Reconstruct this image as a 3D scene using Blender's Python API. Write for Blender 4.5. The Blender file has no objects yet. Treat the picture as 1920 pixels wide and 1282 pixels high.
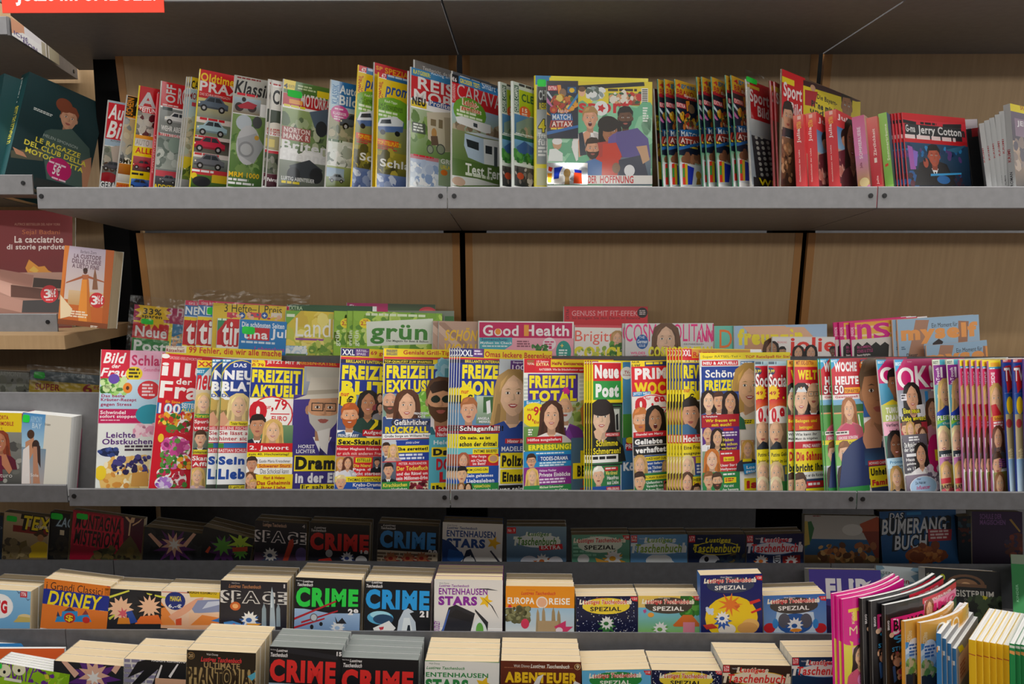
import bpy, math, random
import numpy as np
from mathutils import Matrix, Vector

# ------------------------------------------------------------------ camera, world, lamps, exposure
sc = bpy.context.scene
ZO = 1.45                      # height of the upper shelf lip above the floor
FPX = 1500.0                   # focal length in pixels of the 1920 px wide frame
CAM = np.array([0.1475, -1.6112, ZO - 0.1109])
YAW, PITCH, ROLL = 0.01187, 0.12295, 0.0
_fw = np.array([-math.sin(YAW) * math.cos(PITCH), math.cos(YAW) * math.cos(PITCH), -math.sin(PITCH)])
_rt = np.array([math.cos(YAW), math.sin(YAW), 0.0])
_up = np.cross(_rt, _fw)
cam = bpy.data.cameras.new('camera'); cam_ob = bpy.data.objects.new('camera', cam)
sc.collection.objects.link(cam_ob); sc.camera = cam_ob
cam.sensor_width = 36.0; cam.lens = FPX * 36.0 / 1920.0; cam.clip_start = 0.05
cam_ob.matrix_world = Matrix(((_rt[0], _up[0], -_fw[0], CAM[0]), (_rt[1], _up[1], -_fw[1], CAM[1]),
                              (_rt[2], _up[2], -_fw[2], CAM[2]), (0, 0, 0, 1)))
w = bpy.data.worlds.new('world'); sc.world = w; w.use_nodes = True
w.node_tree.nodes['Background'].inputs[0].default_value = (1.0, 0.95, 0.88, 1)
w.node_tree.nodes['Background'].inputs[1].default_value = 0.10
vs = sc.view_settings
vs.view_transform = 'Standard'; vs.look = 'None'; vs.gamma = 1.0; vs.use_curve_mapping = False
vs.exposure = 0.0
CEIL = 2.95
def lamp(name, x, y, lx, ly, power, col=(1, 0.96, 0.9)):
    l = bpy.data.lights.new(name, 'AREA'); l.shape = 'RECTANGLE'; l.size = lx; l.size_y = ly
    l.energy = power; l.color = col
    o = bpy.data.objects.new(name, l); sc.collection.objects.link(o)
    o.location = (x, y, CEIL - 0.07); return o
lamp('ceiling_tube_light', 0.6, -0.42, 14.0, 0.10, 188, (1, .975, .93))
lamp('ceiling_tube_light', 0.6, -2.10, 14.0, 0.14, 105, (1, .975, .93))
lamp('ceiling_tube_light', 0.6, -7.60, 14.0, 0.40, 270, (1, .98, .92)).rotation_euler = (math.radians(65), 0, 0)   # the far row, seen edge-on

_l = lamp('added_side_light', 8.5, -1.6, 2.6, 5.0, 120, (.96, .99, 1))  # unseen lamp added at the right for glare on the turned covers
_l.location.z = 1.75; _l.rotation_euler = (0, math.radians(90), 0)

# ------------------------------------------------------------------ pixels and rays (to read places off the photograph)
def ray(px, py):
    d = _fw + (px - 960) / FPX * _rt - (py - 641) / FPX * _up
    return d
def proj(P):
    d = P - CAM; f = d @ _fw
    return np.array([960 + FPX * (d @ _rt) / f, 641 - FPX * (d @ _up) / f])
def hit(px, py, P, N):
    d = ray(px, py); return CAM + d * (((P - CAM) @ N) / (d @ N))
def at_y(px, py, y):
    return hit(px, py, np.array([0, y, 0.]), np.array([0, 1., 0]))

# ------------------------------------------------------------------ colours and materials
PAL = dict(r='d8142c', y='ffe000', b='1b2f96', w='ffffff', k='0b0b0c', g='2d9c3b', c='27a3dc', m='d8107c', o='f58a1a',
           p='5b2b8a', n='141d58', s='ecb892', d='4e3120', z='808080', l='98d43a', t='159a94', a='f7c9d8', e='d9c7a2',
           u='f4ecd8', q='a9cbea', h='cfcfcf', v='e8478a', x='33333a', j='7c1322', i='e6bd68', f='235e2c', A='ff6a5a',
           B='0f6fc4', S='c98a62', D='2a1a12', G='6f8f3a', R='a01020', Y='f2c21a', T='8a6a48', H='a9a9ae', N='20242e')
def lin(c):
    c = PAL.get(c, c); o = []
    for i in (0, 2, 4):
        v = int(c[i:i + 2], 16) / 255.0
        o.append(v / 12.92 if v <= 0.04045 else ((v + 0.055) / 1.055) ** 2.4)
    return (o[0], o[1], o[2], 1.0)
def shade(c, k):
    c = lin(c) if isinstance(c, str) else c
    return (min(1, c[0] * k), min(1, c[1] * k), min(1, c[2] * k), 1.0)

def mat(name, col, rough=0.5, metal=0.0, attr=False, bump=0.0, bscale=9.0, coat=0.0):
    m = bpy.data.materials.new(name); m.use_nodes = True
    nt = m.node_tree; b = nt.nodes['Principled BSDF']
    b.inputs['Roughness'].default_value = rough; b.inputs['Metallic'].default_value = metal
    b.inputs['Coat Weight'].default_value = coat; b.inputs['Coat Roughness'].default_value = 0.12
    if attr:
        a = nt.nodes.new('ShaderNodeAttribute'); a.attribute_name = 'Ink'
        nt.links.new(a.outputs['Color'], b.inputs['Base Color'])
    else:
        b.inputs['Base Color'].default_value = lin(col)
    if bump:
        tc = nt.nodes.new('ShaderNodeTexCoord'); n = nt.nodes.new('ShaderNodeTexNoise')
        n.inputs['Scale'].default_value = bscale; n.inputs['Detail'].default_value = 1.0
        u = nt.nodes.new('ShaderNodeBump'); u.inputs['Strength'].default_value = 1.0; u.inputs['Distance'].default_value = bump
        nt.links.new(tc.outputs['Object'], n.inputs['Vector']); nt.links.new(n.outputs['Fac'], u.inputs['Height'])
        nt.links.new(u.outputs['Normal'], b.inputs['Normal'])
        if coat: nt.links.new(u.outputs['Normal'], b.inputs['Coat Normal'])
    return m
def ramp_tex(m, vec_scale, c0, c1, detail=3.0, scale=8.0, coord='Object'):
    nt = m.node_tree; b = nt.nodes['Principled BSDF']
    tc = nt.nodes.new('ShaderNodeTexCoord'); mp = nt.nodes.new('ShaderNodeMapping'); n = nt.nodes.new('ShaderNodeTexNoise')
    mp.inputs['Scale'].default_value = vec_scale; n.inputs['Scale'].default_value = scale; n.inputs['Detail'].default_value = detail
    r = nt.nodes.new('ShaderNodeValToRGB'); r.color_ramp.elements[0].color = lin(c0); r.color_ramp.elements[1].color = lin(c1)
    r.color_ramp.elements[0].position = 0.3; r.color_ramp.elements[1].position = 0.7
    nt.links.new(tc.outputs[coord], mp.inputs['Vector']); nt.links.new(mp.outputs['Vector'], n.inputs['Vector'])
    nt.links.new(n.outputs['Fac'], r.inputs['Fac']); nt.links.new(r.outputs['Color'], b.inputs['Base Color'])
    return m
M_GLOSS = mat('glossy_print', 'w', 0.30, attr=True, bump=0.006, bscale=8.0, coat=0.7)
M_PRINT = mat('magazine_print', 'w', 0.42, attr=True, bump=0.002, bscale=7.0)
M_BOOK = mat('book_print', 'w', 0.45, attr=True)
M_PAGE = ramp_tex(mat('page_block', 'u', 0.85), (1.0, 1.0, 220.0), 'c2ae8c', 'd9c5a3', 1.0, 5.0)
M_PAGEW = ramp_tex(mat('white_page_block', 'w', 0.8), (1.0, 1.0, 220.0), 'b9b9b8', 'e6e6e4', 1.0, 5.0)
M_PAGEG = ramp_tex(mat('grey_page_block', 'h', 0.85), (1.0, 1.0, 220.0), '6f7472', '8d928f', 1.0, 5.0)
PAGES = dict(c=M_PAGE, w=M_PAGEW, g=M_PAGEG)
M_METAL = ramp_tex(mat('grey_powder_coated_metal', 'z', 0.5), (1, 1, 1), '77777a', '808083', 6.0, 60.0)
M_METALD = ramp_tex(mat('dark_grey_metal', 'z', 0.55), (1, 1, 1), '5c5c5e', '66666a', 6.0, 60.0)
M_WOOD = ramp_tex(mat('maple_laminate', 'e', 0.5), (14, 1, 0.8), 'a98a64', 'b4956e', 5.0, 9.0)
M_WOODE = mat('maple_edge_band', 'a8763f', 0.5)
M_BLACK = mat('black_metal', '0a0a0b', 0.9); M_BLACK.node_tree.nodes['Principled BSDF'].inputs['Specular IOR Level'].default_value = 0.1
M_HOLE = mat('bolt_steel', '2c2c2e', 0.35, 0.6)
M_STICK = ramp_tex(mat('neon_green_sticker', '19d83a', 0.5), (1, 1, 1), '0fcf36', '2ce04c', 2.0, 30.0)
M_FOIL = mat('silver_foil', 'f2f2f4', 0.16, 1.0, attr=True, bump=0.004, bscale=22.0)
M_FLOOR = ramp_tex(mat('floor_tile', 'h', 0.4), (1, 1, 1), '6a5642', '7a6650', 3.0, 4.0)
M_CEIL = mat('ceiling_white', 'f0eee8', 0.8)
M_TUBE = bpy.data.materials.new('tube_diffuser'); M_TUBE.use_nodes = True
_b = M_TUBE.node_tree.nodes['Principled BSDF']; _b.inputs['Emission Color'].default_value = (1, .97, .92, 1); _b.inputs['Emission Strength'].default_value = 2.0
M_PLASTIC = bpy.data.materials.new('clear_plastic_film'); M_PLASTIC.use_nodes = True
nt = M_PLASTIC.node_tree; nt.nodes.clear()
o_ = nt.nodes.new('ShaderNodeOutputMaterial'); mx = nt.nodes.new('ShaderNodeMixShader'); tr = nt.nodes.new('ShaderNodeBsdfTransparent'); gl = nt.nodes.new('ShaderNodeBsdfGlossy')
tr.inputs[0].default_value = (0.93, 0.93, 0.92, 1); gl.inputs['Roughness'].default_value = 0.28; mx.inputs[0].default_value = 0.09
tc = nt.nodes.new('ShaderNodeTexCoord'); nz = nt.nodes.new('ShaderNodeTexNoise'); nz.inputs['Scale'].default_value = 30; bm_ = nt.nodes.new('ShaderNodeBump'); bm_.inputs['Distance'].default_value = 0.01
nt.links.new(tc.outputs['Object'], nz.inputs['Vector']); nt.links.new(nz.outputs['Fac'], bm_.inputs['Height']); nt.links.new(bm_.outputs['Normal'], gl.inputs['Normal'])
nt.links.new(tr.outputs[0], mx.inputs[1]); nt.links.new(gl.outputs[0], mx.inputs[2]); nt.links.new(mx.outputs[0], o_.inputs[0])

# ------------------------------------------------------------------ object helpers
COL = sc.collection
def link(o, parent=None):
    COL.objects.link(o)
    if parent is not None: o.parent = parent
    return o
def mesh_obj(name, V, F, m, parent=None, cols=None, mw=None):
    me = bpy.data.meshes.new(name); me.from_pydata([tuple(v) for v in V], [], F)
    if cols is not None:
        ca = me.color_attributes.new('Ink', 'FLOAT_COLOR', 'CORNER')
        buf = []
        for f, c in zip(F, cols):
            if len(c) == len(f) and isinstance(c[0], (tuple, list)):
                for q in c: buf.extend(q)
            else:
                for _ in f: buf.extend(c)
        ca.data.foreach_set('color', buf)
    me.materials.append(m); me.update()
    o = bpy.data.objects.new(name, me); link(o, parent)
    if mw is not None: o.matrix_world = mw
    return o
def empty(name, mw, label=None, cat=None, group=None):
    o = bpy.data.objects.new(name, None); o.empty_display_size = 0.02; link(o); o.matrix_world = mw
    tag(o, label, cat, group); return o
def tag(o, label=None, cat=None, group=None, kind=None):
    if label: o['label'] = label
    if cat: o['category'] = cat
    if group: o['group'] = group
    if kind: o['kind'] = kind
    return o
def box_geo(x0, y0, z0, x1, y1, z1, V=None, F=None):
    V = [] if V is None else V; F = [] if F is None else F; n = len(V)
    V += [(x0, y0, z0), (x1, y0, z0), (x1, y1, z0), (x0, y1, z0), (x0, y0, z1), (x1, y0, z1), (x1, y1, z1), (x0, y1, z1)]
    F += [[n + i for i in f] for f in ((0, 3, 2, 1), (4, 5, 6, 7), (0, 1, 5, 4), (1, 2, 6, 5), (2, 3, 7, 6), (3, 0, 4, 7))]
    return V, F
def disc_geo(c, u, v, n, r, h, V, F, seg=14):
    k = len(V); c, u, v, n = map(np.asarray, (c, u, v, n))
    for i in range(seg):
        a = 2 * math.pi * i / seg; d = u * math.cos(a) * r + v * math.sin(a) * r
        V.append(tuple(c + d)); V.append(tuple(c + d + n * h))
    F.append([k + 2 * i + 1 for i in range(seg)])
    for i in range(seg):
        j = (i + 1) % seg; F.append([k + 2 * i, k + 2 * j, k + 2 * j + 1, k + 2 * i + 1])

# ------------------------------------------------------------------ lettering
_font = {}
def glyphs(text, off, shear):
    key = (text, off, shear)
    if key in _font: return _font[key]
    cu = bpy.data.curves.new('t', 'FONT'); cu.body = text; cu.resolution_u = 3; cu.offset = off; cu.shear = shear
    cu.fill_mode = 'FRONT'; cu.space_character = 1.0 + off * 3
    ob = bpy.data.objects.new('t', cu); COL.objects.link(ob)
    bpy.context.view_layer.update()
    me = bpy.data.meshes.new_from_object(ob.evaluated_get(bpy.context.evaluated_depsgraph_get()))
    V = np.array([v.co[:2] for v in me.vertices]).reshape(-1, 2); F = [list(p.vertices) for p in me.polygons]
    bpy.data.objects.remove(ob); bpy.data.curves.remove(cu); bpy.data.meshes.remove(me)
    _font[key] = (V, F); return V, F

def clip_half(poly, ax, lim, keep_less):
    out = []
    for i in range(len(poly)):
        a, b = poly[i - 1], poly[i]
        ina = (a[ax] <= lim) if keep_less else (a[ax] >= lim); inb = (b[ax] <= lim) if keep_less else (b[ax] >= lim)
        if ina != inb:
            t = (lim - a[ax]) / (b[ax] - a[ax]); q = [a[0] + (b[0] - a[0]) * t, a[1] + (b[1] - a[1]) * t]
            if len(a) > 2: q.append(tuple(a[2][k] + (b[2][k] - a[2][k]) * t for k in range(4)))
            q[ax] = lim; out.append(q)
        if inb: out.append(b)
    return out

class Print:
    """flat ink on one face: polygons in (u,v) metres, each new layer a hair above the last"""
    def __init__(s, W, H, bend=None, nb=1, dz=7e-6, u0=0.0):
        s.W, s.H, s.V, s.F, s.C, s.z, s.bend, s.nb, s.dz, s.u0 = W, H, [], [], [], 0.0, bend, nb, dz, u0
    def zf(s, u): return s.bend(u / s.W) if s.bend else 0.0
    def poly(s, pts, col, lift=True):
        if lift: s.z += s.dz
        c0 = lin(col) if isinstance(col, str) else col
        grad = not isinstance(c0[0], (int, float))
        P = [[p[0], p[1]] + ([c0[i]] if grad else []) for i, p in enumerate(pts)]
        xs = [p[0] for p in P]; ys = [p[1] for p in P]
        if min(xs) < s.u0: P = clip_half(P, 0, s.u0, False)
        if P and max(xs) > s.W: P = clip_half(P, 0, s.W, True)
        if P and min(ys) < 0: P = clip_half(P, 1, 0.0, False)
        if P and max(ys) > s.H: P = clip_half(P, 1, s.H, True)
        if len(P) < 3: return
        parts = [P]
        if s.bend:
            parts = []
            x0 = min(p[0] for p in P); x1 = max(p[0] for p in P)
            for k in range(s.nb):
                a, b = s.W * k / s.nb, s.W * (k + 1) / s.nb
                if x1 <= a or x0 >= b: continue
                q = P
                if x0 < a: q = clip_half(q, 0, a, False)
                if q and x1 > b: q = clip_half(q, 0, b, True)
                if len(q) > 2: parts.append(q)
        for q in parts:
            n = len(s.V)
            for p in q: s.V.append((p[0], p[1], s.z + s.zf(p[0])))
            s.F.append(list(range(n, n + len(q)))); s.C.append([p[2] for p in q] if grad else c0)
    def rect(s, u0, v0, u1, v1, col):
        s.poly([(u0, v0), (u1, v0), (u1, v1), (u0, v1)], col)
    def grad(s, u0, v0, u1, v1, top, bot):
        t, b = lin(top), lin(bot); s.poly([(u0, v0), (u1, v0), (u1, v1), (u0, v1)], [b, b, t, t])
    def ell(s, u, v, a, b, col, n=14, rot=0.0):
        c, q = math.cos(rot), math.sin(rot); P = []
        for i in range(n):
            x, y = a * math.cos(2 * math.pi * i / n), b * math.sin(2 * math.pi * i / n); P.append((u + x * c - y * q, v + x * q + y * c))
        s.poly(P, col)
    def text(s, txt, u0, v0, u1, v1, col, off=0.026, shear=0.0, outline=None, vert=False, ow=0.05):
        V, F = glyphs(txt, off, shear)
        if not len(V): return
        lo, hi = V.min(0), V.max(0); sz = np.maximum(hi - lo, 1e-4)
        def place(P):
            q = (P - lo) / sz
            if vert: return np.stack([u1 - (u1 - u0) * q[:, 1], v0 + (v1 - v0) * q[:, 0]], 1)
            return np.stack([u0 + (u1 - u0) * q[:, 0], v0 + (v1 - v0) * q[:, 1]], 1)
        todo = [(V, F, col)]
        if outline:
            V2, F2 = glyphs(txt, off + ow, shear)
            g = glyphs(txt, off, shear)[0]; V2 = V2 - (V2.min(0) + V2.max(0)) / 2 + (lo + hi) / 2
            todo.insert(0, (V2, F2, outline))
        for v_, f_, c in todo:
            s.z += s.dz; P = place(v_); c = lin(c)
            if not s.bend and P[:, 0].min() >= s.u0 and P[:, 0].max() <= s.W and P[:, 1].min() >= 0 and P[:, 1].max() <= s.H:
                n = len(s.V); s.V += [(p[0], p[1], s.z) for p in P]; s.F += [[n + i for i in f] for f in f_]; s.C += [c] * len(f_)
            else:
                for f in f_: s.poly([P[i] for i in f], c, False)
    def star(s, u, v, r0, r1, n, col):
        s.poly([(u + (r0 if i % 2 else r1) * math.cos(math.pi * i / n), v + (r0 if i % 2 else r1) * math.sin(math.pi * i / n)) for i in range(2 * n)], col)
    def face(s, u, v, w, skin, hair, cloth, st):
        k = lin(skin); P = lambda pts, c: s.poly([(u + x * w, v + y * w) for x, y in pts], c)
        E = lambda x, y, a, b, c, n=12: s.ell(u + x * w, v + y * w, a * w, b * w, c, n)
        def egg(a, b, c, dx=0.0, dy=0.0, n=20):
            q = []
            for i in range(n):
                t = 2 * math.pi * i / n; sn = math.sin(t)
                q.append((dx + a * math.cos(t) * (1 - .26 * max(0, -sn) ** 1.5), dy + b * sn * (1.04 if sn < 0 else 1)))
            P(q, c)
        dk = shade(hair, .62); lt = shade(hair, 1.35)
        if 'f' in st:
            P([(-.2, .9), (.25, .9), (.62, .62), (.74, .1), (.78, -.6), (.9, -1.3), (.5, -1.45), (-.55, -1.4), (-.88, -1.2), (-.74, -.5), (-.72, .15), (-.58, .66)], hair)
            P([(.52, .1), (.7, -.5), (.74, -1.25), (.5, -1.3), (.46, -.5)], dk); P([(-.5, .0), (-.62, -.6), (-.7, -1.15), (-.5, -1.25), (-.44, -.5)], dk)
            P([(-.62, .3), (-.68, -.3), (-.78, -1.0), (-.72, -.3)], lt)
        P([(-1.35, -2.1), (-1.2, -1.35), (-.9, -1.1), (-.35, -.9), (.35, -.9), (.9, -1.1), (1.2, -1.35), (1.35, -2.1)], cloth)
        P([(.2, -1.0), (.9, -1.1), (1.2, -1.35), (1.35, -2.1), (.7, -2.1)], shade(cloth, .7))
        if 'm' in st or 'b' in st: P([(-.3, -.88), (0, -1.5), (.3, -.88)], 'f2f2f2'); P([(-.06, -1.12), (.06, -1.12), (.1, -1.9), (-.1, -1.9)], shade(cloth, .5))
        else: P([(-.32, -.88), (0, -1.25), (.32, -.88)], k)
        P([(-.23, -1.0), (.23, -1.0), (.25, -.4), (-.25, -.4)], shade(k, .66))
        if 'f' not in st: E(-.5, -.02, .08, .15, shade(k, .75), 8); E(.5, -.02, .08, .15, shade(k, .75), 8)
        egg(.5, .7, k); egg(.27, .6, shade(k, .86), .2, -.03, 14); egg(.33, .6, k, -.06, .02, 14)
        E(-.22, -.16, .12, .1, shade(k, 1.08), 8); E(-.03, .38, .22, .12, shade(k, 1.08), 8)
        if 'B' in st: P([(-.49, -.05), (-.38, -.16), (-.2, -.2), (.2, -.2), (.38, -.16), (.49, -.05), (.42, -.42), (.2, -.7), (0, -.76), (-.2, -.7), (-.42, -.42)], hair)
        if 'm' in st:
            P([(-.53, .05), (-.57, .42), (-.42, .76), (-.1, .9), (.3, .86), (.56, .5), (.53, .05), (.47, .3), (.3, .46), (-.1, .42), (-.4, .4)], hair)
            P([(-.42, .5), (-.3, .74), (0, .84), (-.1, .6)], lt); P([(.4, .45), (.54, .3), (.53, .05), (.47, .28)], dk)
        if 'f' in st:
            P([(-.58, -.3), (-.64, .3), (-.45, .72), (-.05, .9), (.1, .78), (-.2, .55), (-.42, .22), (-.47, -.3)], hair)
            P([(.56, -.3), (.64, .3), (.45, .74), (.0, .88), (.02, .7), (.3, .5), (.44, .2), (.47, -.3)], hair)
            P([(-.5, .1), (-.46, .45), (-.2, .72), (-.36, .4)], lt); P([(.3, .62), (.52, .3), (.52, -.1), (.44, .22)], dk)
        if 'H' in st:
            P([(-.95, .3), (.95, .42), (.8, .52), (.55, .55), (.5, 1.05), (-.45, 1.02), (-.55, .46)], 'd9d2c4'); P([(-.56, .46), (.55, .55), (.54, .68), (-.53, .6)], 'b8ae9c')
        for x in (-.2, .2):
            P([(x - .12, .19), (x + .02, .235), (x + .13, .19), (x + .02, .2)], dk)
            if 's' in st: E(x, .08, .18, .13, '1c2a20', 10)
            else:
                E(x, .08, .1, .062, shade(k, .62), 8); E(x, .075, .085, .042, 'f4f0ea', 8); E(x, .075, .042, .045, '2a1c14', 6)
            if 'g' in st: P([(x - .19, -.05), (x + .19, -.05), (x + .19, -.025), (x - .19, -.025)], 'k'); P([(x - .19, .19), (x + .19, .19), (x + .19, .215), (x - .19, .215)], 'k'); P([(x - .19, -.05), (x - .165, -.05), (x - .165, .2), (x - .19, .2)], 'k'); P([(x + .165, -.05), (x + .19, -.05), (x + .19, .2), (x + .165, .2)], 'k')
        P([(.01, .06), (.05, .04), (.1, -.15), (.02, -.19), (-.08, -.16), (.02, -.14)], shade(k, .74))
        if 'o' in st: E(0, -.38, .14, .17, '5a1a1e', 10); P([(-.1, -.27), (.1, -.27), (.08, -.31), (-.08, -.31)], 'fbf7f0')
        else:
            P([(-.18, -.33), (-.06, -.295), (0, -.305), (.06, -.295), (.18, -.33), (.09, -.42), (0, -.435), (-.09, -.42)], 'b4484a' if 'f' in st else 'a85a50')
            if 'S' in st or 'f' in st: P([(-.13, -.335), (.13, -.335), (.07, -.375), (-.07, -.375)], 'fbf7f0')
    def car(s, u, v, w, col):
        P = lambda pts, c: s.poly([(u + x * w, v + y * w) for x, y in pts], c)
        P([(-.5, -.12), (-.5, .06), (-.3, .1), (-.16, .27), (.22, .27), (.38, .1), (.5, .06), (.5, -.12)], col)
        P([(-.24, .1), (-.13, .23), (.03, .23), (.03, .1)], '27323c'); P([(.06, .1), (.06, .23), (.19, .23), (.31, .1)], '27323c')
        P([(-.5, -.12), (.5, -.12), (.5, -.06), (-.5, -.06)], shade(col, .5))
        for x in (-.3, .29):
            s.ell(u + x * w, v - .12 * w, .11 * w, .11 * w, '101010', 12); s.ell(u + x * w, v - .12 * w, .055 * w, .055 * w, 'b8b8bc', 8)
        s.ell(u - .46 * w, v + .02 * w, .03 * w, .03 * w, 'fff6d8', 6)
    def scatter(s, u0, v0, u1, v1, n, cols, size, seed):
        R = random.Random(seed); z0 = s.z
        for i in range(int(n * 1.7)):
            a = size * R.uniform(.25, .75)
            s.z = z0 + s.dz * (i % 14)
            s.ell(R.uniform(u0, u1), R.uniform(v0, v1), a, a * R.uniform(.5, 1), cols[R.randrange(len(cols))], 7, R.uniform(0, 3))
        s.z = z0 + s.dz * 15

def draw(pr, art, view, inv):
    """art: one mark per line, places read in the coordinates of an enlarged view (ox, oy, scale) of the photograph"""
    ox, oy, k = view
    def uv(x, y): return inv(ox + x / k, oy + y / k)
    def box(a):
        x0, y0, x1, y1 = a
        for _ in (0, 1):
            ua, ub = uv(x0, y0)[0], uv(x1, y0)[0]
            if ua < 0 < ub: x0 = x0 + (x1 - x0) * -ua / (ub - ua)
        p = uv(x0, y0); q = uv(x0, y1); r = uv(x1, y0); r2 = uv(x1, y1)
        return p[0], q[1], (r[0] + r2[0]) / 2, p[1]
    seed = 1
    for ln in art.strip().split('\n'):
        t = ln.strip().split(' ')
        if not t[0]: continue
        op = t[0]; seed += 1
        if op in 'RTNOIVDLKWZ':
            b = box([float(q) for q in t[1:5]]); a = t[5:]
        if op == 'R': pr.rect(b[0], b[1], b[2], b[3], a[0])
        elif op == 'D': pr.grad(b[0], b[1], b[2], b[3], a[0], a[1])
        elif op == 'T': pr.text(' '.join(a[1:]), b[0], b[1], b[2], b[3], a[0])
        elif op == 'Z': pr.text(' '.join(a[1:]), b[0], b[1], b[2], b[3], a[0], off=0.058)
        elif op == 'N': pr.text(' '.join(a[1:]), b[0], b[1], b[2], b[3], a[0], off=0.0)
        elif op == 'I': pr.text(' '.join(a[1:]), b[0], b[1], b[2], b[3], a[0], shear=0.28)
        elif op == 'O': pr.text(' '.join(a[2:]), b[0], b[1], b[2], b[3], a[0], outline=a[1], off=0.025)
        elif op == 'W': pr.text(' '.join(a[2:]), b[0], b[1], b[2], b[3], a[0], outline=a[1], shear=0.2, off=0.025, ow=0.07)
        elif op == 'V': pr.text(' '.join(a[1:]), b[0], b[1], b[2], b[3], a[0], vert=True)
        elif op == 'L':
            n = int(a[0]); h = (b[3] - b[1]) / n; R = random.Random(seed)
            for i in range(n):
                e = b[2] - (b[2] - b[0]) * R.uniform(0, .25); v = b[3] - h * i; x = b[0]
                while x < e:
                    x2 = min(e, x + h * R.uniform(.9, 2.6)); pr.rect(x, v - h * .62, x2, v, a[1]); x = x2 + h * .3
        elif op == 'K': pr.scatter(b[0], b[1], b[2], b[3], int(a[0]), a[1].split(','), float(a[2]) * 0.001, seed)
        elif op == 'G':
            pts = [float(q) for q in t[2:]]; pr.poly([uv(pts[i], pts[i + 1]) for i in range(0, len(pts), 2)], t[1])
        else:
            x, y = float(t[1]), float(t[2]); c = uv(x, y)
            m = abs(uv(x + 10, y)[0] - uv(x - 10, y)[0]) / 20; mv = abs(uv(x, y + 10)[1] - uv(x, y - 10)[1]) / 20
            if op == 'E': pr.ell(c[0], c[1], float(t[3]) * m, float(t[4]) * mv, t[5], 20)
            elif op == 'S': pr.star(c[0], c[1], float(t[3]) * m, float(t[4]) * m, int(t[5]), t[6])
            elif op == 'P': pr.face(c[0], c[1], float(t[3]) * m, t[4], t[5], t[6], t[7])
            elif op == 'C': pr.car(c[0], c[1], float(t[3]) * m, t[4])

# ------------------------------------------------------------------ shelf frames (y, z of the board at the lip; tilt)
def frame(y, z, tilt):
    a = math.radians(tilt)
    return np.array([0, y, ZO + z]), np.array([1., 0, 0]), np.array([0, math.sin(a), math.cos(a)]), np.array([0, math.cos(a), -math.sin(a)])
FR = dict(FU=frame(0.006, -0.0405, 5.4), FM=frame(0.006, -0.657, 5.4), FMB=frame(0.20, -0.575, 5.4),
          FA=frame(0.19, -0.945, 1), FB=frame(-0.02, -1.0, 4), FC=frame(-0.16, -1.13, 3), FD=frame(-0.245, -1.10, 3))
LIPY = dict(FU=350, FM=921, FMB=665, FA=1055, FB=1184, FC=1282)

def axes(fr, yaw, lean, roll):
    P, e1, e2, e3 = FR[fr]
    a, b, r = math.radians(yaw), math.radians(lean), roll
    u = math.cos(a) * e1 + math.sin(a) * e3; n0 = math.sin(a) * e1 - math.cos(a) * e3
    v = math.cos(b) * e2 - math.sin(b) * n0; n = math.cos(b) * n0 + math.sin(b) * e2
    return math.cos(r) * u + math.sin(r) * v, math.cos(r) * v - math.sin(r) * u, n

def newton(fn, q):
    q = np.array(q, float)
    for _ in range(25):
        r = fn(q); J = np.zeros((len(r), len(q)))
        for i in range(len(q)):
            d = q.copy(); d[i] += 1e-5; J[:, i] = (fn(d) - r) / 1e-5
        st = np.linalg.lstsq(J, -r, rcond=None)[0]
        st = np.clip(st, -0.3, 0.3); q = q + st
        if np.abs(st).max() < 1e-8: break
    return q

def place(fr, TL, BL, s, yaw, lean, TE=None, H=None, ymax=66, W=.2, mode=None):
    """find where on its shelf a leaning cover stands: TL = top left corner, BL = a point lower on its left edge.
    The slant of the left edge is taken up by leaning (turned covers) or by a small roll (covers facing straight out)."""
    P, e1, e2, e3 = FR[fr]
    if mode is None: mode = 'lean' if (TE is not None or abs(yaw) >= 18) else 'roll'
    def geo(q):
        i = 1; h = H
        if H is None: h = q[1]; i = 2
        yw = math.degrees(q[i + 1]) if TE is not None else yaw
        ln, roll = (lean + math.degrees(q[i]), 0.0) if mode == 'lean' else (lean, q[i])
        u, v, n = axes(fr, yw, ln, roll); B = P + q[0] * e1 + s * e3 + max(0.0, -math.sin(roll) * W) * e2
        return B, u, v, n, h, ln, yw, roll
    def res(q):
        B, u, v, n, h, ln, yw, roll = geo(q); a, b = proj(B + h * v), proj(B)
        t = (BL[1] - a[1]) / (b[1] - a[1]); x = a[0] + (b[0] - a[0]) * t
        out = [a[0] - TL[0], x - BL[0]] + ([a[1] - TL[1]] if H is None else [])
        if TE is not None:
            c = proj(B + h * v + 0.15 * u); tt = (TE[0] - a[0]) / (c[0] - a[0]); out.append(a[1] + (c[1] - a[1]) * tt - TE[1])
        return np.array(out)
    q0 = [(TL[0] - 960) / 900 + .14] + ([.28] if H is None else []) + [0.0] + ([math.radians(yaw)] if TE is not None else [])
    q = newton(res, q0); g = geo(q)
    if TE is not None and not (-25 < g[6] < ymax):
        return place(fr, TL, BL, s, max(-25, min(ymax, g[6])), lean, None, H, ymax, W, mode)
    if mode == 'lean' and not (-19 < g[5] < 20):
        return place(fr, TL, BL, s, g[6], max(-19, min(20, g[5])), None, H, ymax, W, 'roll')
    return g

ORD = ['', 'second', 'third', 'fourth', 'fifth', 'sixth', 'seventh', 'eighth', 'ninth', 'tenth']
REPORT = []
def mw_of(B, u, v, n):
    return Matrix(((u[0], v[0], n[0], B[0]), (u[1], v[1], n[1], B[1]), (u[2], v[2], n[2], B[2]), (0, 0, 0, 1)))

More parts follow.
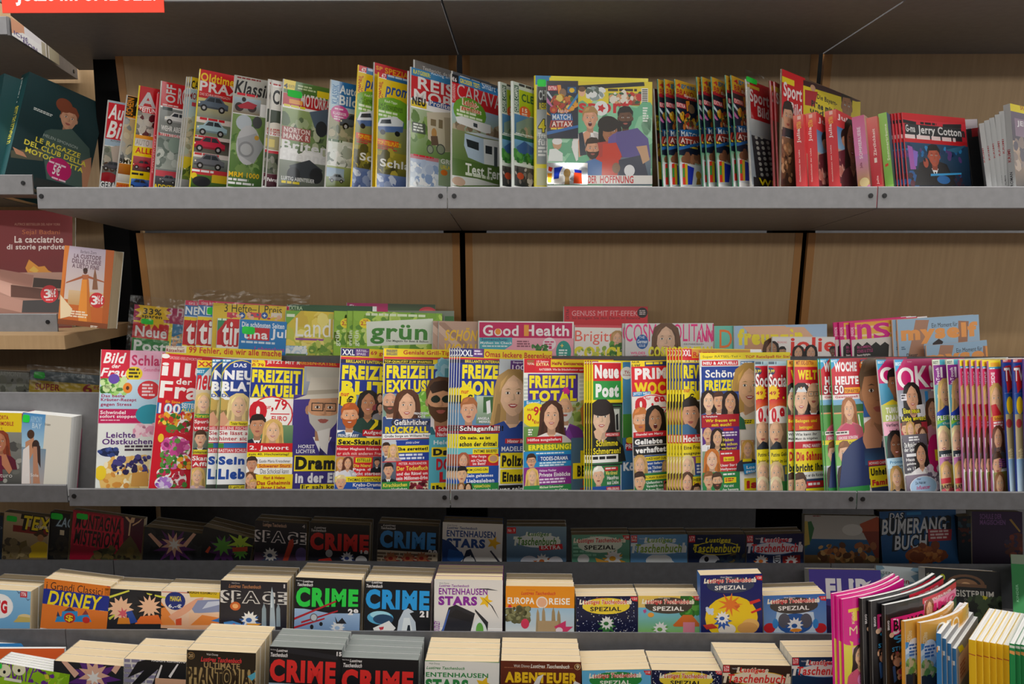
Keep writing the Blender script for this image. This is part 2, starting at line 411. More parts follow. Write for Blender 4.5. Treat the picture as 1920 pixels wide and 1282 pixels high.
def item(label, view, TL, BL, art='', name='magazine', cat='magazine', fr='FM', W=.215, TR=None, s=.014, yaw=22, TE=None,
         lean=0, t=.0026, bg='w', spine=None, sx=None, group=None, fan=None, fandesc=None, back=0, pages='w', sticker=None,
         gloss=None, spine_art=None, bend=None, nb=8, sleeve=None, square=False, extra=None, H=None, jit=0.0, fanz=True, mode=None):
    ox, oy, k = view; px = lambda p: (ox + p[0] / k, oy + p[1] / k)
    tl, bl = px(TL), px(BL); te = px(TE) if TE else None
    B, u, v, n, H, ln, yw, roll = place(fr, tl, bl, s, yaw, lean, te, H, 66, W, mode)
    if TR is not None:
        xr = ox + TR / k; W = float(newton(lambda q: np.array([proj(B + H * v + q[0] * u)[0] - xr]), [W])[0])
    if sx is not None:
        xs = ox + sx / k; t = float(newton(lambda q: np.array([proj(B + H * v - q[0] * n)[0] - xs]), [t])[0])
    REPORT.append((label[:40], round(yw), round(H, 3), round(W, 3), round(t, 4), 'lean', round(ln, 1), 'roll', round(math.degrees(roll), 1)))
    bf = (lambda q, a=bend: a * 0) if bend is None else None
    bfun = None
    if bend is not None:
        bfun = (lambda q, a=bend: a[0] * q * q + a[1] * math.sin(math.pi * min(1, q * 1.0)))
    pr = Print(W, H, bfun, nb, u0=0.0 if (square or t > .012) else t / 2)
    pr.rect(0, 0, W, H, bg)
    def inv(x, y):
        p = hit(x, y, B, n) - B; return float(p @ u), float(p @ v)
    if art: draw(pr, art, view, inv)
    # spine, back cover
    r = 0.0 if (square or t > .012) else t / 2; sp = lin(spine or ('bcbcb8' if bg == 'w' else bg)); prof = [(W, -.0003)] if False else []
    segs = [(r, 0.0)] if r else []
    if r:
        for i in range(1, 6): a = math.pi * i / 6; segs.append((r - r * math.sin(a), -t / 2 + t / 2 * math.cos(a)))
        segs.append((r, -t))
    else: segs = [(0.0, 0.0), (0.0, -t)]
    V, F, C = pr.V, pr.F, pr.C
    if r:
        pass
    zb = (lambda x: bfun(x / W)) if bfun else (lambda x: 0.0)
    for a, b in zip(segs, segs[1:]):
        m = len(V); V += [(a[0], 0, a[1]), (a[0], H, a[1]), (b[0], H, b[1]), (b[0], 0, b[1])]; F.append([m, m + 1, m + 2, m + 3]); C.append(sp)
    nn = nb if bfun else 1; bgl = shade(lin(spine or bg), .9)
    for i in range(nn):
        a, b = r + (W - r) * i / nn, r + (W - r) * (i + 1) / nn; m = len(V)
        V += [(a, 0, zb(a) - t), (a, H, zb(a) - t), (b, H, zb(b) - t), (b, 0, zb(b) - t)]; F.append([m, m + 1, m + 2, m + 3]); C.append(bgl)
    if spine_art:
        ps = Print(t, H); sB = B - t * n
        def inv2(x, y):
            p = hit(x, y, B, -u) - sB; return float(p @ n), float(p @ v)
        draw(ps, spine_art, view, inv2); m = len(V)
        V += [(-q[2] - 2e-5, q[1], q[0] - t) for q in ps.V]; F += [[m + i for i in f] for f in ps.F]; C += ps.C
    root = empty(name, mw_of(B, u, v, n), label, cat, group)
    cov = mesh_obj('cover', V, F, gloss or (M_GLOSS if fr == 'FU' else M_PRINT if t < .012 else M_BOOK), root, C)
    # page block
    Vp, Fp = [], []; e = .0007
    for i in range(nn):
        a, b = max(r, .0008) + (W - .0012 - max(r, .0008)) * i / nn, max(r, .0008) + (W - .0012 - max(r, .0008)) * (i + 1) / nn; m = len(Vp)
        for x in (a, b):
            Vp += [(x, e, zb(x) - t + .0002), (x, H - e, zb(x) - t + .0002), (x, H - e, zb(x) - .0002), (x, e, zb(x) - .0002)]
        Fp += [[m + 1, m + 5, m + 6, m + 2], [m, m + 3, m + 7, m + 4], [m + 3, m + 2, m + 6, m + 7], [m, m + 4, m + 5, m + 1]]
        if i == 0: Fp.append([m, m + 1, m + 2, m + 3])
        if i == nn - 1: Fp.append([m + 4, m + 7, m + 6, m + 5])
    pg = mesh_obj('pages', Vp, Fp, PAGES[pages], root)
    kids = [cov, pg]
    if sticker:
        for q in (sticker if isinstance(sticker[0], (tuple, list)) else [sticker]):
            p0 = inv(*px((q[0], q[1]))); p1 = inv(*px((q[2], q[3]))); z = pr.z + .0004
            SV = []; ws, hs = p1[0] - p0[0], p0[1] - p1[1]; rr = random.Random(int(q[0]))
            for i in range(12):
                a = 2 * math.pi * i / 12; cx, sy = math.cos(a), math.sin(a)
                SV.append((p0[0] + ws / 2 + ws / 2 * math.copysign(abs(cx) ** .4, cx) * rr.uniform(.93, 1), p1[1] + hs / 2 + hs / 2 * math.copysign(abs(sy) ** .4, sy) * rr.uniform(.93, 1), z))
            SV += [(x, y, z - .0003) for x, y, z in SV]
            SF = [list(range(12))] + [[i, i + 12, (i + 1) % 12 + 12, (i + 1) % 12] for i in range(12)]
            st = mesh_obj('price_sticker', SV, SF, M_STICK, root); st['label'] = 'neon green price sticker'; kids.append(st)
    if sleeve:
        sl = sleeve; z = pr.z + .0012; N = 8; SV = []; SF = []
        x0, x1, y0, y1 = -sl, W + sl, -.0, H + sl * 2.2; R = random.Random(7)
        for j in range(N + 1):
            for i in range(N + 1): SV.append((x0 + (x1 - x0) * i / N, y0 + (y1 - y0) * j / N, z + R.uniform(0, .0012)))
        for j in range(N):
            for i in range(N): m = j * (N + 1) + i; SF.append([m, m + 1, m + N + 2, m + N + 1])
        so = mesh_obj('plastic_sleeve', SV, SF, M_PLASTIC, root); so['label'] = 'clear plastic sleeve'; kids.append(so)
    if extra: kids += extra(root, inv, px, W, H, pr)
    def dup(mw, lab):
        c = root.copy(); COL.objects.link(c); c.matrix_world = mw; c['label'] = lab
        if group: c['group'] = group
        for ch in kids:
            if ch.name.startswith('price_sticker'): continue
            d = ch.copy(); COL.objects.link(d); d.parent = c; d.matrix_parent_inverse = ch.matrix_parent_inverse.copy()
        return c
    fd = fandesc
    if not fd:
        ws = label.split(' ')[:7]
        while ws[-1].strip(',') in ('a', 'an', 'and', 'with', 'the', 'of', 'on', 'in', 'by', 'at', 'big', 'number'): ws.pop()
        fd = 'the ' + ' '.join(ws).strip(',') + {'FA': ', upper tier', 'FB': ', middle tier', 'FC': ', lowest tier'}.get(fr, '')
    for i, q in enumerate(fan or []):
        a, b = px(q[:2]), px(q[2:4])
        e1 = FR[fr][1]; B2 = B.copy()
        for _ in range(6):
            f0 = proj(B2 + H * v)[0]; f1 = proj(B2 + H * v + .001 * e1)[0]; B2 = B2 + e1 * (a[0] - f0) / (f1 - f0) * .001
        gap = (B - B2) @ n; need = (t + .0006) * (i + 1)      # copies stand parallel, each clear of the next
        if gap < need: B2 = B2 - n * (need - gap)
        if fanz:
            d = proj(B2 + H * v)[1] - a[1]; B2 = B2 + v * max(0.0, min(.012, d / 950.0))
        u2, v2, n2 = u, v, n
        dup(mw_of(B2, u2, v2, n2), f'{ORD[i + 1]} copy from the front of {fd}')
    rr = random.Random(len(label))
    for i in range(1, back + 1):
        B2 = B - n * (t + .0007) * i + u * rr.uniform(-jit, jit)
        dup(mw_of(B2, u, v, n), f'{ORD[i] if i > 1 else "first"} book behind {fd}')
    return root, (B, u, v, n, W, H, t)
# ------------------------------------------------------------------ the setting
V, F = box_geo(-6, -9, -0.02, 6, 1.0, 0); tag(mesh_obj('floor', V, F, M_FLOOR), kind='structure')
V, F = box_geo(-6, -9, CEIL, 6, 1.0, CEIL + .02); tag(mesh_obj('ceiling', V, F, M_CEIL), kind='structure')
V, F = box_geo(-6, .80, 0, 6, .84, CEIL); tag(mesh_obj('wall_back', V, F, M_METALD), kind='structure')

V, F = box_geo(-6, -3.45, 0, 6, -3.35, 1.86); tag(mesh_obj('aisle_light_blocker', V, F, M_METAL), kind='structure')   # unseen opposite shelf back, added and sized to block the low far light

BAYS = [(-.822, 0.0, 'left'), (0.0, .85, 'middle'), (.85, 1.70, 'right')]
def shelf(label, x0, x1, yl, zl, hl, tilt, depth, metal, bolts=(), group=None, name='metal_shelf', gap=.0012, skew=0.0):
    """sheet metal shelf: tilted board, front lip standing up at (yl, top zl), lip bolts"""
    root = empty(name, Matrix.Translation((x0, yl, ZO + zl - hl)), label, 'shelf', group)
    a = math.tan(math.radians(tilt)); w = x1 - x0; g = gap
    V = [(g, .004, .0025), (w - g, .004, .0025), (w - g - skew, depth, .0025 - a * depth), (g, depth, .0025 - a * depth)]
    V += [(x, y, z - .003) for x, y, z in V]
    F = [[0, 1, 2, 3], [4, 7, 6, 5], [0, 4, 5, 1], [1, 5, 6, 2], [2, 6, 7, 3], [3, 7, 4, 0]]
    mesh_obj('board', V, F, metal, root)
    b = .0018
    P = [(.004, 0), (.004, hl), (.0018, hl), (0, hl - b), (0, b * .6), (b, 0)]
    V = [(g, y, z) for y, z in P] + [(w - g, y, z) for y, z in P]; n = len(P)
    F = [list(range(n))[::-1], list(range(n, 2 * n))] + [[i, (i + 1) % n, n + (i + 1) % n, n + i] for i in range(n)]
    lip = mesh_obj('lip', V, F, metal, root)
    for bx in bolts:
        V, F = [], []; disc_geo((bx, .0003, hl * .58), (1, 0, 0), (0, 0, 1), (0, -1, 0), .0048, .0016, V, F)
        disc_geo((bx, -.0012, hl * .58 - .0006), (1, 0, 0), (0, 0, 1), (0, -1, 0), .0028, .0008, V, F, 8)
        mesh_obj('bolt', V, F, M_HOLE, root)
    return root
for x0, x1, nm in BAYS:
    w_ = x1 - x0
    bl = [.0135] if nm != 'left' else [.010]
    shelf(f'grey metal shelf of the {nm} bay, topmost of its three, seen from below', x0, x1, -.0765, .376, .045, 0.4, .415, M_METAL, [], 'metal shelves', gap=.0022)
    shelf({'left': 'grey metal shelf carrying the car, motorbike and camper magazines', 'middle': 'grey metal shelf carrying the football magazines and red romance paperbacks',
           'right': 'grey metal shelf carrying the crime booklets and grey-spined paperbacks'}[nm], x0, x1, 0, 0, .043, 5.4, .39, M_METAL, bl + [w_ - .0135], 'metal shelves')
    xm = {'left': (-.80, 0), 'middle': (0, .842), 'right': (.842, 1.70)}[nm]
    shelf({'left': "grey metal shelf carrying the left part of the women's weeklies", 'middle': "grey metal shelf carrying the middle part of the women's weeklies",
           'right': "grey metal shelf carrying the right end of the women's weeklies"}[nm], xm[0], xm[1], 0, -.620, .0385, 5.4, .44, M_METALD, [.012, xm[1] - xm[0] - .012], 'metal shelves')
def py(z): return .392 + (-.08 - z) * .13
def wood_panel(label, x0, x1, z0, z1, th=.012):
    root = empty('wooden_back_panel', Matrix.Translation((x0, py(z0), ZO + z0)), label, 'back panel', 'wooden back panels')
    w, h = x1 - x0, z1 - z0; dy = py(z1) - py(z0); e = .018
    def slab(nm, a, b, m, f):
        V = [(a, -f, 0), (b, -f, 0), (b, dy - f, h), (a, dy - f, h), (a, th, 0), (b, th, 0), (b, th + dy, h), (a, th + dy, h)]
        return mesh_obj(nm, V, [[0, 1, 2, 3], [4, 7, 6, 5], [0, 4, 5, 1], [1, 5, 6, 2], [2, 6, 7, 3], [3, 7, 4, 0]], m, root)
    slab('panel', e, w - e, M_WOOD, 0); slab('edge_band', 0, e, M_WOODE, .0008); slab('edge_band', w - e, w, M_WOODE, .0008)
for x0, x1, nm in BAYS:
    a = .007
    wood_panel(f'pale wooden back panel behind the upper shelf, {nm} bay', x0 + a, x1 - a, -.062, .332)
    wood_panel({'left': 'brown wooden back panel above the garden and knitting magazines', 'middle': 'brown wooden back panel above the health and fashion magazines',
                'right': 'brown wooden back panel above the pale blue fashion magazines'}[nm], x0 + a, x1 - a, -.69, -.086)
for x in (0, .85):
    V, F = box_geo(-.055, .04, 0, .055, .09, 2.2); o = mesh_obj('upright_post', V, F, M_BLACK); o.location = (x, .44, 0)
    tag(o, 'black steel upright in the gap between the %s back panels' % ('left and middle' if x == 0 else 'middle and right'), 'upright post', 'black uprights')
V, F = box_geo(-.032, 0, 0, .032, .06, 2.2); o = mesh_obj('upright_post', V, F, M_BLACK); o.location = (-.868, .40, 0)
tag(o, 'black steel upright at the left end of the wooden panels', 'upright post', 'black uprights')

# grey divider that holds up the back row of weeklies
root = empty('shelf_divider', Matrix.Translation((-.79, .188, ZO - .67)), 'grey metal divider behind the front row, seen right of the pale blue magazines', 'shelf divider')
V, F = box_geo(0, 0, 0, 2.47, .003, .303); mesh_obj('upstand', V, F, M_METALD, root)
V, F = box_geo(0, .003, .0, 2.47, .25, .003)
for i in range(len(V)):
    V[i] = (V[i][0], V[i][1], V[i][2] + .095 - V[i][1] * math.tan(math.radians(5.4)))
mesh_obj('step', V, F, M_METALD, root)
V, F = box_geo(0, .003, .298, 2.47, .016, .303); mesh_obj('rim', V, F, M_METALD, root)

# stepped shelves below
def zat(px, pyx, y): return at_y(px, pyx, y)[2] - ZO
zA, zA2 = zat(960, 1054, .16), zat(960, 1082, .16); zB, zB2 = zat(960, 1185, -.045), zat(960, 1215, -.045)
zC = zat(960, 1300, -.19)
for (yl, z1, z2, base, nm, dep) in ((.16, zA, zA2, FR['FA'], 'highest', .24), (-.045, zB, zB2, FR['FB'], 'middle', .14), (-.19, zC, zC - .03, FR['FC'], 'lowest', .14)):
    for x0, x1, side in ((-1.75, -.80, 'left corner'), (-.80, .86 if nm != 'lowest' else .735, 'long centre'), (.86 if nm != 'lowest' else .735, 1.75, 'right end')):
        if nm == 'lowest' and side == 'right end': yl, base, dep = -.29, FR['FD'], .19
        root = empty('comic_step', Matrix.Translation((x0, yl, ZO + z2)), f'dark grey metal step for comics, {nm} of the tiers, {side} piece', 'shelf step', 'stepped comic shelves')
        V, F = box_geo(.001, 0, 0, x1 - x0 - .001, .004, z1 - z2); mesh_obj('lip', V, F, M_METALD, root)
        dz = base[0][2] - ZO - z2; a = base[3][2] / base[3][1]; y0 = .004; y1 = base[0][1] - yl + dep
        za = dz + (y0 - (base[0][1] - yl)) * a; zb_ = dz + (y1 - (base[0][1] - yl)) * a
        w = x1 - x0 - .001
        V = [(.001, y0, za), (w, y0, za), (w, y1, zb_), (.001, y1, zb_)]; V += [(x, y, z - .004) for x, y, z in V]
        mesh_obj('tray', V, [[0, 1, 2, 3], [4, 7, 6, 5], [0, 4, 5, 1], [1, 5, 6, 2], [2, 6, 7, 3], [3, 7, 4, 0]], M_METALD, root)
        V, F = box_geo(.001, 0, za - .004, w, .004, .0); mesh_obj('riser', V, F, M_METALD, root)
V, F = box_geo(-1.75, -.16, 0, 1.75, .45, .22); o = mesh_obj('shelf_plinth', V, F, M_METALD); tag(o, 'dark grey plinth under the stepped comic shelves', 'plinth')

# left neighbour unit
def left_shelf(label, p0, p1, y, dep, hl_px, bolt=True, metal=M_METAL, x0=-1.75):
    a = at_y(p1[0], p1[1], y); b = at_y(p1[0], p1[1] + hl_px, y)
    return shelf(label, x0, a[0], y, a[2] - ZO, a[2] - b[2], 0.5, dep, metal, [a[0] - x0 - .022] if bolt else [], 'shelves of the corner unit')
left_shelf('grey metal shelf of the corner unit under the tilted teal book', (0, 330), (61, 327), .16, .5, 38)
left_shelf('grey metal shelf of the corner unit under the red novel', (0, 589), (107, 588), .16, .5, 37)
V, F = box_geo(-1.75, .64, 0, -.915, .655, 2.2); o = mesh_obj('wooden_back_panel', V, F, M_WOOD); tag(o, 'brown wooden back panel deep inside the corner unit', 'back panel')
# top shelf of the corner unit with its side flange running back
a = at_y(12, 30, .16); b = at_y(12, 65, .16)
r_ = shelf('grey metal shelf of the corner unit, just below the red sign', -1.75, a[0], .16, a[2] - ZO, a[2] - b[2], 0.0, .47, M_METAL, [], 'shelves of the corner unit', skew=.107)
h_ = a[2] - b[2]; x_ = a[0] + 1.75
V = [(x_ + .001, .004, 0), (x_ - .109, .47, 0), (x_ - .109, .47, h_), (x_ + .001, .004, h_)]; V += [(x - .003, y, z) for x, y, z in V]
fl = mesh_obj('side_flange', V, [[0, 1, 2, 3], [4, 7, 6, 5], [0, 4, 5, 1], [1, 5, 6, 2], [2, 6, 7, 3], [3, 7, 4, 0]], M_METAL, r_)
V, F = [], []; disc_geo((x_ - .1005, .435, h_ * .35), (-.22, .975, 0), (0, 0, 1), (.975, .22, 0), .005, .002, V, F); mesh_obj('bolt', V, F, M_HOLE, r_)
# price strip with cropped lettering clipped on that flange
N_ = np.array([.976, .219, 0]); D_ = np.array([-.219, .976, 0]); O_ = np.array([a[0] + .004, .168, b[2] + .0005])
L_ = .30; pr = Print(L_, h_ - .001)
def inv_f(x, y):
    p = hit(x, y, O_, N_) - O_; return float(p @ D_), float(p[2])
draw(pr, """
R 0 100 800 800 f1eef2
R 60 180 260 360 e8a987
G w 60 360 250 360 480 520 480 700 200 600
T 150 318 300 372 5a4a8e ICHÉ
T 250 430 400 480 5a4a8e NON
R 450 450 500 700 b9b29c
R 500 450 530 720 8d8874
R 530 480 680 800 aaa48c
""", (0, 0, 5.828), inv_f)
o = empty('shelf_edge_strip', Matrix(((D_[0], 0, N_[0], O_[0]), (D_[1], 0, N_[1], O_[1]), (0, 1, 0, O_[2]), (0, 0, 0, 1))), 'white printed strip with cropped purple letters on the shelf flange under the sign', 'shelf strip')
m = len(pr.V); V = pr.V + [(0, 0, 0), (L_, 0, 0), (L_, h_ - .001, 0), (0, h_ - .001, 0)]
mesh_obj('strip', V, pr.F + [[m, m + 3, m + 2, m + 1]], M_PRINT, o, pr.C + [lin('w')])

# red sign on the top shelf lip
a = at_y(5, 24, -.078); b = at_y(308, 20, -.078); Ws, Hs = b[0] - a[0], .062; O_ = np.array([a[0], -.0785, a[2] - .0005])
pr = Print(Ws, Hs); pr.rect(0, 0, Ws, Hs, 'f23c1c')
pr.text('Jetzt im SPIEGEL!', .026, .0125, Ws - .014, .050, 'w', off=.03)
o = empty('shelf_sign', Matrix(((1, 0, 0, O_[0]), (0, 0, -1, O_[1]), (0, 1, 0, O_[2]), (0, 0, 0, 1))), 'orange-red sign with bold white lettering on the top shelf edge', 'sign')
V = pr.V; m = len(V); V += [(0, 0, 0), (Ws, 0, 0), (Ws, Hs, 0), (0, Hs, 0), (0, 0, -.0015), (Ws, 0, -.0015), (Ws, Hs, -.0015), (0, Hs, -.0015)]
bx = [[m + i for i in f] for f in ((4, 7, 6, 5), (0, 4, 5, 1), (1, 5, 6, 2), (2, 6, 7, 3), (3, 7, 4, 0))]
mesh_obj('panel', V, pr.F + bx, M_PRINT, o, pr.C + [lin('f23c1c')] * 5)
# ------------------------------------------------------------------ magazines and books, read shelf by shelf
V1 = (0, 0, 2.981); V2 = (180, 100, 4.0); V3 = (600, 100, 4.0); V4 = (980, 100, 4.0); V5 = (1340, 100, 3.3103); V6 = (0, 380, 2.21); V7 = (170, 540, 3.205)
V8 = (520, 560, 3.375); V9 = (830, 560, 3.375); V10 = (1140, 560, 3.3737); V11 = (1440, 580, 3.5604)
V12 = (0, 930, 3.6417); V13 = (400, 930, 3.6417); V14 = (800, 930, 3.6417); V15 = (1160, 930, 3.6417); V16 = (1480, 930, 3.6409); VL = (0, 560, 3.465)
U = dict(fr='FU', W=.21, t=.004, group='motoring and travel magazines on the upper shelf')
item('car magazine with red logo on pale blue, leftmost beside the teal book', V2, (90, 350), (22, 1020), """
R 60 340 300 690 a9c4d8
R 95 365 300 640 r
I 100 375 290 490 w Auto
I 90 500 290 630 w Bild
N 110 645 240 660 d AUTOMAGAZIN
D 20 690 300 1020 8d9488 3b4048
K 60 690 300 800 14 9aa58c,b8b0a0,6b7466 14
G c9b9ac 110 700 200 690 160 860 130 860
T 55 810 190 880 d GUT
C 120 850 150 50505a
E 90 930 70 40 R
T 35 955 200 1005 w GERADE
""", yaw=42, s=.03, **U)
item('orange car magazine with black sideways lettering, second from the left', V2, (232, 312), (140, 1020), """
R 100 300 420 480 f39a26
R 232 315 290 470 2a1c10
V 240 330 282 460 f39a26 SCHEIN
R 295 330 420 470 1d1d1f
T 300 350 410 400 h AUTO
D 120 480 420 780 d6b98a b9bcc0
K 190 500 420 780 18 b5b9bd,8b96a0,d8cdb8,6a7078 16
T 175 785 300 820 k BMW
D 130 820 420 900 d7852a a85a18
D 130 900 420 960 f0f0f0 c9c9cc
R 130 965 420 1020 e88a2c
T 150 975 260 1005 r DIESEL
""", yaw=45, s=.026, **U)
item('car magazine with silver initial on red and a yellow headline band', V2, (325, 240), (248, 1020), """
R 230 230 560 390 c4101c
T 330 280 460 400 c8c8cc A
T 465 290 540 400 c8c8cc UT
R 240 392 560 435 d41c28
T 320 398 480 432 w ZEITUNG
D 240 435 560 600 a9a49c d8d6d0
K 290 440 500 600 16 8d8a84,5a1420,c9c4ba,6e6b68 14
R 240 605 560 632 f0a020
D 240 632 560 690 d9d7d2 e9e6e0
T 300 640 400 685 b0aca4 AUTO
R 240 690 560 765 y
T 298 700 430 745 r ALLE
D 240 765 560 880 c9555f 33333a
C 350 840 150 b8283c
R 240 875 560 935 f4d800
L 260 890 370 915 1 k
D 240 935 560 1020 5f8ed0 1c2f66
C 320 985 170 2b62b8
""", yaw=46, s=.022, spine='e8d21e', **U)
item('thin magazine showing only its pinkish red spine edge among the car magazines', V2, (462, 300), (398, 1020), "R 300 200 700 1100 d8343f\nV 420 600 440 900 f4c4c8 SONDERHEFT", yaw=50, s=.022, spine='e35a63', **U)
item('off-road magazine with sideways white letters on red and a white jeep', V2, (490, 205), (430, 1010), """
R 420 190 760 390 d2141f
V 530 230 600 365 d6d6d8 OFF
T 620 260 760 380 d8d8da ROAD
L 500 375 640 392 1 f0d0d0
R 420 400 760 1020 8c918f
R 500 395 575 420 3a4a4a
C 610 500 190 eef0f0
T 490 535 650 575 w WEHR ABER
R 420 590 760 610 d8343f
T 480 592 640 612 w TESTSIEGER
D 420 612 760 860 8e9894 b9c2ba
K 470 620 640 840 16 7e8b84,a8b3ac,6b7a72,cfd6cf 16
E 590 690 50 60 93a89c
R 420 870 760 915 e04858
D 420 915 760 1020 4c4c54 2a2a30
C 540 950 130 70757c
T 430 975 640 1010 y ADDITION
""", yaw=47, s=.02, **U)
item('pale blue camper magazine with yellow head, front of a narrow fan', V2, (715, 175), (628, 1005), """
R 550 150 1000 260 f0cf2a
R 550 140 1000 175 7fa8cf
T 720 200 820 265 2a2a2a CARA
R 550 265 1000 345 b8d4e6
T 700 290 800 340 R MOBIL
D 550 345 1000 480 a9cde2 c4dbe4
R 720 365 750 395 d0405a
D 550 480 1000 780 cdc8b8 b6b29c
K 630 480 800 780 22 c9c0aa,9fa08c,b9c6bd,dcd6c4 14
D 550 770 1000 860 e8d23a d9c830
K 600 850 780 940 20 5f7a3a,8a9a3c,3f5a2a 12
D 550 940 1000 1010 9a9aa8 77808a
""", yaw=50, s=.02, fan=[(700, 190, 612, 1005), (688, 205, 596, 1005)], fandesc='the pale blue camper magazines with yellow heads', **U)
item('classic car magazine with yellow and white title on red and four stacked cars', V2, (780, 115), (700, 1005), """
R 690 100 1200 330 d0121c
T 790 140 1075 205 f5cf1e Oldtimer
T 782 200 1180 280 e9e4e2 PRAXIS
R 690 290 1200 325 c01018
N 780 290 1010 310 f0d0cc DAS SCHRAUBERMAGAZIN
R 690 330 1200 1010 c9c9a8
D 700 325 1030 470 d8cc84 8d968c
C 880 390 230 5a6a7c
R 700 470 1030 510 f1e6e0
L 780 475 990 505 1 r
R 700 510 1030 610 7d8a74
C 870 570 230 a9cbd8
R 700 605 1030 632 e8dcd8
L 740 608 960 630 1 d8343f
D 700 632 1030 740 40302c 6a6a60
C 850 690 240 d01c44
R 700 735 1030 770 f0e8e4
L 740 740 960 765 1 d8343f
D 700 770 1030 860 9aa49c 5e6660
C 850 820 230 71757e
R 700 858 1030 900 d8343f
L 715 864 940 890 1 w
D 700 900 1030 1010 5c8a2c 2c4a1c
R 870 910 1030 970 e8c41c
E 735 915 22 24 f0d020
E 790 960 70 40 26262c
""", yaw=40, TE=(1020, 165), s=.016, spine='e8d21e', **U)
item('classic motorbike magazine with black title on grey and a green silver engine cover', V2, (1040, 160), (980, 1000), """
R 970 140 1400 350 b9b8b0
L 1060 172 1250 190 1 8a2020
W 1045 195 1330 300 141414 b9b8b0 Klassik
L 1060 290 1240 320 1 r
D 1000 320 1235 440 a9c0d0 8a7a60
R 1030 440 1240 446 e0e0e0
E 1075 400 34 34 3a2a28
E 1170 410 34 34 3a2a28
G b02838 1060 390 1140 360 1210 390 1180 420 1080 410
E 1110 345 16 18 2a2420
D 980 446 1400 1000 7d9a5a 3f6a2c
K 1000 460 1240 880 20 6f8f4a,88a864,4f7a34 16
E 1110 520 60 60 b9c3cc
E 1210 520 36 46 4a4c50
E 1140 690 90 150 c2c4c8
G a8abb0 1060 640 1200 600 1260 700 1180 830 1070 760
E 1125 720 60 60 8d9094
E 1125 720 44 44 b5b8bb
E 1205 635 18 18 c99a3a
T 995 880 1225 920 f2c41a MRM 1000
L 990 930 1190 985 2 f0f0f0
""", yaw=40, TE=(1300, 208), s=.016, **U)
item('motorbike classics magazine with black initial on white, front of two', V2, (1318, 200), (1268, 1000), """
R 1250 190 1600 230 e9e6e2
L 1330 225 1390 245 1 c04040
R 1250 245 1600 420 e6e4de
T 1330 270 1420 380 141414 CL
R 1250 420 1600 540 4a5548
E 1350 560 70 40 e9e3d8
T 1300 560 1400 610 c03030 10 SEITEN
R 1250 615 1600 720 b9b28c
R 1290 640 1340 700 e8d884
R 1250 725 1600 745 d83848
R 1250 745 1600 900 55604e
K 1280 750 1390 900 12 3a4038,79806c,9a9a90 12
D 1250 900 1600 1000 5a2030 3a1420
T 1285 930 1390 965 w Fahrspaß
""", yaw=40, s=.018, fan=[(1293, 192, 1230, 1000)], fandesc='the white motorbike classics magazines', **U)
item('motorbike magazine with green sticker over a red and yellow title', V2, (1405, 190), (1358, 1000), """
R 1340 180 1800 290 4f7a2c
G f4d81a 1400 190 1500 210 1490 280 1400 260
T 1408 220 1440 258 1c1c1c 4
N 1445 232 1490 255 1c1c1c NEUHEITEN
L 1515 235 1650 275 2 c9d8a8
R 1660 280 1800 330 f4d81a
R 1340 290 1800 380 c41420
T 1540 300 1790 395 ece6e0 MOTORRAD
R 1450 340 1550 372 f4a01a
L 1410 375 1600 430 2 f0e01c
D 1340 400 1800 700 9ab070 6f8a54
K 1380 440 1740 700 26 7d9a58,a9b98c,5a6f48,c9cfae 18
G 5a6c80 1600 440 1740 420 1740 620 1640 560
E 1690 570 44 60 2a2e34
R 1395 540 1610 640 b05a58
T 1410 546 1605 585 f4e4e0 NORTON
T 1405 590 1600 632 f4e4e0 MANX R
T 1395 640 1790 715 f4f4f4 Briten-
T 1385 705 1790 800 f4f4f4 Brenner
D 1340 790 1800 1000 8e9684 5b6158
G 3b4148 1450 840 1600 800 1700 880 1650 940 1470 930
E 1480 910 50 60 26282c
E 1650 920 50 60 26282c
T 1390 915 1640 945 eeeeee LUFTIG ABENTEUER
L 1390 950 1560 980 1 f2d81a
""", yaw=43, s=.016, sticker=(1435, 265, 1545, 345), **U)
item('classic car magazine with pale blue head and pink round badge', V3, (80, 195), (35, 1000), """
D 20 180 500 420 8fb4d4 b6d0dc
V 95 225 140 375 2f78b0 KLASSIK
R 148 210 500 400 1f6fae
T 150 235 290 300 e4ecf0 Auto
T 148 310 280 385 e4ecf0 Bild
D 30 420 500 640 a89a78 97a07c
E 148 452 68 62 d04a98
T 98 432 200 455 f2d8e8 KLASSIKER
L 110 405 185 425 1 f2d8e8
L 105 465 190 500 2 f2d8e8
C 260 530 220 59626c
K 60 520 260 640 16 8f9474,b8b090,6f7860 14
D 30 640 500 830 dfe6dc cfd6cf
L 60 635 200 665 1 4a6a40
K 40 680 250 820 20 e6ece8,b4bfb4,8a958c,f2f4f2 18
D 30 835 500 1000 a9b97c 5f7038
D 30 850 180 920 9fb9d8 a9c0d0
C 125 940 120 8c96a0
""", yaw=43, s=.016, **U)
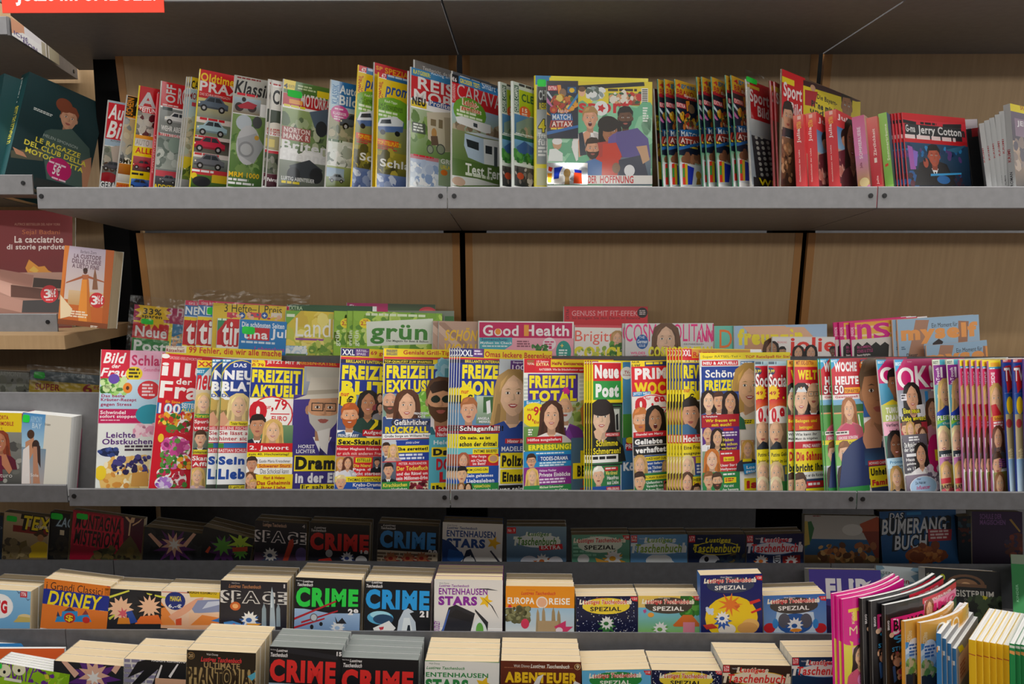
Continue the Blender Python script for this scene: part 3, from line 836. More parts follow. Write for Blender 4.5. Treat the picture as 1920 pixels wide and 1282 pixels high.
PRO = """
R %d 60 900 130 d8202c
T 312 102 345 140 f2e6e4 47
R 350 105 900 165 1f6fae
L 360 112 560 140 1 c4d8ea
R 250 135 900 560 f2ce12
V 292 160 322 330 c8302c PROMOBIL
W 340 170 640 285 1f4fa4 f2ce12 promobil
E 400 420 170 130 79b52c
T 335 300 430 325 e4f2d4 Kauf-Tipps
N 300 322 470 360 1c3018 14 Campingbusse
N 285 345 470 372 1c3018 für große Menschen
L 290 375 440 430 2 e4f2d4
D 230 480 900 700 9aa06c 86893c
G 4f6fa8 275 500 300 440 420 430 480 480 470 550 300 545
G e6ecf2 278 500 300 440 420 430 475 470 470 505
G 2a3440 300 480 312 452 380 450 385 482
E 320 545 20 20 16161a
E 430 560 20 20 16161a
R 270 590 440 635 e4501e
T 285 596 460 632 f6d820 TOP-STELLPLÄTZE
L 275 640 440 672 2 c8343c
D 230 680 900 860 a89a2c 6a6a28
K 240 680 420 860 22 8f8a2a,5a5620,b9a83a,403c1c 16
T 300 740 560 800 f2f2ee Schlaf
D 230 850 900 1000 6f86b8 39508c
K 240 870 420 1000 16 cfd8ea,5f78b0,9aa9cc 14
"""
U2 = dict(U); U2['group'] = 'yellow camper van magazines on the upper shelf'
item('yellow camper van magazine with green bubble, left one of two', V3, (288, 85), (232, 995), PRO % 230, yaw=48, s=.018, spine='f2ce12', **U2)
item('magazine with a red special strip peeping up behind the yellow camper ones', V3, (405, 65), (385, 995), """
R 300 50 900 150 d21c26
T 420 90 470 120 f0b020 SP
T 488 105 700 150 f0b020 SPEZIAL:
R 300 150 900 1000 f2ce12
""", yaw=45, s=.03, **U)
PRO2 = '\n'.join(PRO.strip().split('\n')) % 230
def shift(art, dx, dy):
    out = []
    for ln in art.strip().split('\n'):
        t = ln.strip().split(' '); op = t[0]
        if not op: continue
        n = {'R': 4, 'T': 4, 'Z': 4, 'N': 4, 'O': 4, 'I': 4, 'V': 4, 'D': 4, 'L': 4, 'K': 4, 'W': 4}.get(op)
        if op == 'G': t[2:] = ['%g' % (float(q) + (dx if i % 2 == 0 else dy)) for i, q in enumerate(t[2:])]
        elif n: t[1:5] = ['%g' % (float(q) + (dx if i % 2 == 0 else dy)) for i, q in enumerate(t[1:5])]
        else: t[1] = '%g' % (float(t[1]) + dx); t[2] = '%g' % (float(t[2]) + dy)
        out.append(' '.join(t))
    return '\n'.join(out)
item('yellow camper van magazine with green bubble, right one of two', V3, (437, 140), (418, 995), shift(PRO2, 150, 45), yaw=46, TE=(650, 195), s=.015, spine='f2ce12', **U2)
item('magazine seen only as a thin red and white edge left of the motorhome one', V3, (662, 130), (652, 990), "R 600 100 900 1000 c81c28\nR 600 500 900 1000 cfd6d8", yaw=50, s=.018, spine='d8dce0', **U)
item('magazine with a dark grey strip rising behind the red motorhome title', V3, (705, 45), (690, 990), """
R 600 30 1300 1000 6f6a66
N 770 95 1100 125 d8d4d0 Testbericht, die besten Vans
""", yaw=47, s=.03, W=.215, fr='FU', t=.004, group=U['group'])
item('motorhome magazine with white title on red, a cyclist before a beige van', V3, (680, 100), (668, 990), """
R 660 90 1300 190 2f7fb4
T 700 118 830 150 e4e020 RATGEBER:
N 835 130 1100 165 e4eef4 Richtig anschließen
R 660 160 1300 330 cc141e
T 735 170 1080 265 f0ecea REISE
T 705 262 1090 350 f0ecea MOBIL
R 660 345 800 390 e8cc1a
Z 692 318 792 380 1c1c1c NEU
R 815 350 1100 390 2b5aa4
T 822 350 1040 388 f0f0f0 Profitests
D 660 400 1300 760 b4c8a0 6f9448
K 690 430 980 640 22 7fa04c,94b464,5f8438,a9c084 18
G ddd4bc 800 440 985 445 985 740 920 740 810 640
R 830 490 870 540 8a7a5a
R 890 495 920 560 8a7a5a
G b9ad92 930 480 985 485 985 740 940 735
R 690 510 790 590 4a5648
L 700 520 780 585 3 e8ece4
E 855 600 20 40 c89858
G 6a5444 830 620 880 620 890 690 835 690
E 826 720 26 34 4c5450
E 905 720 34 40 4c5450
E 826 720 20 27 9aa48c
E 905 720 26 32 9aa48c
R 665 750 890 785 c8808a
L 700 752 880 775 1 r
D 660 780 1300 990 b9c8e2 dfe8ee
K 690 800 880 980 26 e4ecf4,8fa8d0,b4c4de,f4f6f8 16
R 890 790 1300 990 9ab08c
T 905 780 1040 825 f2f4ee GRÜN
T 905 835 1010 865 f2d81e URLAUB
E 930 895 26 22 e8781c
""", yaw=42, TE=(975, 182), s=.016, **U)
item('grey-headed magazine rising behind the caravan magazine with the white trailer', V3, (990, 130), (985, 985), "R 900 100 1500 1000 55565a\nL 1050 165 1300 225 1 d8d8dc", yaw=50, s=.05, fr='FU', W=.23, t=.004, group=U['group'])
item('caravan magazine with grey title on red, green bubble and blue-white trailer', V3, (985, 150), (985, 985), """
R 980 140 1060 215 15171c
T 990 172 1025 205 f0e8e8 €6
R 1040 165 1500 260 2a7ab8
T 1050 185 1200 220 f2e21a GROSSER TEST:
N 1215 215 1480 260 e8f0f4 Smart Caravans
R 980 210 1500 420 cc1a26
V 992 225 1016 350 e8b8b8 CARAVANING
N 1028 222 1420 330 c9c6c4 CARAVAN
D 980 365 1500 560 a9c8e4 9db08c
K 1000 480 1340 620 40 a08a70,8c745c,b9a88c,7c6a50 14
E 1125 445 124 108 6aa52c
O 1075 340 1180 385 e04a2c f0e8d0 Leicht-
O 1060 385 1200 430 e04a2c f0e8d0 gewichte
L 1025 415 1220 470 2 e8f4d8
G eef0f0 1015 475 1060 470 1280 540 1280 600 1240 600 1030 520
G 3a444c 1150 520 1180 530 1180 560 1150 548
D 980 560 1500 780 7f8e5c 5f7c3c
G b9cfe4 1085 600 1225 640 1230 830 1110 780 1080 690
G eef2f4 1225 640 1350 660 1350 850 1230 830
G 20282e 1095 640 1190 670 1190 730 1105 700
G 2a3238 1240 690 1290 700 1290 760 1240 750
R 1305 700 1330 850 4a5258
G d0dce8 1085 590 1225 630 1350 655 1350 640 1200 600
D 980 780 1500 990 4f6f2c 5c7a38
T 1090 820 1420 900 f4f6f0 Test Fendt
L 1090 890 1330 925 1 e4ecd8
G d9dcd8 980 910 1180 940 1350 990 980 990
E 1040 960 50 34 c9a890
""", yaw=50, s=.016, **U)
CLV = """
R 1340 200 1800 990 cfd8cc
R 1365 235 1398 435 2a5a3c
V 1368 245 1394 430 e4ece4 CLEVER CAMPEN
L 1400 225 1590 255 1 3a3a3a
D 1400 270 1800 450 b9cf1c a4bc14
T 1420 300 1600 360 1f5a3a CLEVER
E 1445 445 42 46 e2622c
T 1425 410 1462 440 f4e4d8 15
L 1422 448 1468 478 2 f4e4d8
D 1365 450 1800 600 4f86b4 3f6a84
G 7d9484 1380 520 1480 480 1800 540 1800 600 1380 600
K 1400 540 1600 620 20 b09a80,5f7a5c,8a9a7c 14
R 1365 610 1800 640 2c6a50
L 1375 592 1590 606 1 e4ece4
D 1365 640 1800 800 6fa4d0 3f7a3c
G 3a5f94 1380 700 1440 660 1520 720 1500 760 1390 760
K 1370 740 1590 820 20 3f8a34,5fa44c,2c6a2c 14
R 1365 815 1800 835 e4ece4
D 1365 840 1800 990 5a5450 2a3034
K 1370 850 1590 980 22 8a8078,3a3a38,c9c0b8,55504c 14
E 1410 920 26 26 c8502c
"""
item('green and blue camping magazine with sideways title strip, left one of two', V3, (1345, 210), (1360, 985), CLV, yaw=50, s=.018, fr='FU', W=.21, t=.006, spine='dfe6e2', group='green camping magazines')
item('green and blue camping magazine with orange round badge, right one of two', V3, (1440, 205), (1446, 985), shift(CLV, 92, 0), yaw=47, s=.016, fr='FU', W=.21, t=.006, spine='dfe6e2', group='green camping magazines')
item('yellow-bordered magazine with green sticker, behind the football magazine', V4, (85, 165), (85, 985), """
R 80 160 210 235 2a84bc
R 200 180 960 300 f0e21a
R 80 235 105 990 f0e21a
R 105 240 960 830 9aa4a8
R 110 250 960 420 2a2e30
T 120 275 200 350 cfd6d8 CHIP
T 125 370 190 420 e8d820 REISE
D 105 420 960 620 aab4b8 c4ccce
O 118 495 170 590 f0e018 k 4
T 115 595 230 635 f4f6f6 Trends
T 115 640 200 690 f4f6f6 für
L 115 700 230 780 3 f2f4f4
R 105 860 960 990 cfd0a8
""", yaw=6, TR=942, s=.05, fr='FU', t=.006, bg='f0e21a', sticker=(108, 192, 176, 252))
def sport_extra(root, inv, px, W, H, pr):
    def card(nm, pts, art, m, lab):
        z = pr.z + .0015; P = [inv(*px(p)) for p in pts]; u0 = min(p[0] for p in P); v0 = min(p[1] for p in P); u1 = max(p[0] for p in P); v1 = max(p[1] for p in P)
        q = Print(u1 - u0, v1 - v0); q.rect(0, 0, u1 - u0, v1 - v0, 'e8e8ec')
        def iv(x, y):
            a = inv(x, y); return a[0] - u0, a[1] - v0
        draw(q, art, V4, iv); V = [(x + u0, y + v0, c + z) for x, y, c in q.V]; F = q.F; C = q.C; m0 = len(V)
        V += [(u0, v0, z), (u1, v0, z), (u1, v1, z), (u0, v1, z), (u0, v0, z - .0013), (u1, v0, z - .0013), (u1, v1, z - .0013), (u0, v1, z - .0013)]
        F = F + [[m0 + i for i in f] for f in ((4, 7, 6, 5), (0, 4, 5, 1), (1, 5, 6, 2), (2, 6, 7, 3), (3, 7, 4, 0))]; C = C + [lin('h')] * 5
        o = mesh_obj(nm, V, F, m, root, C); o['label'] = lab; return o
    a = card('card_pack', [(180, 208), (415, 640)], PACK, M_GLOSS, 'dark blue trading card pack')
    b = card('foil_pack', [(182, 822), (486, 985)], FOIL, M_FOIL, 'shiny foil sticker pack')
    return [a, b]
PACK = """
R 100 100 600 800 1c2338
R 180 205 420 235 2a2430
R 188 245 258 282 c8283a
T 192 250 254 278 f2dcdc EXTRA
G e8902a 258 240 285 240 292 300 268 320
R 335 255 400 300 1d5a8c
E 368 280 20 18 e8c020
E 300 300 26 34 8a6a50
G c9d4e0 188 285 240 360 232 366 180 300
K 225 330 380 430 34 d8a020,b03828,e0c860,6a4030,3a6a3c,c8702c 12
G 2f86c4 415 300 330 420 345 425 415 330
G e89a2c 415 370 320 450 415 400
G c06aa8 180 330 225 400 215 404 180 370
O 270 425 335 452 b8402c f4e8d8 Bundesliga
G 2a78c0 210 455 365 455 375 505 220 505
O 222 460 358 500 d8e4f0 1a3a70 MATCH
G b03a2c 210 505 370 505 375 560 200 560
O 218 512 372 552 f0dcd4 6a1c1c ATTAX
L 210 560 375 582 1 e8c42a
G d89a2a 180 440 210 470 180 460
G 2a6ab0 180 590 415 540 415 560 180 615
"""
FOIL = """
R 100 700 600 1100 f2f2f4
K 180 820 480 985 26 ffffff,dfe4ee,c4ccd8,e8ecf2 26
G 2a4ad0 235 860 300 850 275 900 270 940 232 945
G 2a3ac0 385 870 440 880 440 940 395 930
G e8502c 385 895 440 900 445 980 380 975
G e04030 195 850 225 860 215 890 190 880
G e8a030 185 900 220 900 215 970 185 970
E 332 900 26 34 a88a5a
G a88a5a 318 925 346 925 352 985 312 985
"""
item('football magazine with red title, four players and shiny packs, facing straight out', V4, (178, 208), (180, 985), """
R 170 200 1000 400 e6d22a
G 14181c 178 205 420 240 910 215 915 245 420 275 178 240
E 445 290 24 34 s
E 445 268 26 20 6a4a2c
R 485 255 600 340 c8d0cc
K 490 260 598 335 14 8fa0a0,e8ecec,5a6a60 14
L 640 265 870 295 1 3a2c1c
D 645 300 760 380 3f8a5a 2a6a44
D 765 300 880 390 b07a50 8a3c2c
K 650 300 880 385 22 e8e0d4,c83028,2a5a3c,d8a070 12
R 890 262 940 400 e8e8e0
V 896 270 936 395 2a2a2a llllllllll
D 170 390 1000 990 7fc49a 4f9a78
K 180 420 960 900 30 8fd0a8,6ab890,a4d8b8 40
T 420 355 800 480 cc1622 sport
E 590 412 52 56 e8ecec
S 590 412 18 34 5 cc1622
L 900 405 945 520 6 e8f4ec
P 505 490 104 dfa585 b08850 e8e4e4 mo
G dfa585 430 620 480 580 510 600 490 660 440 700 460 760 420 780 415 660
G 2a3444 420 600 450 590 480 760 430 770
P 655 590 120 a8714e 1c1410 d0402c f
E 640 530 78 60 1c1410
P 770 490 104 6a4630 14100e 6a5aa0 mB
G 5f5596 700 590 770 580 860 560 940 640 960 780 760 800 700 700
P 525 720 100 d9a283 3a2a20 4f7ab8 mB
G 4f78b4 480 810 540 790 620 830 640 920 480 920
G b8443c 560 670 640 660 640 760 580 780
D 600 780 960 990 6a7a8c 3f5a6c
G d0402c 600 680 700 670 740 760 700 960 590 960
G 3a3f52 720 800 900 760 950 960 720 960
G c9a07c 850 700 930 690 950 800 900 830 880 760
E 800 880 40 44 e8e8ec
E 700 860 30 40 8a6a50
E 258 680 34 44 c8a080
E 258 660 38 26 e4e4e4
G e4ecea 200 720 250 715 300 750 300 810 190 810
G e8ecea 370 660 415 650 415 800 400 810 370 720
R 486 915 1000 980 e8e4e0
T 490 918 555 975 cc2030 DER
T 580 918 830 975 cc2030 HOFFNUNG
""", yaw=3, TR=972, s=.02, fr='FU', t=.004, extra=sport_extra)
item('yellow and dark magazine sliver between the football magazine and the card-pack fan', V4, (985, 262), (1022, 985), """
R 900 250 1500 990 2a2426
R 965 270 1500 360 6a1c24
R 965 460 1500 570 e8d01c
T 968 475 1060 510 1c1c1c JET
T 968 515 1060 560 1c1c1c RALLYE
K 960 580 1080 800 16 a03028,c89a2c,5a2a24 14
R 900 810 1500 940 e0c420
""", yaw=46, s=.03, fr='FU', W=.21, t=.003)
BR = '\n'.join(["""
R 1000 180 1800 300 d8a428
T 1152 218 1184 250 c82430 4
T 1186 222 1290 262 2f78a8 great
T 1155 262 1280 305 b01c28 BRAVO
R 1100 300 1800 350 b02030
T 1210 305 1300 332 f0d8d8 Sport
R 1120 330 1800 760 1c2338""", shift(PACK, 965, 118).split('\n', 1)[1], """
D 1150 760 1800 830 6fae84 c8d8cc
K 1190 760 1340 800 10 b07a5a,8a5a40 16
R 1180 815 1800 990 dfe4ea
G e8382c 1195 830 1215 825 1225 985 1200 985
G e8c82c 1215 830 1235 830 1240 985 1222 985
G 3fa04c 1198 860 1215 860 1215 930 1200 930
G 2a3ac0 1235 840 1285 860 1270 985 1238 985
E 1318 915 20 30 c89a3a
G a87a2a 1308 940 1330 940 1336 985 1300 985
"""])
item('football youth magazine with navy card pack, frontmost of the wide-open fan', V4, (1140, 192), (1182, 985), BR, yaw=46, s=.014, fr='FU', W=.21, t=.0032, spine='2a7a5a', TE=(1300, 240), group='football youth magazines with card packs', gloss=M_GLOSS,
     fan=[(1062, 192, 1104, 985), (1012, 207, 1045, 985)], fandesc='the football youth magazines, left fan')
item('football youth magazine with navy card pack, frontmost of the middle fan', V4, (1415, 174), (1466, 985), shift(BR, 277, -18), yaw=46, s=.014, fr='FU', W=.21, t=.0032, spine='2a7a5a', group='football youth magazines with card packs',
     fan=[(1342, 180, 1396, 985), (1305, 200, 1356, 985)], fandesc='the football youth magazines, middle fan')
item('football youth magazine with navy card pack, last before the bagged sports paper', V4, (1562, 162), (1622, 985), shift(BR, 430, -30), yaw=46, s=.014, fr='FU', W=.21, t=.0032, spine='2a7a5a', group='football youth magazines with card packs',
     fan=[(1520, 182, 1574, 985)], fandesc='the football youth magazines, right fan')
SPB = """
R 100 100 900 900 b9bcc0
R 180 160 900 400 cfd0cc
R 215 165 345 415 c01822
T 215 215 335 318 e4dcdc Sport
T 265 325 335 390 e4dcdc Bild
R 185 185 275 205 d0a82a
D 200 395 900 500 c9cdd0 a4aab0
D 200 500 900 770 33363c 26282c
G 9aa4ae 200 480 225 480 262 815 225 815
"""
for i in range(8):
    for j in range(6): SPB += 'E %g %g 9.5 11 b8b8b4\n' % (258 + 33 * j + 5 * i, 522 + 33 * i)
SPB += 'R 240 765 900 830 2a2c30\nO 272 770 420 815 f0dc1c k WM!\n'
item('bagged sports paper with white title on red and rows of grey dots', V5, (196, 158), (228, 815), SPB, yaw=44, s=.014, fr='FU', W=.22, t=.005, sticker=(190, 138, 264, 200), sleeve=.008)
item('red sports paper sliver right of the bagged one, frontmost of two', V5, (372, 175), (398, 815), "R 300 100 900 900 b01c24\nT 380 240 470 330 e4dcdc Sport\nR 300 420 900 900 5a4438\nR 376 205 400 235 d8b42a", yaw=50, s=.016, fr='FU', W=.22, t=.005, fan=[(348, 168, 384, 815)], fandesc='the red sports papers', spine='8a1c22')
item('big red sports paper with a yellow football headline that curls out to the right', V5, (415, 95), (407, 815), """
R 400 80 560 400 c8141e
R 410 138 495 175 e2c81c
T 428 172 542 290 e8e0de Sport
T 470 300 540 375 e8e0de Bild
G 3a1418 550 165 950 290 950 320 550 200
G e2ca1c 550 198 880 300 950 300 950 420 550 420
E 610 215 16 20 c89878
G b01c28 560 225 640 240 620 330 560 320
T 636 250 760 290 1a1a14 Die Bayern-
Z 600 288 800 330 1a1a14 Pläne mit Barc
T 592 330 780 365 1a1a14 und Das
P 820 335 62 9a6a48 16120f 2a2a30 m
R 400 395 560 470 b4a48c
P 455 400 60 d0a080 2a1c14 46586a m
R 420 455 560 510 3a4448
D 400 510 560 820 8a6a50 4a3020
K 420 540 480 810 26 b08058,6a4c34,3a2c24,c8a078 14
""", yaw=36, TR=905, TE=(880, 285), s=.016, fr='FU', t=.005, bg='6a5038')
# romance paperbacks, spines to the front
def romance(label, edgeTL, edgeBL, sx, spine, art, sart, **kw):
    item(label, V5, edgeTL, edgeBL, art, name='paperback_book', cat='book', fr='FU', yaw=kw.pop('yaw', 52), s=kw.pop('s', .012), W=kw.pop('W', .105), sx=sx, spine=spine, bg=kw.pop('bg', spine), spine_art=sart, square=True, pages='c', gloss=M_BOOK, **kw)
JUL = """
R 560 340 900 480 d43a40
T 635 400 740 440 f2e4e4 Julia
T 742 420 800 450 f2c850 EXTRA
D 570 480 900 620 4f84b8 8ab0cc
D 570 620 900 830 c8a890 5a3a3c
E 700 560 40 60 2a1a18
E 690 580 26 34 c89070
G 6a2430 640 640 760 600 800 830 640 830
K 630 680 700 800 14 d89a8c,c87a6c,e0b4a4 14
"""
GJ = 'red romance paperbacks on the upper shelf'
def jspine(x, y): return f"D {x-80} {y-40} {x+80} {y+80} f4a08c e84a4a\nR {x-80} {y+80} {x+80} 840 e04248\nV {x+24} {y+85} {x+52} {y+175} f8e8e4 Julia\nV {x+24} {y+40} {x+52} {y+84} f4c850 EXTRA\nV {x+34} {y+215} {x+48} 800 f8d8d4 Geschichten der Liebe\nR {x+28} {y+6} {x+50} {y+28} f8d0c8"
romance('coral-spined romance paperback with gold lettering, leftmost of three', (548, 375), (568, 815), 486, 'e04248', JUL, jspine(484, 385), group=GJ)
romance('coral-spined romance paperback with a narrow blue cover strip, middle of three', (628, 362), (648, 815), 558, 'e04248', shift(JUL, 5, -10), jspine(556, 375), group=GJ)
romance('coral-spined romance paperback with an embracing couple, rightmost of three', (752, 345), (780, 815), 682, 'e04248', shift(JUL, 125, -30) + '\nP 850 560 60 c89070 2a1a14 5a2a30 f', jspine(682, 355), group=GJ, yaw=48, W=.11)
romance('pink-spined summer romance paperback', (926, 380), (966, 820), 850, 'e48ab8', "D 900 380 1100 830 d8b0a0 6a4a44", "D 800 380 1000 640 d8709c e88ac0\nD 800 640 1000 830 d88ac4 c8a04a\nV 882 460 912 660 f8e4ee SOMMERLIEBE\nV 900 680 920 715 7a1c44 Julia\nE 930 800 30 30 f0dca0", group=GJ)
romance('salmon-spined romance paperback between the pink and the lime one', (1006, 388), (1042, 820), 940, 'd85058', "R 900 380 1200 830 c84a50", "D 900 380 1100 560 e88a80 d8505c\nD 900 560 1100 830 d8505c c82430\nV 975 470 1000 640 f8e0dc Zärtlichkeit\nR 990 650 1008 680 f4e4dc\nV 1004 760 1022 815 f4d0cc Julia", group=GJ)
romance('lime green-spined romance paperback', (1066, 364), (1112, 820), 1014, '8fd060', "D 1060 360 1300 830 4a6a8c 3a5a30", "D 1000 360 1200 830 a4dc70 7cc04c\nV 1050 440 1078 670 e4f4d0 Sommerträume\nG d8402c 1058 690 1076 680 1080 695 1060 706", group=GJ)
JC = """
R 1000 350 1800 550 cc1a24
R 1100 405 1560 520 d8283a
K 1200 415 1330 450 0 k 1
G 1c1c1e 1165 408 1250 425 1250 445 1168 430
G 1c1c1e 1415 440 1530 440 1530 465 1415 462
L 1275 425 1385 448 1 1c1c1e
R 1178 435 1530 520 2a2c30
T 1183 440 1255 485 d8d8d8 G-man
O 1258 445 1528 510 e4e4e4 2a2c30 Jerry Cotton
L 1180 500 1532 540 1 f0d8d8
D 1100 548 1800 840 1f4a6c 0e1c30
K 1160 560 1540 640 24 1f6fb0,2a8ac8,173a60,5a3a7c 12
K 1200 720 1540 820 26 12233a,1f5a9a,3a1c2c,0e1420,5a1c30 11
G a85ab0 1195 570 1225 580 1250 720 1215 720
G 8a6ac8 1230 600 1260 610 1255 700 1240 700
G 1a1618 1270 680 1340 650 1440 690 1500 820 1240 820
P 1360 640 70 b8563c 1c1410 1a1618 m
E 1310 680 16 30 b05038
R 1296 650 1308 672 1a1a1e
G 2f6a8c 1430 600 1560 570 1500 620
G 3aa4e0 1340 748 1530 742 1530 752 1340 762
E 1420 785 40 26 1f6ab0
"""
item('crime booklet with red head and a gunman in blue light, frontmost of its fan', V5, (1160, 366), (1200, 825), JC, name='booklet', cat='booklet', fr='FU', yaw=24, TE=(1545, 402), TR=1553, s=.014, t=.003, spine='c8404a', pages='c', gloss=M_BOOK, group='crime booklets on the upper shelf',
     fan=[(1140, 385, 1180, 825), (1125, 398, 1166, 825), (1110, 408, 1152, 825), (1096, 416, 1138, 825)], fandesc='the red-headed crime booklets')
item('pale-headed booklet standing behind the right side of the crime booklets', V5, (1500, 412), (1520, 825), "R 1400 400 1800 850 1a3a40\nR 1400 405 1632 520 c4b8c0\nT 1560 465 1600 530 e4e4ec M\nG c0d0d0 1590 740 1650 690 1655 700 1595 755", name='booklet', cat='booklet', fr='FU', yaw=10, TR=1632, s=.11, t=.003, pages='c', bg='1a2a30')
item('black booklet with red corner leaning against the grey-spined paperbacks', V5, (1560, 470), (1600, 825), "R 1500 440 1900 850 16181c\nR 1590 445 1640 520 8a1c22", name='booklet', cat='booklet', fr='FU', yaw=12, TR=1650, s=.095, t=.004, pages='c', bg='16181c')
GS = "R 1500 250 1950 840 b4b6b8\nV %d 600 %d 680 a8484c CRIME\nV %d 760 %d 815 3a3c40 Lee"
XS = [(1640, 430, 1672, 822), (1672, 412, 1704, 822), (1704, 396, 1736, 822), (1738, 376, 1762, 826), (1764, 356, 1790, 828)]
for i, q in enumerate(XS):
    x = q[0]; xb = x + 46
    item(f'{["leftmost", "second", "third", "fourth", "fifth"][i]} of the grey-spined paperbacks{"" if i == 0 else ", counted from the left"}, dull red spine lettering', V5, (x + 32, q[1]), (q[2] + 50 - (8 if i > 2 else 0), 830), '', name='paperback_book', cat='book', fr='FU', yaw=62, s=.012 + .004 * i, W=.12, sx=x, spine='b4b6b8', bg='3a3e48', square=True,
         spine_art=f"R 1500 250 1990 900 b4b6b8\nV {x+16} {590 - 14*i} {x+34} {680 - 14*i} a8484c KRIMI\nV {x+30} 760 {x+46} 818 3a3c40 ROMAN", gloss=M_BOOK, group='grey-spined paperbacks', t=.009)
item('grey-spined paperback with dark cover and yellow top band, cut by the right edge', V5, (1833, 310), (1872, 830), """
R 1800 300 2200 356 e2d01c
T 1895 326 2000 350 b02828 SPANNUNG
D 1800 356 2200 540 6a5e70 4a4450
R 1860 400 2100 510 8a7488
T 1875 415 2000 455 d8d4d8 JERRY
D 1800 540 2200 850 c4a890 1c1a20
K 1840 520 2000 700 20 8a7a74,b4a090,5a5460 24
""", name='paperback_book', cat='book', fr='FU', yaw=30, s=.012, W=.125, sx=1790, spine='c0c2c4', square=True, spine_art="R 1700 250 1990 900 c0c2c4\nV 1815 600 1838 680 a8484c KRIMI\nV 1830 740 1852 828 3a3c40 ROMAN", gloss=M_BOOK, t=.012)
# ------------------------------------------------------------------ middle shelf, back row
KB = dict(fr='FMB', s=.055, yaw=4, t=.004, W=.215, group='weeklies and lifestyle magazines in the back row')
def kb(label, view, TL, BL, art, **kw):
    d = dict(KB); d.update(kw); return item(label, view, TL, BL, art, **d)
kb('bagged magazine on magenta with a yellow savings burst and green sticker', V7, (262, 97), (238, 360), """
R 200 80 900 260 b01c5a
T 470 110 560 165 e8c8d4 3 H
R 200 190 900 400 3a86b8
G d8a878 480 300 555 270 555 330 480 330
K 480 280 555 340 10 e8c898,c88a58,4f9ac0 10
R 225 190 485 420 f0d81c
R 240 200 470 295 d01c26
R 240 295 470 400 2f8a44
S 375 140 80 112 16 f4c81a
T 318 118 428 155 1c1a14 33%
T 308 160 430 182 1c1a14 sparen
T 270 222 460 288 f4f0f0 Neue
T 262 308 452 375 f0f4f0 Post
""", s=.08, yaw=2, sticker=(303, 180, 378, 222), sleeve=.01, bg='b01c5a')
TINA = """
R 500 60 1200 175 b8d0e4
R 560 60 1200 100 d8305a
N 590 78 700 98 f4d8e0 tina kocht
R 556 100 1200 165 2f6fb4
T 572 108 690 158 e8f0f4 NEU
R 540 170 1200 400 f0d01c
R 560 190 1200 340 d41a24
O 580 195 790 335 f6f2f0 c01820 tina
R 540 345 1200 420 f4efe4
"""
kb('yellow and red weekly with blue corner, left sliver beside its stickered twin', V7, (566, 72), (545, 342), TINA, s=.06)
kb('yellow and red weekly with blue panel and green sticker', V7, (645, 70), (628, 345), shift(TINA, 76, 0), s=.054, sticker=(700, 112, 775, 165))
kb('wide yellow three-issues-for-one-price pack with plus signs', V7, (732, 88), (722, 345), """
R 700 60 1300 400 e2c030
N 805 92 1150 142 2a241c 3 Hefte–1 Preis
E 910 165 20 20 2b5ca8
E 1045 165 20 20 2b5ca8
T 900 156 920 174 w +
T 1035 156 1055 174 w +
R 820 145 880 175 d83a5a
R 945 145 1025 175 d8485a
R 1085 148 1150 175 e8dccc
K 830 150 1140 180 10 e8b89a,b83a4a,3a6a8c 8
""", s=.046, TR=1176)
kb('red and white weekly with a green corner flag behind the blue travel weekly', V7, (760, 180), (752, 345), """
R 740 150 1300 400 d41a24
G 2f8a5a 750 170 830 178 760 260 750 260
L 765 180 820 200 1 d8f0d8
R 740 340 1300 420 f4efe4
O 795 200 960 340 f6f2f0 c01820 tina
""", s=.036)
kb('blue weekly with a red title box and green sticker, headline on prettiest pages', V7, (893, 186), (884, 360), """
R 860 160 1300 400 1f7fc4
T 910 200 1165 232 e8f0f8 Die schönsten Seiten
R 945 235 1075 310 cc1c28
T 918 250 1065 302 f4eeee tina
T 1085 245 1180 312 f4f4f8 Jul
L 905 315 1125 335 1 d0e4f4
T 985 350 1165 375 b04a9a Lebenslust
""", s=.03, TR=1180, sticker=(908, 228, 988, 280))
kb('dark green magazine top edge with pale lettering behind the yellow country magazine', V8, (60, 35), (56, 300), "R 0 20 600 400 2c5a34\nT 70 45 160 70 b8d0a8 EXTRA", s=.075)
kb('country living magazine with white title on a yellow-green meadow', V8, (50, 72), (40, 372), """
D 0 60 600 400 e8c83a b8c24a
K 60 90 600 300 40 f0d860,d8b838,c8cc50,f4e480 26
G 6fae3c 50 75 150 75 60 165 45 165
L 60 95 120 125 1 e8f0d8
N 118 120 520 240 f6f4ec Landlust
R 115 247 600 260 9a4a9a
D 55 295 182 372 7fb0dc e8ece8
K 60 300 180 345 10 f0f4f4,c8dcec 14
D 55 345 182 375 6a8a4a 4f7a34
E 340 330 30 44 8a6ac0
K 315 300 375 370 14 6a4aa8,a88ad8,e8d850 10
K 200 250 360 372 22 8fb03c,6f9a34,c8d060 16
""", s=.04)
kb('magenta magazine with handwritten lettering and red melon, behind the green garden ones', V8, (436, 25), (432, 300), """
R 400 10 1100 200 c01c6a
I 450 35 580 75 f0c8dc Fitness
D 700 20 1100 200 3a4a30 6a8a4a
E 950 85 56 34 d83a4a
E 950 92 50 26 e85a5a
R 1010 45 1040 120 c02030
""", s=.085, TR=1000)
GRN = """
D 340 60 1300 400 7fb02c a4c83c
K 470 80 1100 320 70 94c038,5f9424,b8d858,7aa830,cce078 26
L 560 90 960 115 1 e0ecc8
E 557 155 38 32 f4e01c
T 545 130 575 142 c82c28 NUR
T 528 143 592 170 c82c28 2,20
V 488 200 522 300 e4f0d0 grün
G e4eadc 562 145 985 125 985 285 568 300
T 590 158 950 285 3f8a2c grün
T 690 258 955 275 3a4a30 Das Magazin für Beet & Balkon
"""
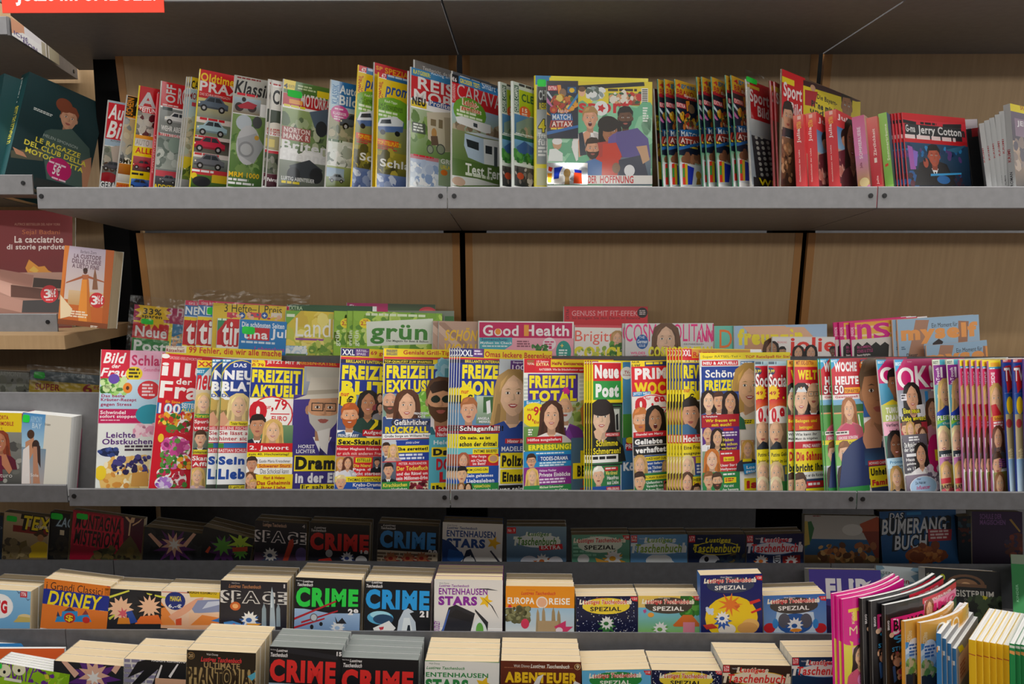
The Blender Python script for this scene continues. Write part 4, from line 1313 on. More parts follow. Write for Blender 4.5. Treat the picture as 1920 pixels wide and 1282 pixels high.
kb('lush green garden magazine with a big rounded title, frontmost of three', V8, (478, 76), (472, 320), GRN, s=.03, yaw=9, W=.21, group='green garden magazines', spine='86b032',
   fan=[(440, 86, 436, 320), (357, 92, 352, 320)], fandesc='the green garden magazines')
kb('dark grey and green magazine corner right of the green garden magazines', V8, (700, 75), (700, 300), "D 400 60 1300 400 7a8474 56604e\nR 1060 110 1120 200 2f6a2c", s=.07, TR=1118, yaw=2)
SCH = """
R 900 120 1500 400 c09c88
G d4b4a0 960 150 1010 150 1200 330 1150 330
G a88470 1010 150 1060 150 1250 330 1210 330
G b8927c 900 150 930 150 1060 330 1010 330
I 1058 180 1330 265 f0c02c SCHÖNER
I 1058 282 1340 360 f0c02c WOHNEN
"""
kb('beige interiors magazine with slim yellow capitals, front of two', V8, (1018, 140), (1015, 320), SCH, s=.034, yaw=5, fan=[(980, 140, 978, 320)], fandesc='the beige interiors magazines')
kb('pink-banner health magazine with white and orange serif title', V9, (223, 140), (221, 390), """
R 200 130 900 400 f4f0ec
R 232 148 820 245 c8105a
R 232 245 830 400 f0a8b8
G 4fb0c0 232 245 440 245 440 290 380 330 232 330
T 255 165 480 235 f6eef0 Good
T 515 165 800 235 f6eef0 Health
E 350 208 18 20 f0962c
R 515 165 545 236 f0a03c
T 245 248 415 266 2a4a7a Sonnenschutz-
T 238 270 440 290 f0f8f8 Mythen im Check
L 250 295 430 308 1 e8f4f4
E 675 285 42 40 f6e4e8
L 645 268 705 298 2 d84a7a
T 672 298 690 318 d0306a 1
E 765 335 48 70 2f9a8c
T 745 285 765 308 f0d86a +
L 735 320 790 372 3 e0f0ec
L 470 265 560 310 3 9a5a6a
G 3a7a3c 570 285 590 300 600 282 615 300 600 318 580 312
K 560 295 660 330 10 4f8a44,3a6a34 9
""", s=.028, TR=830, yaw=2)
kb('red food supplement with spaced capitals and a black badge, sticking up behind', V9, (763, 48), (762, 300), """
R 700 30 1400 250 c41e2c
N 818 75 1258 108 d8a0a4 GENUSS MIT FIT-EFFEKT
N 818 112 1250 134 3a0c10 So bringen Sie den Darm in Balance
V 780 65 800 130 6a1018 EXTRA
E 1264 88 33 33 221a1c
L 1245 72 1284 105 3 b8a8a8
""", s=.09, TR=1298, yaw=2)
kb('white magazine with coral serif title and yellow garden lettering', V9, (832, 165), (828, 390), """
R 780 150 1300 400 ece6e0
R 832 160 1300 180 d84a58
N 838 200 1130 290 f06a5a Brigitte
P 1105 255 60 e0b090 b8905a e8d8c8 f
K 1060 270 1160 390 26 3f7a2c,5f9a3c,2c5a24 12
Z 830 300 1160 385 e8dc30 COUCH
K 838 310 1080 380 18 8fae4a,6f9440,c4cc5c 9
""", s=.034, yaw=2, W=.2)
COS = """
R 80 140 800 420 d9d6d6
N 110 160 668 272 f0348a COSMOPOLITAN
R 560 200 600 275 d9d6d6
P 366 262 124 e0b89c 6a4a34 a9b0c0 f
T 560 200 660 275 f0348a ANN
N 480 280 605 292 3a3a40 FÜR STARKE FRAUEN
E 216 272 38 46 1f5fa8
N 196 235 232 252 e4ecf4 THE
I 185 258 248 282 e4ecf4 German
N 196 288 236 304 e4ecf4 ISSUE
T 143 335 235 352 f0508a WILDES
T 143 358 243 376 f0508a NEID-LIFE
Z 255 302 660 372 ece23a COSMOPOLITAN
L 300 375 355 390 1 3a3a40
"""
kb('pale grey fashion magazine with tall pink capitals and a blue round badge', V10, (105, 156), (105, 392), COS, s=.03, TR=668, yaw=2, fan=[(90, 158, 92, 392)], fandesc='the fashion magazines with tall pink capitals', group='fashion magazines with tall pink capitals')
kb('mint green magazine with a single orange initial', V10, (670, 172), (670, 330), "R 600 150 1300 400 6fc8b4\nN 705 195 785 312 f07a34 D\nT 790 195 850 312 f07a34 O", s=.034, yaw=2)
kb('pale blue magazine with rounded yellow title across a bare arm', V10, (793, 172), (795, 330), """
D 760 160 1500 400 a0bcdc b8cce0
G e0b090 880 200 960 180 1240 178 1300 240 1100 270 900 230
G d09a78 880 205 1000 262 980 330 860 330
Z 820 190 1232 295 f0dc34 freundin
P 1042 330 90 e0b090 5a3a2a c8c0b8 f
G e0b090 850 175 1120 172 1180 225 900 225
""", s=.03, TR=1385, yaw=2)
kb('white magazine with big red letters and two dark-haired faces', V11, (24, 182), (22, 345), """
R 0 160 600 400 ece6e4
R 0 175 600 190 e4dedc
T 140 185 450 312 e8382c jolie
N 62 210 126 226 d8505a FRÜHLING
P 96 285 44 b98a6c 1c1614 4a4a54 m
P 202 290 56 d8a888 2a1a16 8a8078 f
P 286 290 60 d0a084 16110f 5a5048 f
P 432 280 40 6a4a38 16110f 3a3438 m
P 30 265 60 b08060 2a1c18 6a6058 f
""", s=.02, TR=447, yaw=2)
INS = """
R 420 70 1000 205 e0187c
D 578 90 1000 205 f0a83c e8c04a
R 578 118 1000 132 f0c8a0
R 578 172 1000 186 f4d4b0
T 592 100 690 200 d8188a n
T 700 92 815 202 d8188a S
V 550 120 572 180 f4d0e0 INSIDE
R 545 205 1000 400 ded6d0
G 24221e 575 250 600 220 630 245 660 218 690 242 720 216 750 240 780 216 808 235 800 400 575 400
T 595 245 690 265 b03a78 BLUMEN,
T 595 270 700 292 b03a78 STARS & STYLE
T 595 300 685 316 e8e4e0 Beauty-Highlights,
T 595 318 680 332 e8e4e0 unsere Redaktion
"""
kb('magenta and gold magazine with curly letters and black flower shapes, front of three', V11, (545, 88), (560, 345), INS, s=.03, yaw=10, W=.2, spine='d8187a', group='magenta and gold magazines', fan=[(472, 93, 488, 345), (440, 96, 455, 345)], fandesc='the magenta and gold magazines')
MYS = """
D 800 60 1500 420 9cbcd8 a8c4dc
G b4846a 985 70 1075 70 1040 240 1050 340 930 340 960 200
G a8785e 1270 75 1340 78 1330 240 1270 240
N 1092 92 1265 122 2a2a30 Ein Moment für
Z 885 112 1400 240 f4a458 myself
G 2a2024 1100 225 1140 195 1170 215 1160 240 1100 240
T 925 295 1000 318 2a2a30 Dieser
T 915 325 1020 345 2a2a30 Augenblick
L 890 250 920 275 2 5a7a98
"""
kb('pale blue magazine with rounded orange title, standing tallest at the right', V11, (858, 70), (872, 345), MYS, s=.032, TR=1406, yaw=2, spine='e8b898', group='pale blue magazines with orange title', fan=[(830, 74, 845, 345)], fandesc='the pale blue magazines with orange title')
kb('pale blue magazine with orange title, lower copy leaning in front of its taller twins', V11, (1050, 242), (1058, 345), shift(MYS, 165, 168), s=.014, TR=1460, yaw=2, spine='e8b898', group='pale blue magazines with orange title')

# ------------------------------------------------------------------ middle shelf, front row
KF = dict(fr='FM', W=.215, yaw=22, s=.014, t=.0024, lean=3, mode='roll', group="women's weeklies in the front row")
def kf(label, view, TL, BL, art, **kw):
    d = dict(KF); d.update(kw); return item(label, view, TL, BL, art, **d)
kf("pink and white women's magazine with a blueberry cake, leftmost in the front row", V7, (62, 368), (25, 1190), """
R 0 340 900 820 f0b8d4
R 40 360 235 545 d41c3c
I 78 385 215 450 f6f0f0 Bild
I 128 455 180 480 f6f0f0 der
I 60 478 225 530 f6f0f0 Frau
T 248 400 500 465 d0306a Schlank
T 318 478 430 500 e0709a Gesundheit
E 262 514 50 42 f2d81c
L 230 482 300 545 3 4a4018
D 40 545 420 800 c8e0f0 a8cfe8
K 70 545 210 625 30 6fae4a,a8d87a,4f8a3c,d0e8a8 14
E 140 545 34 30 6a4ab0
E 222 600 28 32 f08a2c
E 222 600 10 12 5a3018
T 65 638 205 655 a8205a Das beste
T 62 660 275 684 a8205a Kräuter-Rezept
T 60 688 245 712 a8205a gegen Stress
E 348 612 66 56 d8303a
L 310 575 390 655 4 f4d8dc
R 40 725 320 810 c81c5c
T 58 735 210 757 f6eef2 Schwindel
T 55 760 272 785 f6eef2 sofort stoppen
L 60 790 200 800 1 f0c8d8
E 360 760 90 62 2f9ab0
R 0 815 900 1250 e8ece8
K 280 830 420 880 22 f0b8cc,f8d8e4,e89ab8 16
T 95 865 270 900 5a2a7a Leichte
T 70 905 370 940 5a2a7a Obstkuchen
L 205 945 420 985 2 4a3a4a
E 110 988 72 34 e8ecf0
E 110 985 62 28 26325c
K 55 965 165 1005 14 1c2850,34488a,4a5ea0 8
G e8c070 40 1100 130 1020 330 1000 420 1040 420 1200 60 1200
K 90 1020 420 1190 40 e8b45a,d89440,f4e0a8,f8ecc8 18
K 130 1015 350 1120 24 34306a,4a4488,2a2450 12
E 60 1110 34 44 f0d02c
G d8a050 250 1110 340 1100 350 1190 240 1190
""", W=.22)
kf('magazine showing a yellow strip of mistakes headline behind the red one', V7, (450, 345), (440, 520), """
R 400 330 2000 420 f0d41c
R 445 345 575 385 ece4d4
N 455 345 560 360 a02030 im EXTRA großen
T 455 362 562 382 a02030 Rätselteil
T 592 350 1180 395 d02a20 99 Fehler, die wir alle machen!
R 400 400 2000 1300 f0e8d8
""", s=.055, W=.245, yaw=14)
kf('red magazine with white title and rose bouquet stickers', V7, (428, 390), (345, 1195), """
R 300 380 1000 1250 d0162a
N 475 408 670 425 f0c8cc GROSSES KREUZWORTHEFT
E 450 408 26 14 f0ece8
T 432 440 740 525 f6f2f0 illu
T 517 540 610 578 f6f2f0 der
T 422 555 740 660 f6f2f0 Frau
T 450 672 640 690 f0b41c für Sinne und Herz
E 590 715 60 34 3aa0d0
E 625 700 40 26 3aa0d0
O 412 690 540 750 f4f6f8 2a6ab0 100
T 548 690 640 720 f4f6f8 SEITEN
T 545 722 630 742 f0e01c ALLES
E 485 790 62 40 f4f0ee
K 430 755 540 820 26 d03a2c,f0b02c,3a7a2c,e85a3c,f4d848 11
E 485 845 34 26 4f8a3c
E 580 770 30 28 f4f0ee
K 560 755 600 790 8 f0a02c,d8402c 9
E 560 830 40 44 f4f0ee
K 540 800 590 860 10 b02038,3a7a2c 11
I 470 850 640 880 d02a3c 75 liebe
I 440 888 640 912 d02a3c Rosen-Grüße
E 422 900 18 26 f0c82c
E 510 965 90 76 f4f0ee
K 440 905 580 1010 50 d04a9a,e070b4,b03a80,5f9a44 12
K 430 1010 520 1080 16 5f9a44,d86ab0,3a7a34 12
E 560 1045 44 46 f4f0ee
K 530 1010 600 1080 14 f0b02c,d8402c,3a7a2c 10
E 440 1110 44 30 f4f0ee
K 405 1090 475 1130 12 d02a5c,3a7a34 8
E 530 1150 46 50 f4f0ee
K 495 1105 570 1190 18 c03048,4f8a3c,e8e0d8 10
E 440 1170 56 40 f4f0ee
K 400 1140 485 1195 14 8a4ab0,b07ad0,d8c8e8 10
""")
kf('weekly with red letter, yellow puzzle strip and a blonde woman in a narrow strip', V7, (640, 432), (596, 1205), """
R 580 420 1100 480 f0cc1a
T 645 440 760 470 c01c28 XXL
R 580 480 1100 620 d8dce0
G 1f86b0 635 480 720 478 640 560 632 560
T 640 490 685 510 d8ecf4 BEST
I 630 520 770 612 d01c28 neue
D 580 610 1100 790 d8c4a8 b8c4a0
P 678 690 74 ecc4a4 e0c078 a8b890 f
R 580 780 1100 860 c8303a
R 590 755 760 778 3a8a3c
T 622 758 720 776 e8dc38 Fürstin
T 625 790 740 818 f4f0ee Spurlos
T 622 825 760 850 f4f0ee verschw
D 580 860 1100 980 8a9484 5f6a5c
P 660 905 64 e0b090 4a3020 2a3448 m
R 590 970 760 998 e0d030
T 612 975 700 994 2a2a18 Emmanuel
R 580 998 1100 1080 c8303a
T 612 1008 760 1036 f4f0ee Skandal
T 612 1045 760 1070 f4f0ee Affäre
D 580 1080 1100 1240 a89c84 c4b490
P 640 1130 64 e4b898 d8b46a c8a8b0 f
""")
NBL = """
R 700 415 1300 680 eceef0
R 700 425 1300 448 2f86b8
L 740 430 850 446 1 e8f0f4
G 1f4a9c 790 480 830 440 980 430 1100 450 1100 660 800 630
E 900 555 118 124 e8d04a
E 902 555 112 118 1f3f94
T 860 450 938 475 f6f6f8 DAS
Z 805 492 1030 550 f6f6f8 NEUE
Z 792 560 1040 618 f6f6f8 BLATT
T 788 635 1020 660 1f3f94 Das Original
D 700 670 1300 830 c4a85c b08a44
K 720 670 960 830 30 d8c070,a88a4c,c8a858,8a7a44 18
P 890 710 92 ecc4a0 e8d090 e4c890 f
G d8a080 770 760 800 740 830 800 800 830 770 830
R 835 800 1100 825 f0dc30
T 842 804 940 822 2a2818 Totaler Neustart
R 700 828 1300 930 d0303c
T 778 832 960 850 f0d8d8 HELENE FISCHER
R 765 852 1300 925 f4f0ee
T 775 858 1000 882 b01c2c Sie lässt alles
T 773 892 960 915 b01c2c hinter sich
R 700 932 1300 960 3f8a3c
D 800 930 960 960 2f6ab0 3a7ab8
R 700 960 1300 1000 c8303c
T 768 965 960 985 f4e8e8 BASTIAN SCHULTE
R 700 990 1300 1180 eef0f0
R 755 990 762 1180 2f6ab0
Z 770 1010 925 1062 1f4aa0 Sein
Z 768 1085 1010 1150 1f4aa0 Liebes
R 700 1180 1300 1230 3a3f3a
R 830 1185 1000 1210 f0dc30
T 835 1188 925 1206 2a2818 Er geht um
"""
kf('weekly with white title on a dark blue oval, front of two', V7, (792, 425), (752, 1210), NBL, spine='3a7a4a', fan=[(730, 425, 688, 1210)], fandesc='the weekly with a dark blue oval title')
kf('weekly with yellow title on blue and a bearded man in a pale hat', V7, (966, 430), (925, 1210), """
R 900 400 1800 470 d01c26
T 1060 432 1345 458 f2e4d8 JETZT MIT RIESEN
R 1260 430 1345 460 d01c26
T 1255 432 1480 458 f0b01c RIESEN-RÄTSEL
E 1005 455 46 40 f2d41c
T 975 430 1010 445 b01c28 NUR
T 972 450 1040 478 b01c28 0,79
R 900 468 1290 660 f0dc1c
R 962 475 1272 655 1c2f8c
Z 972 488 1262 565 f2e01c FREIZEIT
Z 970 578 1262 652 f2e01c AKTUELL
R 900 660 1225 1230 f2ece8
D 1285 470 1900 700 c8ccd0 5a6a94
D 1220 640 1900 1230 4a3a8c 38307a
R 1300 470 1900 560 d0ccc0
P 1400 730 190 d8a078 c8c4bc 3f3484 bBgH
G e8e4e0 1360 860 1440 840 1420 1000 1380 960
T 1248 940 1345 962 eceaf0 HORST
T 1235 968 1350 992 eceaf0 LICHTER
R 1225 1005 1900 1100 f2dc1c
Z 1232 1012 1520 1092 1a1a1c Drama
Z 1230 1110 1520 1172 ecebf0 in der Ehe
R 1260 1178 1900 1230 f2dc1c
T 1268 1182 1500 1208 1a1a1c Er sah kein
E 1085 760 128 108 f4f0ec
E 1085 760 132 112 d8303a
E 1085 760 124 104 f6f2ee
Z 955 675 1060 800 d01c2c 0
T 1028 700 1085 725 d01c2c Nur
T 1088 668 1180 742 d01c2c ,79
R 1080 752 1195 758 d01c2c
T 1088 768 1180 798 d01c2c EURO
D 940 820 1215 930 7a9a6c 4f7a58
P 1003 830 88 c8906c 2a1c18 26283a m
P 1095 860 84 ecc09c dcb468 8a5a60 fS
R 930 930 1212 985 d01c26
T 955 945 1190 978 f6eeec 2. Jawort
R 930 985 1212 1015 f0dc1c
T 948 990 1192 1008 2a2418 zum 40. Hochzeitstag?
R 930 1015 1212 1120 f2f0ee
P 968 1060 60 c89070 3a2a20 2a2a38 m
N 1012 1030 1200 1048 3a3a40 Guido Maria Kretschmer
R 1000 1055 1210 1080 f0b02c
T 1012 1058 1200 1078 b01c28 Schwerer Sturz
N 1020 1085 1190 1115 3a3a40 Das Schicksal kann
R 925 1120 1212 1230 f0d41c
P 955 1150 54 dca884 6a4428 7a3a44 f
P 975 1180 40 dca884 c8a050 4a5a7a m
T 1040 1130 1165 1148 b01c28 Flori & Helene
T 1000 1158 1198 1182 b01c28 Das Geheimnis
T 1025 1188 1170 1210 b01c28 ihrer Liebe
""")
kf('weekly with yellow title on blue showing a laughing red-haired man and dark-haired woman', V8, (402, 308), (357, 1220), """
R 360 290 1100 365 f2d41c
R 395 310 500 360 2a2a6a
T 412 318 490 355 eceef4 XXL
R 495 312 582 362 6a3a8c
T 502 318 575 335 e8dcf0 RÄTSEL-
T 502 340 560 356 e8dcf0 SPASS
T 592 330 760 362 c82a24 69 geniale
R 360 365 1100 380 d8303a
R 360 380 1100 408 1c2048
T 435 384 760 404 f0dc1c BRILLANTE UNTERHALTUNG
R 360 405 1100 612 1c2f8c
Z 412 418 770 508 f2e01c FREIZEIT
Z 408 518 790 605 f2e01c BLITZ
R 360 610 1100 830 4a5a8c
D 500 610 1100 830 6f8ab0 2f4a3c
E 440 628 62 58 f2dc1c
T 402 595 455 616 c82a24 nur
T 395 612 482 672 1a1a1c 1 €
P 575 665 96 b9805c 1c1614 24443a f
P 458 745 100 e4a880 b85a24 3a5a8c mBS
P 650 630 36 e0b090 4a3020 8a3a40 f
P 650 690 36 e0b090 2a1c18 8a8a90 f
G f0dc1c 580 830 620 780 610 760 640 770 635 800 595 835
R 540 828 1100 868 c81c2c
T 545 834 730 862 f4ecec Aufgedeckt
T 385 855 515 874 eceef4 PRINZ HARRY
R 360 878 1100 925 f2dc1c
Z 385 888 650 922 1a1a1c Sex-Skandal
R 360 928 1100 995 c81c2c
T 378 940 700 962 f4e4e4 Hinter Meghans Rücken trifft
T 380 968 690 988 f0c8c0 er sich mit anderen Frauen
R 360 998 1100 1125 d8242c
D 365 1000 480 1125 b8a078 8a9a70
P 400 1045 48 e0b090 c8903c e8e4e8 f
P 445 1040 46 dca884 6a3a28 d8d8e0 f
R 495 1005 595 1035 f0dc1c
T 505 1010 588 1030 1a1a1c ESTELLE
T 482 1045 592 1065 f0dc50 Die Niere!
T 478 1070 640 1092 f4ecec Papa darf
T 475 1095 660 1117 f4ecec nicht sterben!
R 605 1000 655 1070 4a5a6c
P 630 1035 30 dca884 3a2a20 20242c m
R 360 1125 1100 1160 f0dc1c
T 445 1135 655 1155 1a1a1c THOMAS GOTTSCHALK
R 360 1160 1100 1240 1f4fa8
P 400 1165 60 dca884 e0cc98 a8b0b8 m
T 478 1165 655 1188 f4f0f0 Krebs-Drama
T 500 1192 605 1212 f4f0f0 Trauriges
""")
kf('weekly with yellow title on blue, a bearded man, a brunette and a man in sunglasses', V8, (672, 313), (655, 1222), """
R 600 300 1500 365 f2d41c
R 690 318 762 360 c8b440
T 692 322 758 338 2a3a6a FREIZEIT
T 692 342 758 356 2a3a6a EXKLUSIV
T 798 325 1130 360 c82a24 Geniale Grill-Tipps
R 600 365 1500 380 d8303a
R 600 380 1020 610 f2dc1c
R 600 382 985 408 2a2418
T 678 386 978 406 f0dc1c TOP-QUALITÄT ZUM SPARPREIS
R 682 410 1015 608 1c2f8c
Z 692 420 1005 503 f2e01c FREIZEIT
Z 692 512 1010 592 f2e01c EXKLUSIV
D 1015 380 1500 700 5fb0d0 8ac4c0
K 1030 400 1090 500 14 a8d4e4,7fc0d8 20
R 1060 440 1500 1000 5aa0b0
R 600 605 1500 900 e8e0e0
D 668 600 970 880 7a9aa8 8fb078
K 880 600 970 740 20 8fc44a,6fae3c,b0d878 14
P 712 660 92 d8a484 5a4030 2f4a8c bB
P 820 680 116 e4b494 5a3420 c8c8d0 f
P 1035 650 170 d09a74 5a3a22 2a6a78 mBs
G 3a2418 960 560 990 525 1060 515 1110 545 1110 600 1050 580 980 600
T 865 718 955 733 f0f0f4 PRINZESSIN
T 890 738 935 752 f0f0f4 KATE
R 668 760 968 890 3a4a7a
R 668 765 830 890 34508c
O 740 765 950 800 f4f0ee 2a2a3a Gefährlicher
Z 682 802 955 852 f2dc1c RÜCKFALL
R 665 855 968 888 f2f0ee
T 678 862 958 882 1a1a2c Große Sorge um Williams Frau
R 668 885 968 890 b02030
R 750 895 960 930 1f3fa0
T 812 902 898 920 e8ecf4 JOGI LÖW
R 750 930 960 975 f2dc1c
Z 758 940 952 968 1a1a1c Ehe gerettet!
R 750 975 960 1030 1f3fa0
L 770 982 945 1025 2 e0e4f0
D 660 905 752 1028 c8d0d8 8a9ab0
P 688 948 46 d8a480 3a241a 34507c m
P 732 960 44 e8bc98 dcb468 c8a8a0 f
R 655 1030 960 1160 c81c2c
T 768 1036 945 1052 f0d0d0 PETER ALEXANDER
T 755 1060 950 1088 f0dc50 Der Todesfluch
T 755 1098 950 1118 f4ecec und das Rätsel um
T 752 1125 950 1148 f4ecec sein Millionen-Erbe
D 660 1035 750 1160 6a7484 4a5464
P 702 1085 56 d8a484 241814 1c1c24 m
R 655 1160 840 1240 2f8a3c
T 668 1168 820 1192 f0dc50 Kirschkuchen
T 668 1198 820 1218 f0f4e8 zum Verlieben
D 835 1160 960 1240 c8b08a a88a64
K 840 1165 950 1225 22 7a1c2c,a8344a,e8d8b8,5a1420 11
R 960 860 1500 1250 5ab4c8
R 1000 805 1500 875 c8303a
T 1018 810 1130 838 f4ecec Schock-
T 1010 845 1120 870 f4ecec Nachricht
T 988 895 1130 922 e8f0f4 Helene
R 975 940 1500 1000 f0d41c
Z 985 948 1120 992 1a1a1c Das
Z 1005 1010 1130 1085 c81c2c DOP
Z 1025 1095 1130 1160 c81c2c LE
R 970 1165 1500 1240 f2dc1c
Z 978 1180 1130 1222 1a1a1c ihre
""")
MON = """
R 0 300 900 372 f2d41c
R 40 305 262 368 2a2a6a
T 112 322 192 362 eceef4 XXL
R 195 315 258 368 6a3a8c
L 200 325 255 360 2 e8dcf0
T 268 332 745 368 c82a24 Omas leckere Beerenkuchen
R 0 372 900 382 d8303a
R 0 382 440 408 1c2048
T 142 386 430 404 f0dc1c BRILLANTE UNTERHALTUNG
R 0 405 425 612 1c2f8c
R 0 380 100 612 e8e4dc
Z 125 415 418 505 f2e01c FREIZEIT
Z 122 518 440 610 f2e01c MONAT
D 360 380 900 900 c8d0d8 5a6a80
R 430 390 510 480 5a2a7a
G 5a2a7a 430 478 510 478 510 510 470 490 435 510
T 445 395 510 412 e8dcf0 Super
T 440 418 520 450 e8dcf0 100
T 440 455 520 474 e8dcf0 SEITEN
R 0 610 360 830 5f8ab0
D 215 615 355 790 b8c8b8 6a8a6c
R 258 620 350 720 3f6a3c
G e8e8ec 275 650 300 640 305 720 280 730
E 145 610 56 60 f2dc1c
T 118 580 165 600 c82a24 nur
T 108 605 190 665 1a1a1c 1 €
P 165 710 96 d8a484 a8683c 5a2a8a m
P 445 610 170 e8c0a0 b8945c 2a4a9a f
G 2a4a9c 370 830 510 800 900 900 900 1000 370 1000
T 220 748 295 765 eceef4 ANGELA
T 230 770 305 785 eceef4 MERKEL
R 100 800 362 850 a01c2c
O 108 805 360 845 f4f4f4 1a1a24 Schlaganfall!
R 80 855 350 945 f0e01c
Z 108 870 302 895 1a1a1c Oh nein, es ist
Z 106 905 340 935 1a1a1c schon der dritte!
R 395 885 900 915 c8303a
T 410 890 520 912 f4ecec Hinter ihr
T 372 935 560 965 eceef4 MADELEINE
R 365 975 900 1070 f2dc1c
Z 375 990 540 1062 1a1a1c Polizei
R 365 1080 900 1170 f2dc1c
Z 378 1095 545 1160 1a1a1c Einsatz
R 355 1180 900 1240 1a1a1c
T 362 1190 560 1225 f4f4f4 vor seinem
R 90 945 352 985 6ac0c8
R 190 950 350 985 f0dc1c
T 198 955 342 975 1a1a1c INTIME BRIEFE!
R 90 985 352 1060 c8242c
T 182 990 275 1010 f4e8e8 War Fergie
T 180 1015 275 1032 f4e8e8 mit Charles
T 190 1035 270 1052 f4e8e8 im Bett?
E 320 1010 34 28 f0c02c
E 320 1010 24 20 c89878
P 130 1025 56 d8a888 a85a3c 4a9a8c f
R 60 1060 352 1180 1f4fa8
R 150 1065 290 1105 f0dc1c
T 155 1075 282 1095 1a1a1c KIM JONG-UN
T 152 1110 318 1135 f0f0f4 Sein geheimes
T 150 1140 325 1165 f0f0f4 Liebesleben
P 120 1115 62 dcb088 1a1614 c8d0d8 m
R 60 1170 352 1240 2f8a44
T 195 1175 300 1195 f0dc50 VERMÖGEN
T 180 1200 345 1222 f0f4f0 Was wurde aus
P 70 1195 34 dcb088 3a241a 8a3a3a f
P 115 1195 34 dcb088 8a5a34 3a5a3a f
P 160 1195 34 dcb088 2a1a14 5a3a6a f
"""
kf('weekly with yellow title on blue and stroke headline, frontmost of a five-copy fan', V9, (108, 312), (85, 1225), MON, spine='d8dcdc', fan=[(92, 314, 70, 1225), (76, 316, 58, 1225), (62, 318, 46, 1225), (48, 318, 34, 1225)], fandesc='the yellow-titled weeklies with stroke headline')
kf('weekly with yellow title on purple and a magenta blot above a long-haired brunette', V9, (512, 378), (508, 1225), """
R 490 365 1100 470 d01c2c
R 505 380 585 460 c81c28
T 535 388 580 402 3a8a3c FREIZEIT
T 535 405 580 418 d8e8d0 TOTAL
T 595 390 670 402 f0dcd8 10 Seiten
T 593 405 672 424 f0e4a0 EXTRA
R 685 383 1100 432 f2d41c
Z 692 398 920 426 b01c28 Heiße Genussrezepte
T 612 440 905 458 f0dcd8 RATGEBER: Wie Sie Erbschaftssteuer sparen
R 490 468 1100 660 e4e8e0
L 510 500 545 640 6 c0c8c0
R 858 480 1100 700 e4e8e0
L 865 490 898 690 8 c4ccc4
R 540 475 855 662 4a2f8c
Z 548 485 842 565 f2e01c FREIZEIT
Z 550 580 848 652 f2e01c TOTAL
S 780 580 16 26 6 d0208a
S 790 590 10 18 5 d0208a
D 490 655 1100 960 b8c8a8 7a8a5c
K 825 650 910 900 24 8aa44c,a8b870,6f8a40,c8b070 18
G 2f8ac0 510 645 620 635 622 672 512 685
T 530 648 612 672 f0f4f8 Super!
E 580 735 84 78 f2dc1c
T 535 695 575 710 b01c28 NUR
T 535 728 575 778 c81c2c 0,
T 575 682 645 740 c81c2c 99
T 578 770 640 790 b01c28 Euro
D 505 810 830 960 6f9a4c 4f7a3c
P 775 700 92 d8a888 d0d0d0 7a3a9a bB
P 688 745 104 e4b494 4a2a1c e8e4e0 fS
L 540 825 570 870 3 f0f0e8
R 530 875 755 920 c81c2c
T 538 885 748 908 f4ecec Hilflos ausgeliefert
R 520 918 825 968 6a8a3c
Z 542 925 812 960 f2e81c ERPRESSUNG!
R 500 968 812 1068 1f8ac8
L 590 975 800 988 1 e0f0f8
R 600 990 810 1030 1f4f9c
T 618 1000 792 1025 f0f4f8 TODES-DRAMA
L 612 1035 800 1065 2 d8ecf8
P 560 1030 54 dca884 3a241a 3a4a8c mg
R 500 1070 812 1185 8a2a8c
P 565 1125 56 e8bc98 e0bc68 e8c838 f
T 610 1080 718 1095 e8d0ec Helene Fischer
T 610 1102 805 1128 f4ecf4 Private Einblicke
L 610 1138 790 1175 2 e8d0ec
R 500 1185 812 1240 2f8a4c
T 612 1185 762 1200 e8f0d0 Michael Schumacher
T 628 1205 790 1228 f4f4e8 Buntes GLÜCK!
R 812 880 1100 1240 4a6a84
R 870 960 1100 1040 f2dc1c
Z 888 975 940 1030 1a1a1c Tot
R 822 1040 1100 1140 f2dc1c
Z 850 1055 960 1125 1a1a1c BETR
Z 885 1145 960 1180 c81c2c EIN
T 868 1195 960 1228 c81c2c ihre
G c07a3c 870 700 900 640 900 820 880 800
""", spine='c8ccc4')
